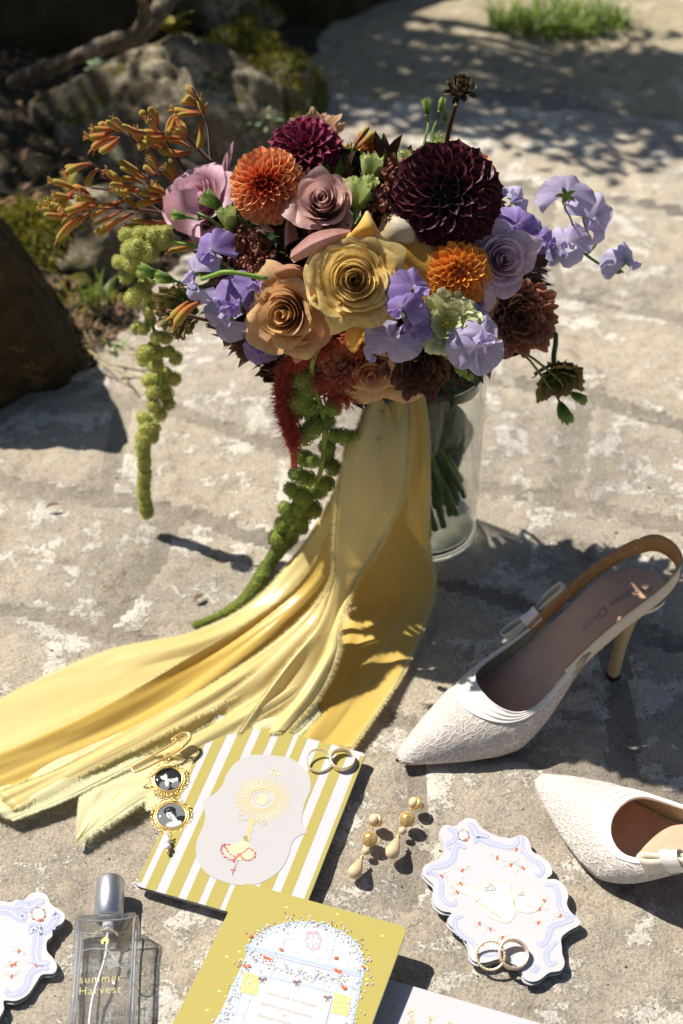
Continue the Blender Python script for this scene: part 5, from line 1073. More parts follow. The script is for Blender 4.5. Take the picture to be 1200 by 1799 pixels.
def shoe(label, toe, ang, side, tilt=0.0):
    """side=+1: bow on the shoe's +Y side. local X runs toe to heel."""
    M = Matrix.Translation(toe) @ Matrix.Rotation(ang, 4, 'Z') @ Matrix.Rotation(tilt, 4, 'X'); root = thing('slingback_shoe', label, 'shoe', 'pair of ivory lace slingback heels', M)
    def pt(u, y, z): return Vector((u*SL, y+cu(u)*side, z))
    us = [0, .01, .03, .06, .1, .15]+[.2+.8*i/26*.97 for i in range(27)]+[.985, 1.0]
    # outsole and insole
    top = MB(); P = []
    for k in range(13):
        q = -1+k/6; P.append([pt(u, q*hw(u)*.93, zs(u)+.0016*(q*q)) for u in us[4:]])
    top.grid(P); o = ob('insole', top.mesh('insole', [M_nude]), root)
    so = MB(); rim = [pt(u+.004*(u < .005), -hw(u)*.99, zs(u)) for u in us]+[pt(u+.004*(u < .005), hw(u)*.99, zs(u)) for u in us[::-1]]; nr = len(rim)
    low = [p+Vector((0, 0, -.0034)) for p in rim]; so.add(rim+low, [[i, nr+i, nr+(i+1) % nr, (i+1) % nr] for i in range(nr)], 0)
    k = len(us); so.add(low, [[i, i+1, nr-2-i, nr-1-i] for i in range(k-1)], 1); up_ = [p+Vector((0, 0, -.0001)) for p in rim]; so.add(up_, [[nr-1-i, nr-2-i, i+1, i] for i in range(k-1)], 0)
    ob('outsole', so.mesh('outsole', [M_linen, M_sole], False), root)
    # lace upper: lofted from sole edge to topline
    ue, ne = .60, 61; Bp, Tp = [], []
    TL = [(.615, .0265, .027), (.56, .0285, .0265), (.50, .0310, .0265), (.44, .0318, .028), (.39, .0285, .031), (.352, .0215, .034), (.330, .011, .036), (.324, 0, .0365)]
    TLc = catmull(TL, 30); TLf = [(a[0], a[1], a[2]) for a in TLc]+[(a[0], -a[1], a[2]) for a in TLc[-2::-1]]
    for i in range(ne):
        p = -1+2*i/(ne-1); u = ue*abs(p)**1.35; sg = 1 if p < 0 else -1; Bp.append((u-.003*(1-min(1, u*8)), sg*hw(u)*1.05, zs(u)-.0022)); a = TLf[i]; Tp.append((a[0], a[1], a[2]+max(0, zs(a[0])-zs(.36))*.85))
    P = []
    for i in range(ne):
        B0, T0 = pt(*Bp[i]), pt(*Tp[i]); pr = abs(-1+2*i/(ne-1)); C = B0.lerp(T0, .42); C.y = (B0.y*.72+T0.y*.28)+(1 if Bp[i][1] > 0 else -1)*.0035; C.z = B0.z*.40+T0.z*.60+.007*(1-.6*pr); row = []
        for j in range(15): t = j/14; row.append(B0*(1-t)**2+C*2*t*(1-t)+T0*t*t)
        P.append(row)
    b = MB(); b.grid(P); o = ob('lace_upper', b.mesh('lace_upper', [M_lace, M_mesh]), root); md = o.modifiers.new('lining', 'SOLIDIFY'); md.thickness = .0013; md.offset = -1; md.material_offset = 1; md.material_offset_rim = 0
    # picot beads along the topline
    tl = [r[-1] for r in P]; tl2 = catmull([tuple(v) for v in tl], 150); b = MB()
    for q in tl2[::1]: b.ell(Vector(q)+Vector((0, 0, .0009)), .00085, 6, 4)
    b.grid([[r[k]+Vector((0, 0, .0007)) for k in (11, 12, 13, 14)] for r in P])
    for kk in (11, 12, 13): b.tube([r[kk]+Vector((0, 0, .0009)) for r in P], .0006, 5)
    b.tube(tl2, .0008, 6); ob('topline_trim', b.mesh('topline_trim', [M_trim]), root)
    # slingback strap round the heel
    sp = [(.585, .0285, .056), (.66, .0290, .073), (.76, .0290, .093), (.86, .0285, .1085), (.94, .0255, .118), (1.0, .0185, .1240), (1.024, .0070, .1260), (1.024, -.0070, .1260), (1.0, -.0185, .1240), (.94, -.0255, .118), (.86, -.0285, .1085), (.76, -.0285, .093), (.66, -.0280, .073), (.585, -.0280, .056)]
    line = [Vector(q) for q in catmull([tuple(pt(*s_)) for s_ in sp], 70)]; Pc = []
    for i, q in enumerate(line):
        tdir = (line[min(i+1, 70)]-line[max(i-1, 0)]).normalized(); outw = Vector((q.x-.80*SL, q.y, 0)); outw = Vector((-tdir.y, tdir.x, 0)).normalized(); up = (tdir.cross(outw)).normalized()
        if up.z < 0: up = -up
        w_ = .0068+.0016*smooth(8, 30, min(i, 70-i)); Pc.append([q-up*w_, q-up*w_*.33, q+up*w_*.33, q+up*w_])
    b = MB(); b.grid(Pc); o = ob('slingback_strap', b.mesh('slingback_strap', [M_lining, M_linen]), root); md = o.modifiers.new('lining', 'SOLIDIFY'); md.thickness = .0014; md.offset = 1; md.material_offset = 1; md.material_offset_rim = 0
    # elastic tab on the plain side
    b = MB(); q0 = pt(.60, -side*.0285, .060); q1 = pt(.645, -side*.0290, .071); b.grid([[q0+Vector((-.004, 0, -.008)), q1+Vector((-.004, 0, 0))], [q0+Vector((.006, 0, -.008)), q1+Vector((.004, 0, .002))]]); o = ob('elastic_tab', b.mesh('elastic_tab', [M_mesh]), root); md = o.modifiers.new('t', 'SOLIDIFY'); md.thickness = .0018
    # flat bow on the other side
    K = pt(.60, side*.0330, .063); tx = (pt(.72, side*.030, .086)-K).normalized(); ux = Vector((0, 0, 1)); ny = tx.cross(ux).normalized()*(1 if side < 0 else -1); ux = ny.cross(tx)*(1 if side > 0 else -1)
    b = MB(); R_ = []
    for i in range(13):
        a = PI*2*i/12; R_.append([K+tx*(.0060*s_*(1+.25*abs(s_)))+ (ux*math.cos(a)*(.0085+.002*abs(s_))+ny*math.sin(a)*.0050) for s_ in (-1, -.6, -.2, .2, .6, 1)])
    b.grid(R_); b.ell(K, (.0052, .0050, .0070), 12, 8); ob('bow_knot', b.mesh('bow_knot', [M_trim]), root)
    def loop(dirx, L, wd, th, nm):
        b = MB(); path = [K+dirx*(-.001)+ny*.001, K+dirx*L*.5+ny*(.001+th), K+dirx*L*.92+ny*(.001+th*.8), K+dirx*L+ny*.001, K+dirx*L*.92-ny*th*.4, K+dirx*L*.5-ny*th*.3, K]; c = catmull([tuple(q) for q in path], 26); P2 = []
        for i, q in enumerate(c): f = math.sin(PI*min(1, i/26*1.0)); w2 = wd*(.55+.45*f); P2.append([Vector(q)-ux*w2, Vector(q)-ux*w2*.3, Vector(q)+ux*w2*.3, Vector(q)+ux*w2])
        b.grid(P2); o = ob(nm, b.mesh(nm, [M_linen if nm == 'bow_loop' else M_lace]), root); md = o.modifiers.new('t', 'SOLIDIFY'); md.thickness = .0012; md.offset = 0
    loop(-tx, .028, .0078, .0042, 'bow_loop'); loop((tx+Vector((0, 0, .12))).normalized(), .038, .0078, .0045, 'bow_loop')
    # heel: flared at the seat, slim down to a square tip
    hx = .880; b = MB(); sec = [(zs(.93)-.0030, .0205, .0225, .0), (.084, .0115, .0150, .0), (.068, .0064, .0086, -.001), (.038, .0043, .0056, -.0035), (.0042, .0046, .0052, -.0060)]
    P2 = []
    for z, a_, c_, dx in sec:
        ring = []
        for i in range(20): an = 2*PI*i/20; ca, sa = math.cos(an), math.sin(an); ring.append(Vector((hx*SL+dx+a_*math.copysign(abs(ca)**.75, ca), c_*math.copysign(abs(sa)**.75, sa)+cu(.9)*side, min(z, zs((hx*SL+dx+a_*ca)/SL)-.0045))))
        P2.append(ring)
    fs = [[i*20+j, i*20+(j+1) % 20, (i+1)*20+(j+1) % 20, (i+1)*20+j] for i in range(4) for j in range(20)]
    b.add([q for r in P2 for q in r], fs+[list(range(20))]); ob('heel', b.mesh('heel', [M_heel], recalc=True), root)
    b = MB(); b.prism([(hx*SL-.0060+.0052*math.copysign(abs(math.cos(2*PI*i/16))**.6, math.cos(2*PI*i/16)), .0060*math.copysign(abs(math.sin(2*PI*i/16))**.6, math.sin(2*PI*i/16))+cu(.9)*side) for i in range(16)], 0, .0041); ob('heel_tip', b.mesh('heel_tip', [M_black], False), root)
    return root, pt
toe1 = gz(700, 1336, .003); s1, pt1 = shoe('left lace slingback shoe standing upright with its bow on the far side', toe1, math.radians(26.5), 1)
toe2 = gz(944, 1368, .003); s2, pt2 = shoe('right lace slingback shoe cropped by the right edge, bow toward the viewer', toe2, math.radians(-43), -1)
# lettering in the upright shoe
def put_text(root, s_, size, name, mat, Mx, shear=0, space=1.0, bend=None, **k):
    V_, F_ = text_mesh(s_, size, name, mat, shear, space=space); b = MB(); b.add([bend(v) if bend else Mx @ v for v in V_], F_); return ob(name, b.mesh(name, [mat], False), root)
for rt, side in ((s1, 1), (s2, -1)):
    def bend(v, du=.0, dy=.0):                                    # laid on the insole, reading from heel toward toe along it
        u = .80+du-(v.x)/SL; y = v.y+dy; q = (y)/max(.01, hw(u)); return Vector((u*SL, -y+cu(u)*side, zs(u)+.0016*q*q+.0006))
    put_text(rt, 'Christian', .0105, 'insole_lettering', M_foilgrey, None, bend=lambda v: bend(v, .07, .003)); put_text(rt, 'Dior', .0108, 'insole_lettering', M_foilgrey, None, bend=lambda v: bend(v, -.065, .003))
def bend2(v):                                                     # gold size stamp on the inner face of the bow side strap
    sp = [(.66, .0295, .046), (.76, .0300, .068), (.86, .0295, .092), (.94, .0265, .108), (.97, .0235, .1125)]; L = [Vector(pt1(*s_)) for s_ in sp]; t = min(1, max(0, .46+v.x/.075)); q = Vector(catmull([tuple(x) for x in L], 40)[int(t*40)]); q2 = Vector(catmull([tuple(x) for x in L], 40)[min(40, int(t*40)+1)]); return L, t, v
spl = [Vector(q) for q in catmull([tuple(pt1(*s_)) for s_ in [(.62, .0287, .064), (.66, .0290, .073), (.76, .0290, .093), (.86, .0285, .1085), (.94, .0255, .118), (1.0, .0185, .1240)]], 400)]
acc = [0]
for a, b_ in zip(spl[:-1], spl[1:]): acc.append(acc[-1]+(b_-a).length)
def onstrap(v):
    s_ = .082+v.x; i = max(1, min(399, int(np.searchsorted(acc, s_)))); q = spl[i-1].lerp(spl[i], (s_-acc[i-1])/(acc[i]-acc[i-1])); td = (spl[i]-spl[i-1]).normalized(); ow = Vector((-td.y, td.x, 0)).normalized(); up = td.cross(ow).normalized()
    if up.z < 0: up = -up
    inn = Vector((0, -1, 0)); inn = (inn-td*inn.dot(td)-up*inn.dot(up)).normalized(); return q+up*v.y+inn*.0022
put_text(s1, 'MOOB24 40', .0068, 'size_stamp', M_gold_foil, None, bend=onstrap, space=1.25)

# ------------------------------------------------------------------ printed stationery
def paper(name, c, rough=.75): return simple(name, c, None, rough, 60, bmp=.25, bscale=1500, bdist=.0002)
M_white = paper('white_card', '#c1bfc2'); M_chart = paper('chartreuse_ink', '#a99c50'); M_chart2 = paper('chartreuse_card', '#a89b4e'); M_ivory = paper('ivory_medallion', '#b7b4b4'); M_straw2 = paper('straw_ink', '#c9b88a'); M_strawl = paper('pale_straw_ink', '#cfc4a2'); M_rosei = paper('rose_ink', '#bf6a72')
M_peri = paper('periwinkle_ink', '#adb0c8'); M_periL = paper('pale_periwinkle_ink', '#c5cae2'); M_orr = paper('orange_red_ink', '#cf6432'); M_greyg = paper('grey_green_ink', '#c3cbb0'); M_greyp = paper('pencil_grey_ink', '#9a9a9c'); M_olivei = paper('olive_line_ink', '#cfc89a')
M_blue = paper('powder_blue_ink', '#a9bac8'); M_blued = paper('dusty_blue_ink', '#a3aece'); M_pinki = paper('pink_ink', '#d39aa8'); M_pinkl = paper('blush_ink', '#e6c8cc'); M_lime = paper('lime_ink', '#cbd27a'); M_yeli = paper('butter_ink', '#e6d878'); M_plum = paper('plum_ink', '#8a6470'); M_goldi = paper('gold_script_ink', '#b3a070'); M_board = paper('grey_board_edge', '#8f8f93')
INKS = {}
class Print:
    """flat print on a card: every ink is one sheet of small flat shapes a fraction of a millimetre above the last"""
    def __init__(s, root, map_, z0=.00012): s.root = root; s.map = map_; s.z = z0; s.b = {}; s.n = 0
    def _mb(s, mat, lay):
        k = (lay, mat.name)
        if k not in s.b: s.b[k] = (MB(), mat)
        return s.b[k][0]
    def P(s, x, y, lay): return s.map(x, y, s.z+lay*.00009)
    def poly(s, pts, mat, lay=0):
        from mathutils.geometry import tessellate_polygon
        tri = tessellate_polygon([[Vector((p[0], p[1], 0)) for p in pts]]); s._mb(mat, lay).add([s.P(p[0], p[1], lay) for p in pts], [list(t) for t in tri])
    def dot(s, x, y, r, mat, lay=1, ry=None, n=10, rot=0):
        ry = ry or r; ca, sa = math.cos(rot), math.sin(rot); s.poly([(x+r*math.cos(2*PI*i/n)*ca-ry*math.sin(2*PI*i/n)*sa, y+r*math.cos(2*PI*i/n)*sa+ry*math.sin(2*PI*i/n)*ca) for i in range(n)], mat, lay)
    def line(s, pts, w, mat, lay=1, n=None, prof=None, wob=0):
        c = catmull([(p[0], p[1], 0) for p in pts], n or max(6, len(pts)*6)); L = []; R = []; k = len(c)
        for i, q in enumerate(c):
            d = c[min(i+1, k-1)]-c[max(i-1, 0)]; l_ = math.hypot(d[0], d[1])+1e-9; ww = w*(prof(i/(k-1)) if prof else 1)*(1+wob*math.sin(i*1.9)); L.append((q[0]-d[1]/l_*ww/2, q[1]+d[0]/l_*ww/2)); R.append((q[0]+d[1]/l_*ww/2, q[1]-d[0]/l_*ww/2))
        s._mb(mat, lay).add([s.P(*p, lay) for p in L]+[s.P(*p, lay) for p in R], [[i, i+1, k+i+1, k+i] for i in range(k-1)])
    def text(s, body, x, y, size, mat, lay=2, rot=0, shear=.3, sy=.8):
        V_, F_ = text_mesh(body, size, 'lettering', mat, shear); ca, sa = math.cos(rot), math.sin(rot); s._mb(mat, lay).add([s.P(x+v.x*ca+v.y*sy*sa, y+v.x*sa-v.y*sy*ca, lay) for v in V_], F_)
    def done(s):
        for (lay, nm), (b, mat) in s.b.items(): wpart('lettering' if 'script' in nm or 'pencil' in nm else 'print', b, [mat], s.root, False, kind='stuff')
def roundcard(name, label, cat, corners, thick, r, mat, zs_, edge=None):
    """corners: four photo points; zs_: height of the top face at each corner"""
    C_ = [gz(p[0], p[1], z) for p, z in zip(corners, zs_)]; n_ = (C_[1]-C_[0]).cross(C_[3]-C_[0]); d_ = ray(*corners[2]); C_[2] = CAMP+d_*((C_[0]-CAMP).dot(n_)/d_.dot(n_)); root = thing(name, label, cat, None, Matrix.Translation((C_[0]+C_[1]+C_[2]+C_[3])/4)); pts = []
    for i in range(4):
        p, a, c = C_[i], C_[i-1], C_[(i+1) % 4]; e1 = (a-p).normalized(); e2 = (c-p).normalized(); s0, s1_ = p+e1*r, p+e2*r
        for k in range(7): t = k/6; pts.append(s0*(1-t)**2+p*2*t*(1-t)+s1_*t*t)
    n = (C_[1]-C_[0]).cross(C_[3]-C_[0]).normalized(); n = n if n.z > 0 else -n; nn = len(pts); b = MB(); b.add(pts+[p-n*thick for p in pts], [list(range(nn)), list(range(nn, 2*nn))[::-1]], 0); b.add(pts+[p-n*thick for p in pts], [[i, nn+i, nn+(i+1) % nn, (i+1) % nn] for i in range(nn)], 1)
    wpart('card', b, [mat, edge or M_board], root, False, recalc=True)
    def mp(x, y, dz):                                             # photo point -> point on the card's top plane
        d = ray(x, y); t = (C_[0]-CAMP).dot(n)/d.dot(n); return CAMP+d*t+n*dz
    return root, mp, C_
# striped card
TLc_, TRc_, BRc_, BLc_ = (378.4, 1254), (642.4, 1323.6), (520.4, 1635.5), (238.3, 1556)
root, mp, C_ = roundcard('striped_card', 'white card with chartreuse stripes and a painted monstrance lying over the ribbon ends', 'card', [TLc_, TRc_, BRc_, BLc_], .0028, .004, M_white, [.0085, .0085, .0062, .0062])
pr = Print(root, mp)
def Q(u, v): # bilinear over the card in photo space, perspective weight ignored
    p = (C_[0]*(1-u)+C_[1]*u)*(1-v)+(C_[3]*(1-u)+C_[2]*u)*v; d = p-CAMP; s_ = FPX/d.dot(FW); return (600+d.x*s_, 899.5-d.dot(UPV)*s_)
for u0, u1 in ((.0, .022), (.062, .128), (.19, .268), (.32, .395), (.44, .53), (.56, .62), (.70, .775), (.83, .895), (.975, 1.0)):
    v0, v1 = (.0, 1.0) if .02 < u0 < .95 else (.02, .98); pr.poly([Q(u0, v0), Q(u1, v0), Q(u1, .25), Q(u1, .5), Q(u1, .75), Q(u1, v1), Q(u0, v1), Q(u0, .75), Q(u0, .5), Q(u0, .25)], M_chart, 0)
def z2(x, y): return (220+x/2.727, 1240+y/2.727)
med = [(655, 235), (760, 245), (830, 275), (882, 335), (888, 400), (860, 470), (846, 540), (852, 580), (874, 606), (835, 622), (800, 655), (785, 710), (750, 780), (680, 835), (600, 860), (500, 852), (400, 810), (352, 750), (338, 690), (350, 630), (375, 575), (384, 520), (374, 458), (425, 425), (465, 380), (490, 320), (540, 265), (600, 238)]
cm = catmull([(*z2(*p), 0) for p in med+[med[0]]], 120)[:-1]; pr.poly([(p[0], p[1]) for p in cm], M_ivory, 2)
cx, cy = 658, 450; r_ = random.Random(2)
for k in range(58):
    a = 2*PI*k/58; r0, r1 = 66, (112 if k % 2 else 134)+r_.uniform(-6, 6); c0, s0 = math.cos(a), math.sin(a); nx_, ny_ = -s0*(3.2 if k % 2 else 4.6), c0*(3.2 if k % 2 else 4.6)
    pr.poly([z2(cx+c0*r0+nx_*.6, cy+(s0*r0+ny_*.6)*.78), z2(cx+c0*r1+nx_, cy+(s0*r1+ny_)*.78), z2(cx+c0*(r1+5), cy+s0*(r1+5)*.78), z2(cx+c0*r1-nx_, cy+(s0*r1-ny_)*.78), z2(cx+c0*r0-nx_*.6, cy+(s0*r0-ny_*.6)*.78)], M_strawl if k % 2 else M_straw2, 3)
for rr, w_, m_ in ((66, 3, M_straw2), (52, 2, M_strawl), (30, 2.4, M_strawl)): pr.line([z2(cx+rr*math.cos(a*PI/12), cy+rr*.8*math.sin(a*PI/12)) for a in range(25)], w_, m_, 4)
pr.dot(*z2(cx, cy), 8, M_strawl, 4)
for p0, p1 in (((712, 305), (716, 345)), ((685, 322), (745, 330)), ((700, 312), (726, 312))): pr.line([z2(*p0), z2(*p1)], 3.4, M_strawl, 4, 4)
pr.line([z2(610, 540), z2(600, 575), z2(590, 610), z2(578, 650)], 6, M_straw2, 4, prof=lambda t: 1+1.2*math.sin(t*9)**2); pr.poly([z2(p, q) for p, q in ((572, 625), (586, 625), (590, 660), (625, 700), (615, 740), (540, 742), (462, 700), (500, 665), (555, 655))], M_strawl, 4)
pr.line([z2(545, 525), z2(555, 545), z2(580, 548), z2(600, 550), z2(640, 560), z2(670, 572), z2(675, 555), z2(655, 555)], 1.2, M_straw2, 5); pr.line([z2(548, 540), z2(542, 528), z2(556, 526)], 1.2, M_straw2, 5)
ros = catmull([(500, 665, 0), (465, 672, 0), (458, 692, 0), (480, 728, 0), (520, 742, 0), (545, 712, 0), (570, 738, 0), (610, 735, 0), (622, 712, 0), (598, 685, 0), (560, 705, 0), (530, 728, 0), (490, 700, 0), (478, 668, 0)], 46)
for q in ros: pr.dot(*z2(q[0]+r_.uniform(-3, 3), q[1]+r_.uniform(-3, 3)), 1.9, M_rosei, 6, 1.5, 8)
for k in range(4): pr.dot(*z2(540-4*k, 745+9*k), 1.2, M_rosei, 6, 1, 7)
pr.dot(*z2(520, 745), 2.6, M_rosei, 6, 3); pr.line([z2(524, 775), z2(512, 812)], 1.6, M_rosei, 6, 4); pr.line([z2(504, 786), z2(530, 790)], 1.6, M_rosei, 6, 4)
pr.done()
# white programme card at the bottom
root, mp, C_ = roundcard('white_card', 'white card with small gold motifs between blue bars, cut by the bottom edge', 'card', [(668, 1716), (1060, 1830), (1010, 1990), (600, 1880)], .0012, .001, M_white, [.0035, .0035, .003, .003]); pr = Print(root, mp)
def z4(x, y): return (320+x/2.727, 1540+y/2.727)
for k in range(7):
    x = 1060+92*k; y = 625+27*k; pr.line([z4(x, y), z4(x-28, y+80), z4(x-60, y+180)], 3.2, M_periL, 0, 5)
    for q in range(16): pr.dot(*z4(x-48+r_.uniform(-20, 20)-q*1.6, y-8+q*7+r_.uniform(-4, 4)), r_.uniform(.8, 2.2), M_goldi if q % 3 else M_yeli, 1, None, 7)
    pr.line([z4(x-66, y-12), z4(x-40, y-2), z4(x-62, y+22), z4(x-38, y+40), z4(x-70, y+60)], .9, M_yeli, 1)
pr.done()
# chartreuse invitation, leaning up on its right side
root, mp, C_ = roundcard('invitation_card', 'chartreuse invitation with a flowered conservatory drawing and script, overlapping the striped card', 'card', [(427, 1550), (716, 1629), (588, 1975), (262, 1882)], .0022, .0055, M_chart2, [.0135, .024, .024, .006], paper('white_card_edge', '#dcd8c8')); pr = Print(root, mp)
arch = [(352, 300), (400, 255), (470, 232), (540, 218), (620, 222), (690, 240), (760, 265), (820, 310), (858, 370), (872, 450), (850, 560), (815, 706), (200, 760), (150, 706), (190, 640), (240, 520), (290, 420), (320, 345)]
pr.poly([z4(*p) for p in arch], M_white, 0)
out = [(180, 720), (215, 620), (260, 510), (300, 410), (335, 320), (400, 262), (480, 232), (560, 220), (640, 226), (710, 245), (780, 280), (830, 325), (862, 385), (868, 450), (845, 560), (810, 720)]
pr.line([z4(*p) for p in out], 4.4, M_blue, 1, 90); pr.line([z4(p[0]+(590-p[0])*.055, p[1]+18) for p in out], 1.6, M_blue, 1, 90)
pr.line([z4(310, 330), z4(480, 375), z4(660, 420), z4(850, 462)], 4.6, M_blue, 2); pr.line([z4(310, 345), z4(480, 392), z4(660, 437), z4(850, 478)], 2.0, M_blued, 2); pr.line([z4(345, 400), z4(500, 452), z4(680, 500), z4(840, 530)], 1.4, M_blue, 2); pr.line([z4(350, 470), z4(500, 500), z4(680, 545), z4(790, 575)], 3.0, M_blue, 2)
for (a, b_), (c, d) in (((515, 225), (478, 350)), ((590, 222), (548, 375)), ((745, 262), (705, 410)), ((690, 245), (655, 400)), ((350, 345), (240, 700)), ((375, 455), (285, 706)), ((455, 385), (425, 480)), ((520, 400), (490, 495)), ((575, 420), (555, 510)), ((640, 435), (615, 530)), ((700, 450), (670, 545)), ((765, 465), (740, 560)), ((825, 480), (780, 706)), ((740, 570), (690, 706)), ((260, 560), (330, 600)), ((230, 640), (300, 670)), ((800, 600), (750, 590))): pr.line([z4(a, b_), z4((a+c)/2, (b_+d)/2), z4(c, d)], 1.8, M_blue, 1, 5)
pr.line([z4(480, 320), z4(500, 300), z4(545, 300)], 1.5, M_blue, 1); pr.line([z4(690, 350), z4(750, 360), z4(790, 400), z4(795, 440)], 1.6, M_blue, 1)
pr.poly([z4(*p) for p in ((575, 245), (690, 265), (680, 390), (540, 362))], M_pinkl, 2); pr.poly([z4(*p) for p in ((600, 262), (650, 262), (672, 300), (655, 350), (610, 352), (588, 310))], M_pinki, 3)
for k in range(6): a = k*PI/3; pr.dot(*z4(628+22*math.cos(a), 312+26*math.sin(a)), 5, M_white, 4, 4); pr.dot(*z4(628+34*math.cos(a+.5), 310+42*math.sin(a+.5)), 3.4, M_peri, 4, 3)
pr.dot(*z4(628, 312), 6, M_pinkl, 5); pr.line([z4(630, 295), z4(625, 330)], 1.2, M_greyp, 6, 4)
for (x, y) in ((330, 450), (765, 550)):
    for k in range(9): pr.line([z4(x-30+9*k, y+5+k*3), z4(x-38+9*k, y+50+k*3), z4(x-48+9*k, y+105+k*2)], 2.3, M_lime if k % 3 else M_yeli, 3, 5)
r_ = random.Random(8)
def oncurve(line, t): c = catmull([(p[0], p[1], 0) for p in line], 100); q = c[int(t*100)]; return q[0], q[1]
for k in range(400):                                              # garland of tiny flowers and leaves
    side_ = r_.random(); x, y = oncurve(out, r_.random()); x += r_.gauss(0, 20); y += r_.gauss(0, 17)
    if side_ < .30: x, y = oncurve([(340, 380), (450, 420), (560, 460), (680, 480), (800, 500)], r_.random()); x += r_.gauss(0, 14); y += r_.gauss(0, 16)
    m_ = r_.choices([M_blued, M_pinki, M_yeli, M_periL, M_greyg, M_lime, M_white, M_peri, M_pinkl], [6, 6, 4, 9, 6, 3, 7, 5, 6])[0]
    if y > 300 and side_ > .4 and r_.random() < .4: m_ = r_.choice([M_periL, M_blue, M_white])
    pr.dot(*z4(x, y), r_.uniform(.9, 2.5), m_, 6+k % 3, r_.uniform(.8, 1.8), 7, r_.uniform(0, 3))
for x, y in ((330, 288), (300, 432), (320, 430), (398, 388), (420, 398), (475, 352), (738, 392), (738, 450), (755, 458), (770, 530), (780, 538), (868, 435)): pr.dot(*z4(x, y), 4.2, M_orr, 9, 2.4, 9, r_.uniform(-.6, .6))
for x, y in ((385, 495), (550, 508), (697, 582)):
    for s_ in (-1, 1): pr.line([z4(x, y), z4(x+s_*13, y-9), z4(x+s_*17, y-1), z4(x, y)], 1.4, M_plum, 9); pr.line([z4(x, y), z4(x+s_*8, y+20)], 1.3, M_plum, 9, 4)
for k in range(36): x, y = oncurve(out, r_.random()); pr.dot(*z4(x+r_.gauss(0, 26), y+r_.gauss(0, 20)), 2.1, M_plum, 9, .9, 6, r_.uniform(0, 3))
for x, y in ((500, 148), (215, 385), (275, 360), (180, 550), (885, 492), (835, 620), (745, 180), (960, 285), (120, 640)): pr.dot(*z4(x, y), 3.4, M_yeli, 1, 1.8, 8, .3)
pr.poly([z4(*p) for p in ((385, 500), (720, 590), (672, 760), (285, 760))], M_white, 4)
pr.text('insieme alle loro famiglie', *z4(522, 590), 9.2, M_goldi, 5, .27, .45); pr.text('gabriel james tozzino', *z4(500, 640), 10.8, M_goldi, 5, .27, .45); pr.text('&', *z4(489, 668), 9.5, M_goldi, 5, .27, .3); pr.text('hannah elizabeth', *z4(455, 690), 11, M_goldi, 5, .27, .45)
pr.done()

# die cut scroll edged cards
def z5(x, y): return (580+x/2.5, 1380+y/2.5)
OUT = [(570, 160), (600, 142), (640, 150), (662, 182), (700, 207), (745, 224), (795, 230), (832, 218), (866, 230), (880, 262), (890, 290), (930, 312), (965, 345), (975, 385), (952, 410), (992, 412), (1030, 440), (1046, 480), (1040, 520), (1058, 556), (1092, 585), (1094, 612), (1052, 636), (1016, 668), (1018, 712), (1020, 740), (1030, 780), (1012, 812), (962, 822), (922, 852), (885, 861), (850, 846), (838, 806), (800, 782), (745, 762), (690, 776), (642, 776), (612, 750), (606, 702), (572, 652), (522, 612), (515, 588), (532, 560), (490, 550), (456, 522), (450, 480), (455, 440), (430, 415), (405, 386), (416, 350), (460, 330), (492, 300), (500, 268), (482, 222), (486, 188), (512, 172), (545, 180)]
SCR = [([(520, 190), (552, 205), (545, 238), (516, 258), (522, 275)], 16), ([(612, 168), (630, 190), (645, 215), (690, 222)], 20), ([(636, 250), (645, 236), (668, 238), (700, 252), (740, 262), (790, 272), (820, 255), (826, 228)], 17), ([(845, 232), (848, 280), (875, 318), (920, 345), (934, 375), (918, 398), (904, 388)], 13), ([(592, 272), (566, 262), (548, 285), (540, 325), (500, 352), (448, 362), (430, 385)], 18), ([(432, 385), (470, 392), (490, 430), (488, 480), (510, 515), (545, 524), (552, 506)], 14), ([(578, 574), (550, 588), (552, 630), (585, 665), (625, 690), (650, 735)], 15), ([(948, 436), (985, 440), (1002, 480), (1006, 530), (1030, 568), (1070, 574)], 14), ([(1062, 592), (1015, 606), (975, 622), (955, 670), (935, 700), (914, 692)], 18), ([(992, 690), (965, 715), (948, 750), (965, 785), (990, 778)], 17), ([(875, 800), (895, 815), (912, 802), (900, 790)], 12), ([(655, 740), (700, 745), (750, 740), (800, 745)], 9)]
LEAFS = [(820, 278), (733, 316), (795, 346), (846, 360), (582, 370), (488, 395), (572, 428), (556, 466), (940, 503), (920, 540), (1012, 570), (917, 600), (655, 604), (703, 628), (757, 665), (665, 695)]
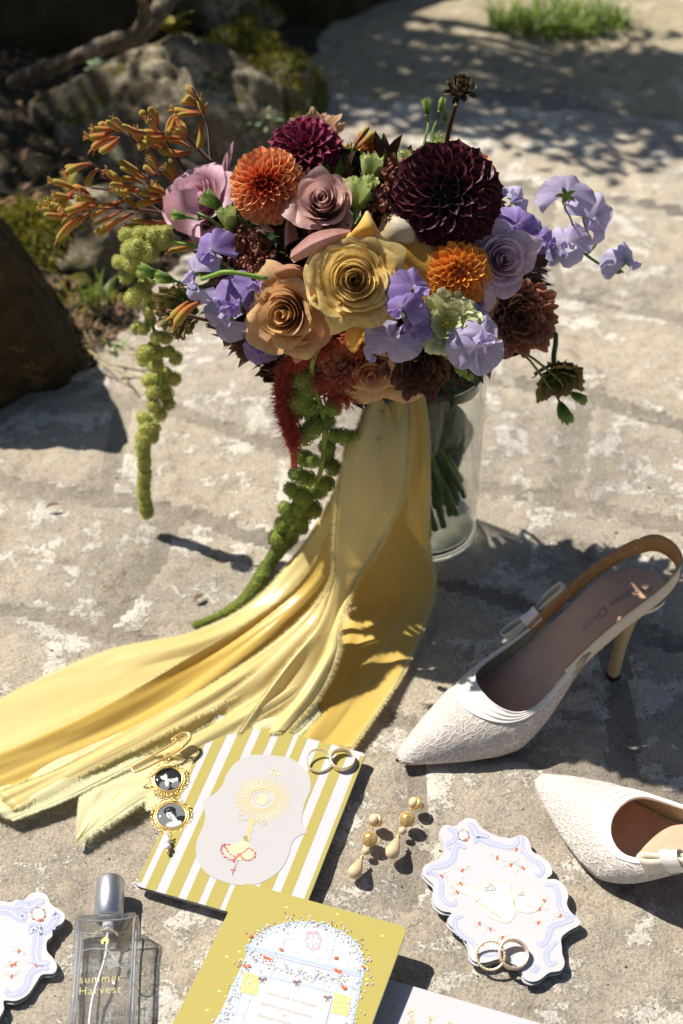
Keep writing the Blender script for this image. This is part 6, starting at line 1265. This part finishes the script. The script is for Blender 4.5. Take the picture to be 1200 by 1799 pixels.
def diecut(label, tf, zt, outl, scr, leafs, extra):
    ctr = tf(*[sum(p[i] for p in outl)/len(outl) for i in (0, 1)]); root = thing('scroll_card', label, 'card', 'white scroll edged cards', Matrix.Translation(gz(*ctr, zt)))
    cm = [tuple(gz(*tf(p[0], p[1]), zt)) for p in catmull([(p[0], p[1], 0) for p in outl+[outl[0]]], len(outl)*5)[:-1]]
    from mathutils.geometry import tessellate_polygon
    for nm, dz, mat, off in (('card', 0, M_white, (0, 0)), ('card', -.0022, M_white, (-.0006, -.0012))):
        c2 = [(p[0]+off[0], p[1]+off[1], p[2]+dz) for p in cm]; n = len(c2); tri = [list(t) for t in tessellate_polygon([[Vector(p) for p in c2]])]; b = MB(); b.add(c2, tri, 0); b.add([(p[0], p[1], p[2]-.0013) for p in c2], [t[::-1] for t in tri], 1); b.add(c2+[(p[0], p[1], p[2]-.0013) for p in c2], [[i, n+i, n+(i+1) % n, (i+1) % n] for i in range(n)], 1); wpart(nm, b, [mat, M_board], root, False, recalc=True)
    pr = Print(root, lambda x, y, dz: gz(x, y, zt+dz))
    for pts, w_ in scr:
        pr.line([tf(*p) for p in pts], w_/2.5*1.35, M_peri, 0, len(pts)*8, prof=lambda t: .45+.75*math.sin(PI*min(1, t*.9+.08))**.8, wob=.24)
        e = tf(*pts[-1]); pr.dot(e[0], e[1], w_/2.5*.45, M_peri, 1); e = tf(*pts[0]); pr.dot(e[0], e[1], w_/2.5*.4, M_peri, 1); pr.line([tf(p[0]+2, p[1]+2) for p in pts], w_/2.5*.22, M_periL, 2, len(pts)*6)
    rr = random.Random(4)
    for x, y in leafs:
        X, Y = tf(x, y); a = rr.uniform(0, 3); pr.dot(X, Y, 3.0, M_orr, 2, 1.9, 8, a); pr.dot(X+rr.uniform(-2.4, 2.4), Y+2.2, 2.3, M_orr, 3, 1.4, 8, a+1)
        for k in range(5): pr.dot(X+rr.uniform(-14, 14), Y+rr.uniform(-10, 10), 1.6, M_blue if k % 2 else M_greyg, 1, .8, 6, rr.uniform(0, 3)); pr.line([(X, Y), (X+rr.uniform(-16, 16), Y+rr.uniform(-10, 10))], .45, M_greyg, 1, 4)
    extra(pr, tf); pr.done(); return root
def crest(pr, P0, s_=1):
    x, y = P0; pr.dot(x, y, 9*s_, M_white, 3, 9*s_); pr.line([(x+9*s_*math.cos(a*PI/6)*(1+.14*(a % 2)), y+8.5*s_*math.sin(a*PI/6)*(1+.14*(a % 2))) for a in range(13)], .9, M_greyp, 4); pr.dot(x+4*s_, y+8*s_, 3.4*s_, M_orr, 5, 1.8*s_)
    for k in range(6): a = k*1.05+.3; pr.dot(x+10*s_*math.cos(a), y+9.5*s_*math.sin(a), 1.6*s_, M_orr, 5, 1.0*s_)
    pr.line([(x-4*s_, y-5*s_), (x+3*s_, y+4*s_)], .9, M_greyg, 5, 4)
def mapdraw(pr, tf):
    crest(pr, tf(585, 218)); M1 = [(535, 430), (565, 440), (610, 440), (640, 455), (660, 430), (700, 420), (740, 418), (790, 435), (795, 470), (810, 510), (812, 560), (800, 590), (775, 605), (730, 590), (690, 570), (670, 540), (640, 500), (600, 480), (560, 462)]
    pr.poly([tf(*p) for p in M1], paper('map_wash', '#cfcdc6'), 0); pr.line([tf(*p) for p in M1+[M1[0]]], .8, M_olivei, 1, 90, wob=.4)
    M2 = [(795, 455), (830, 450), (870, 470), (920, 490), (935, 520), (900, 555), (860, 560), (815, 545), (800, 500)]; pr.poly([tf(*p) for p in M2], MATS['map_wash'], 0); pr.line([tf(*p) for p in M2+[M2[0]]], .8, M_olivei, 1, 60, wob=.4)
    for (x, y, k) in ((705, 452, 1), (842, 478, .6)):
        pr.line([tf(x-25*k, y+8*k), tf(x-25*k, y-4*k), tf(x-8*k, y-4*k), tf(x-8*k, y-14*k), tf(x, y-22*k), tf(x+10*k, y-12*k), tf(x+18*k, y-8*k), tf(x+18*k, y+6*k), tf(x-25*k, y+10*k)], 1.0*k, M_greyp, 3, 30); pr.line([tf(x-14*k, y-2*k), tf(x-14*k, y+7*k)], 1, M_greyp, 3, 4); pr.line([tf(x+4*k, y-16*k), tf(x+4*k, y+4*k)], 1, M_greyp, 3, 4)
    pr.text('Toscana', *tf(690, 535), 17, M_greyg, 3, .62, .35); pr.text('Umbria', *tf(865, 520), 7, M_greyg, 3, .4, .35); pr.text('Firenze', *tf(718, 474), 4, M_greyp, 3, -.1, .35)
diecut('white scroll edged card with a pale map, its lower edge under two gold rings', z5, .0040, OUT, SCR, LEAFS, mapdraw)
def z0(x, y): return (x/2.857, 1380+y/2.857)
O2 = [(-150, 560), (-60, 585), (0, 580), (55, 585), (80, 571), (118, 576), (150, 545), (190, 534), (232, 548), (252, 588), (270, 605), (312, 632), (326, 660), (312, 690), (266, 720), (262, 755), (236, 782), (236, 830), (268, 868), (286, 910), (268, 942), (210, 950), (182, 988), (140, 1048), (80, 1080), (20, 1080), (20, 1120), (0, 1160), (-60, 1250), (-160, 1300), (-300, 1290), (-400, 1200), (-460, 1080), (-440, 960), (-470, 850), (-380, 760), (-370, 650), (-260, 620)]
S2 = [([(-90, 640), (-40, 618), (0, 625), (50, 630), (75, 648), (110, 668), (125, 650), (105, 640)], 24), ([(85, 608), (110, 600), (150, 612), (185, 590), (210, 580)], 30), ([(265, 665), (285, 650), (262, 700), (205, 735), (195, 700)], 24), ([(205, 728), (225, 745)], 12), ([(152, 735), (165, 712), (190, 730), (188, 790), (180, 850), (195, 890), (235, 890)], 27), ([(238, 915), (190, 920), (150, 950), (130, 1010), (85, 1045), (40, 1045), (35, 1030)], 20)]
diecut('white scroll edged card cut off by the left edge beside the perfume bottle', z0, .0040, O2, [(p, w_) for p, w_ in S2], [(97, 828), (75, 895), (60, 900), (178, 900), (60, 955)], lambda pr, tf: crest(pr, tf(192, 645), 1.25))

# ------------------------------------------------------------------ perfume bottle lying on the stone
M_bglass = thin_glass('bottle_glass', (.97, .975, .985, 1), .24, .04)
_n = M_bglass.node_tree; _o = [q for q in _n.nodes if q.type == 'OUTPUT_MATERIAL'][0]; _m = [q for q in _n.nodes if q.type == 'MIX_SHADER'][0]; _h = _n.nodes.new('ShaderNodeBsdfTranslucent'); _h.inputs[0].default_value = (.86, .87, .92, 1); _x = _n.nodes.new('ShaderNodeMixShader'); _x.inputs[0].default_value = .13; _n.links.new(_m.outputs[0], _x.inputs[1]); _n.links.new(_h.outputs[0], _x.inputs[2]); _n.links.new(_x.outputs[0], _o.inputs[0]); M_bedge = simple('glass_edge_glint', '#c4c6cc', '#e0e2e6', .2, 60, transl=.4); M_liq = glass_mat('perfume_liquid', (.97, .97, .99, 1), 1.33); M_alu = simple('brushed_aluminium', '#b9bbc0', '#c8cace', .36, 400, metal=.9); M_plast = simple('clear_white_plastic', '#d8d8dc', None, .3); M_yprint = simple('yellow_print', '#cfc878', '#d6d084', .6)  # pale translucent haze in the bottle glass stands in for sunlit reflections inside it
bz = .0005; C0 = gz(132, 1606, .022); C1 = gz(243, 1600, .022); wB = (C1-C0).length; hB = .022; ax = (C1-C0).normalized(); ay = Vector((ax.y, -ax.x, 0)); LB = .098
Mb = Matrix((ax, ay*-1, Vector((0, 0, 1)))).transposed().to_4x4(); Mb.translation = Vector((C0.x, C0.y, bz)) # local: x across, -y down the bottle, z up
root = thing('perfume_bottle', 'clear rectangular perfume bottle with silver cap lying on its back', 'perfume bottle', None, Mb)
def boxobj(name, x0, x1, y0, y1, z0_, z1_, mat, bev, flip=False):
    b = MB(); vs = [(x, y, z) for z in (z0_, z1_) for x, y in ((x0, y0), (x1, y0), (x1, y1), (x0, y1))]; b.add(vs, [[3, 2, 1, 0], [4, 5, 6, 7], [0, 1, 5, 4], [1, 2, 6, 5], [2, 3, 7, 6], [3, 0, 4, 7]]); me = b.mesh(name, [mat], False)
    bm = bmesh.new(); bm.from_mesh(me); bmesh.ops.bevel(bm, geom=bm.edges[:], offset=bev, segments=3, affect='EDGES'); bmesh.ops.recalc_face_normals(bm, faces=bm.faces)
    if flip: bmesh.ops.reverse_faces(bm, faces=bm.faces)
    bm.to_mesh(me); bm.free(); 
    for p in me.polygons: p.use_smooth = True
    return ob(name, me, root)
gbody = boxobj('glass_body', 0, wB, -LB, 0, 0, hB, M_bglass, .0022)
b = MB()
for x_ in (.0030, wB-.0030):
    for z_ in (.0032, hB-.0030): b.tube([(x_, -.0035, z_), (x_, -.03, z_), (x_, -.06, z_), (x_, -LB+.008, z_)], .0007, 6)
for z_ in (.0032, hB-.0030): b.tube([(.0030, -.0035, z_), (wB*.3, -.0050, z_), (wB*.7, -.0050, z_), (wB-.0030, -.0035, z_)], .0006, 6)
ob('inner_edge_glint', b.mesh('inner_edge_glint', [M_bedge]), root)  # pale tubes with the bright glints of the glass edges in their colour
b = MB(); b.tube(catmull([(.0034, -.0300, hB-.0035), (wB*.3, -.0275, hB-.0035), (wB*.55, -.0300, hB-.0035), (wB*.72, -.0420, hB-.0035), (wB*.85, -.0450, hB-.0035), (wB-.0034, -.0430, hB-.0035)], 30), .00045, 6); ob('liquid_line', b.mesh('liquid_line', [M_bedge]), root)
b = MB(); P = []
for i in range(17):
    row = []
    for j in range(9):
        x = .0034+(wB-.0068)*i/16; row.append((x, -.026-.012*smooth(0, 1, i/16)-.0025*math.sin(i*.8)+.004*(j/8)*0-.003*math.sin(j*.9), .0034+(hB-.0068)*j/8))
    P.append(row)
Mx = Matrix.Rotation(-PI/2, 4, 'X'); cxm = wB*.505
b = MB(); R_ = .0104; b.lathe([(0, 0.0352), (R_-.0018, .0352), (R_-.0006, .0347), (R_, .0332), (R_, .0016), (R_-.0006, .0012), (.004, .0012)], (cxm, 0, .0112), 64, 0, Mx.to_3x3()); ob('cap', b.mesh('cap', [M_alu], recalc=True), root)
b = MB(); b.lathe([(.0072, .0012), (.0072, -.0006), (0, -.0006)], (cxm, 0, .0112), 40, 0, Mx.to_3x3()); ob('collar', b.mesh('collar', [M_alu], recalc=True), root)
b = MB(); b.lathe([(.0, -.001), (.0042, -.001), (.0042, -.0085), (.0025, -.0095), (.0, -.0095)], (cxm, 0, .0112), 24, 0, Mx.to_3x3()); ob('pump', b.mesh('pump', [M_plast], recalc=True), root)
b = MB(); b.tube(catmull([(cxm, -.009, .0112), (cxm-.001, -.03, .010), (cxm-.008, -.06, .008), (cxm-.010, -.088, .006)], 20), .0010, 8); ob('dip_tube', b.mesh('dip_tube', [M_plast]), root)
b = MB(); zt_ = hB+.00012
def ptext(s_, x, y, size, sh=0, sp=1.0, sy=1.0):
    V_, F_ = text_mesh(s_, size, 't', M_yprint, sh, space=sp); b.add([(x+v.x, y+v.y*sy, zt_) for v in V_], F_)
ptext('summer', wB*.47, -.0545, .0080, 0, 1.15, 1.1); ptext('Harvest', wB*.47, -.0635, .0080, 0, 1.15, 1.1)
for k, ch in enumerate('WELCOME TO THE FARM HOUSE'):
    a = math.radians(160-140*k/24); V_, F_ = text_mesh(ch, .0020, 't', M_yprint); q = a-PI/2; b.add([(wB*.5+.0092*math.cos(a)+v.x*math.cos(q)-v.y*math.sin(q), -.0235+.0092*math.sin(a)+v.x*math.sin(q)+v.y*math.cos(q), zt_) for v in V_], F_)
for k, ch in enumerate('EST. 2023'):
    a = math.radians(230+80*k/8); V_, F_ = text_mesh(ch, .0019, 't', M_yprint); q = a+PI/2; b.add([(wB*.5+.0085*math.cos(a)+v.x*math.cos(q)-v.y*math.sin(q), -.0235+.0085*math.sin(a)+v.x*math.sin(q)+v.y*math.cos(q), zt_) for v in V_], F_)
hx_, hy_ = wB*.5, -.0238; b.add([(hx_+x*.0032, hy_+y*.0032, zt_) for x, y in ((-.8, -.9), (-.25, -.9), (-.25, -.2), (.25, -.2), (.25, -.9), (.8, -.9), (.8, .1), (1.0, .1), (0, 1.0), (-1.0, .1), (-.8, .1))], [[0, 1, 2, 10], [2, 3, 6, 10], [3, 4, 5, 6], [7, 8, 9]]); ob('lettering', b.mesh('lettering', [M_yprint], False), root)

# ------------------------------------------------------------------ jewellery
M_gold = simple('polished_gold', (.95, .66, .22, 1), (.98, .72, .28, 1), .33, 50, metal=.85); M_goldp = simple('pale_gold', (.88, .74, .48, 1), (.92, .78, .52, 1), .36, 50, metal=.6); M_rosegold = simple('soft_rose_gold', (.86, .66, .50, 1), (.9, .7, .54, 1), .36, 50, metal=.6)
M_pearl = simple('cream_pearl', '#dfbf92', '#e6cba2', .18, 80, sss=.2, coat=.6, sheen=.1); M_pearlw = simple('white_pearl', '#e2dcd6', '#eae5e0', .18, 80, sss=.2, coat=.6); M_cryst = simple('crystal_paste', '#c9a860', '#f0e2b8', .2, 3000, metal=.4)
M_ink = simple('photo_black', '#121314', None, .35); M_gry = simple('photo_grey', '#77797a', None, .35); M_lgt = simple('photo_white', '#d4d4d2', None, .35); M_dome = thin_glass('cabochon', (1, 1, 1, 1), .1, .05)
def rot_to(zaxis, x=None): return Vector(zaxis).normalized().to_track_quat('Z', 'Y').to_matrix()
def brooch():
    zc = .0095; c1 = gz(*z2(207, 352), zc); root = thing('charm_pin', 'gold safety pin with two filigree photo medallions and pearl drops', 'brooch', None, Matrix.Translation(c1))
    b = MB(); pn = [z2(30, 300), z2(60, 322), z2(180, 268), z2(272, 205), z2(305, 165)]
    L = lambda q, z: tuple(gz(q[0], q[1], z+.0065))
    b.tube(catmull([L(z2(262, 160), .0135), L(z2(205, 196), .0125), L(z2(150, 228), .012), L(z2(95, 260), .0112), L(z2(52, 284), .0106), L(z2(32, 300), .0104), L(z2(46, 318), .0104), L(z2(90, 302), .0108), L(z2(150, 272), .0115), L(z2(210, 240), .0122), L(z2(266, 208), .013)], 60), .0009, 8)
    b.tube(catmull([L(z2(222, 166), .0135), L(z2(248, 146), .014), L(z2(276, 132), .0142), L(z2(304, 134), .0142), L(z2(310, 156), .014), L(z2(292, 180), .0136), L(z2(268, 204), .0132)], 30), [.0014]*31, 8)
    b.tube(catmull([L(z2(238, 160), .0145), L(z2(264, 166), .0142), L(z2(290, 148), .0146)], 12), .0008, 6)
    wpart('pin', b, [M_gold], root)
    for k, (c, R_) in enumerate(((c1, .0112), (gz(*z2(222, 528), zc-.001), .0115))):
        nrm = Vector((.05, -.12, 1)).normalized(); Rm = rot_to(nrm); b = MB()
        b.torus(c, R_, .00085, 48, 8, 0, Rm); b.torus(c, R_+.0016, .0005, 48, 6, 0, Rm)
        for q in range(20):
            a = 2*PI*q/20; b.torus(c+Rm @ Vector(((R_+.0028)*math.cos(a), (R_+.0028)*math.sin(a), 0)), .00135, .00042, 12, 6, 0, Rm); b.ell(c+Rm @ Vector(((R_+.0046)*math.cos(a+.157), (R_+.0046)*math.sin(a+.157), 0)), .00062 if q % 5 else .0011, 6, 4)
        b.lathe([(0, -.0006), (R_, -.0006), (R_, .0001)], c, 40, 0, Rm); wpart('medallion', b, [M_gold], root)
        ph = MB(); Rg = R_*.94
        def fp(x, y, z): return c+Rm @ Vector((x*Rg, y*Rg, z))
        def disc(x, y, rx, ry, mi, z, n=20, ro=0): ca, sa = math.cos(ro), math.sin(ro); ph.flat([fp(x+rx*math.cos(2*PI*i/n)*ca-ry*math.sin(2*PI*i/n)*sa, y+rx*math.cos(2*PI*i/n)*sa+ry*math.sin(2*PI*i/n)*ca, z) for i in range(n)], mi)
        disc(0, 0, 1, 1, 0 if k == 0 else 1, .0002, 40)
        if k == 0:
            disc(-.25, .35, .26, .34, 2, .0003, ro=.1); disc(-.30, .62, .30, .18, 0, .0004, ro=.2); disc(-.45, -.45, .40, .40, 1, .0003); disc(-.2, -.25, .16, .35, 2, .0004, ro=-.3); disc(.45, -.15, .24, .28, 2, .0003, ro=.3); disc(.40, .15, .36, .22, 0, .0004, ro=-.3); disc(.35, -.62, .36, .26, 1, .0003, ro=.3); disc(.12, -.2, .10, .3, 2, .0004, ro=.6)
        else:
            disc(0, 0, 1, 1, 1, .0003, 40); disc(.45, -.55, .5, .35, 0, .00035); disc(.02, .42, .44, .36, 0, .0004, ro=-.2); disc(-.06, .10, .27, .38, 2, .0005, ro=.15); disc(.1, -.34, .15, .3, 2, .00045, ro=.3); disc(-.05, -.68, .58, .24, 2, .00042, ro=-.1); disc(.24, .18, .12, .30, 0, .0006, ro=.2); disc(-.16, .14, .07, .025, 0, .0007, ro=.15); disc(.06, .17, .07, .025, 0, .0007, ro=.15); disc(-.10, -.10, .08, .03, 0, .0007, ro=.15); disc(-.02, .52, .38, .20, 0, .0006, ro=-.15); disc(-.1, .55, .16, .05, 1, .0007, ro=.4)
        wpart('portrait', ph, [M_ink, M_gry, M_lgt], root, False)
        b = MB(); b.lathe([(Rg*math.cos(t*PI/16), .0008+.0022*math.sin(t*PI/16)) for t in range(9)], c, 40, 0, Rm); wpart('glass_dome', b, [M_dome], root)
    b = MB()
    for q, z, r in ((z2(200, 248), .014, .0022), (z2(193, 262), .0135, .0014), (z2(228, 432), .0125, .0013), (z2(232, 448), .012, .0015), (z2(213, 615), .0115, .0014), (z2(216, 630), .011, .0011)): b.torus(gz(*q, z), r, .00045, 20, 6, 0, rot_to((.3, -.5, .7)))
    b.ell(gz(*z2(203, 697), .010), (.0017, .0017, .0013), 10, 6); b.tube([gz(*z2(206, 622), .010), gz(*z2(203, 712), .0095)], .0004, 6); wpart('link', b, [M_gold], root)
    for q in ((203, 648), (203, 674)): b = MB(); b.ell(gz(*z2(*q), .0105), .0026, 16, 12); wpart('pearl', b, [M_pearlw], root)
brooch()
def ring(name, label, c, R_, wd, th, nrm, mat, group=None, detail=None):
    Rm = rot_to(nrm); root = thing(name, label, 'ring', group, Matrix.Translation(c)); b = MB(); prof = []; N = 12
    for i in range(N+1): a = 2*PI*i/N; ca, sa = math.cos(a), math.sin(a); prof.append((R_+th*math.copysign(abs(ca)**.7, ca), wd/2*math.copysign(abs(sa)**.7, sa)))
    b.lathe(prof, c, 96, 0, Rm); wpart('band', b, [mat], root, recalc=True)
    if detail: detail(root, c, Rm, R_)
    return root
def card1(x, y, z): return gz(*z2(x, y), z)
def ov(root, c, Rm, R_):
    b = MB(); b.torus(c+Rm @ Vector((0, 0, .0022)), R_+.0001, .0005, 60, 6, 0, Rm); b.torus(c-Rm @ Vector((0, 0, .0022)), R_+.0001, .0005, 60, 6, 0, Rm); wpart('edge_bead', b, [M_goldp], root)
def gem(root, c, Rm, R_):
    b = MB(); p = c+Rm @ Vector((R_*.98, R_*.2, 0)); d = Rm @ Vector((1, .2, 0)); Rg = rot_to(d); b.lathe([(0, -.0016), (.0022, .0006), (.0018, .0013), (0, .0015)], p+d*.0022, 8, 0, Rg); wpart('stone', b, [M_cryst], root, False); b = MB()
    for k in range(4): a = k*PI/2+.4; b.tube([p, p+d*.0015+Rg @ Vector((.0021*math.cos(a), .0021*math.sin(a), 0)), p+d*.0032+Rg @ Vector((.0020*math.cos(a), .0020*math.sin(a), 0))], .0003, 5)
    wpart('claw', b, [M_goldp], root)
ring('ring', 'broad gold band with beaded edges on the corner of the striped card', card1(1040, 258, .0120), .0095, .0056, .0008, (.05, -.10, 1), M_goldp, None, ov)
ring('ring', 'slim gold engagement ring leaning on the broad band on the striped card', card1(926, 262, .0125), .0096, .0018, .0008, (.12, -.30, 1), M_goldp, None, gem)
ring('ring', 'thick rose gold band resting on the bottom edge of the map card', gz(*z5(805, 742), .0077), .0102, .0060, .0009, (.10, -.30, 1), M_rosegold, None, None)
def ribs(root, c, Rm, R_):
    b = MB()
    for k in range(26): a = 2*PI*k/26; b.torus(c+Rm @ Vector((R_*math.cos(a), R_*math.sin(a), 0)), .00105, .00030, 8, 5, 0, Rm @ Matrix.Rotation(a, 3, 'Z') @ Matrix.Rotation(PI/2, 3, 'X'))
    wpart('ribbing', b, [M_goldp], root)
ring('ring', 'thin notched gold ring leaning at the card edge beside the thick rose gold band', gz(*z5(705, 746), .0072), .0100, .0017, .0008, (-.22, -.50, 1), M_goldp, None, ribs)
def earring(label, stud, ball, sm, top, bot, sdir):
    P_ = lambda q, z: gz(*z5(*q), z); root = thing('earring', label, 'earring', 'pair of pearl drop earrings', Matrix.Translation(P_(ball, .0065)))
    Rm = rot_to(sdir); c = P_(stud, .0075); b = MB(); b.lathe([(0, -.0022), (.0046, -.0018), (.0056, -.0004), (.0056, .0006), (.0046, .0012), (0, .0012)], c, 32, 0, Rm); back = c-Rm @ Vector((0, 0, .0022)); b.tube([back, back-Rm @ Vector((0, 0, .007))], .0005, 6); b.torus(back-Rm @ Vector((0, 0, .004)), .0022, .0007, 16, 6, 0, Rm); wpart('stud', b, [M_gold], root, recalc=True)
    b = MB(); b.ell(c+Rm @ Vector((0, 0, .0022)), (.0042, .0042, .0034), 20, 12, 0, Rm.to_4x4()); wpart('stud_pearl', b, [M_pearl], root)
    cb = P_(ball, .0066); b = MB(); b.ell(cb, .0057, 20, 12); wpart('gold_ball', b, [M_gold], root); b = MB(); n = 190
    for i in range(n): z = 1-2*(i+.5)/n; q = math.sqrt(1-z*z); a = i*2.39996; b.ell(cb+Vector((q*math.cos(a), q*math.sin(a), z))*.0058, .00062, 5, 4)
    wpart('crystals', b, [M_cryst], root, False, kind='stuff')
    b = MB(); b.ell(P_(sm, .0036), .0032, 18, 12); wpart('small_pearl', b, [M_pearl], root)
    t, e = P_(top, .0052), P_(bot, .0058); d = (e-t); L = d.length; Rd = rot_to(d); k = L/1.0
    b = MB(); b.lathe([(.0001, 0), (.0011, .0010), (.0022, L*.22), (.0040, L*.45), (.0056, L*.72), (.0057, L*.86), (.0045, L*1.0), (.0025, L*1.08), (0, L*1.10)], t, 40, 0, Rd); o = wpart('drop_pearl', b, [M_pearl], root, recalc=True); md = o.modifiers.new('s', 'SUBSURF'); md.levels = 1; md.render_levels = 1
    b = MB(); b.lathe([(0, -.0008), (.0016, -.0004), (.0020, .0008), (.0014, .0016)], t, 16, 0, Rd); b.torus(t-Rd @ Vector((0, 0, .0014)), .0012, .0004, 14, 6, 0, rot_to((1, .4, .3))); b.torus((P_(sm, .0036)+cb)/2, .0010, .0004, 12, 6, 0, rot_to((.3, .5, .3))); b.torus(c*.45+cb*.55+Vector((0, .002, 0)), .0013, .0004, 12, 6, 0, rot_to((.8, .5, .3))); wpart('link', b, [M_gold], root)
earring('pearl drop earring lying nearer the striped card', (198, 152), (173, 234), (158, 288), (139, 318), (102, 396), (-.5, -.2, .8))
earring('pearl drop earring lying nearer the lace shoes', (375, 78), (337, 148), (318, 199), (300, 224), (268, 308), (-.75, .0, .6))
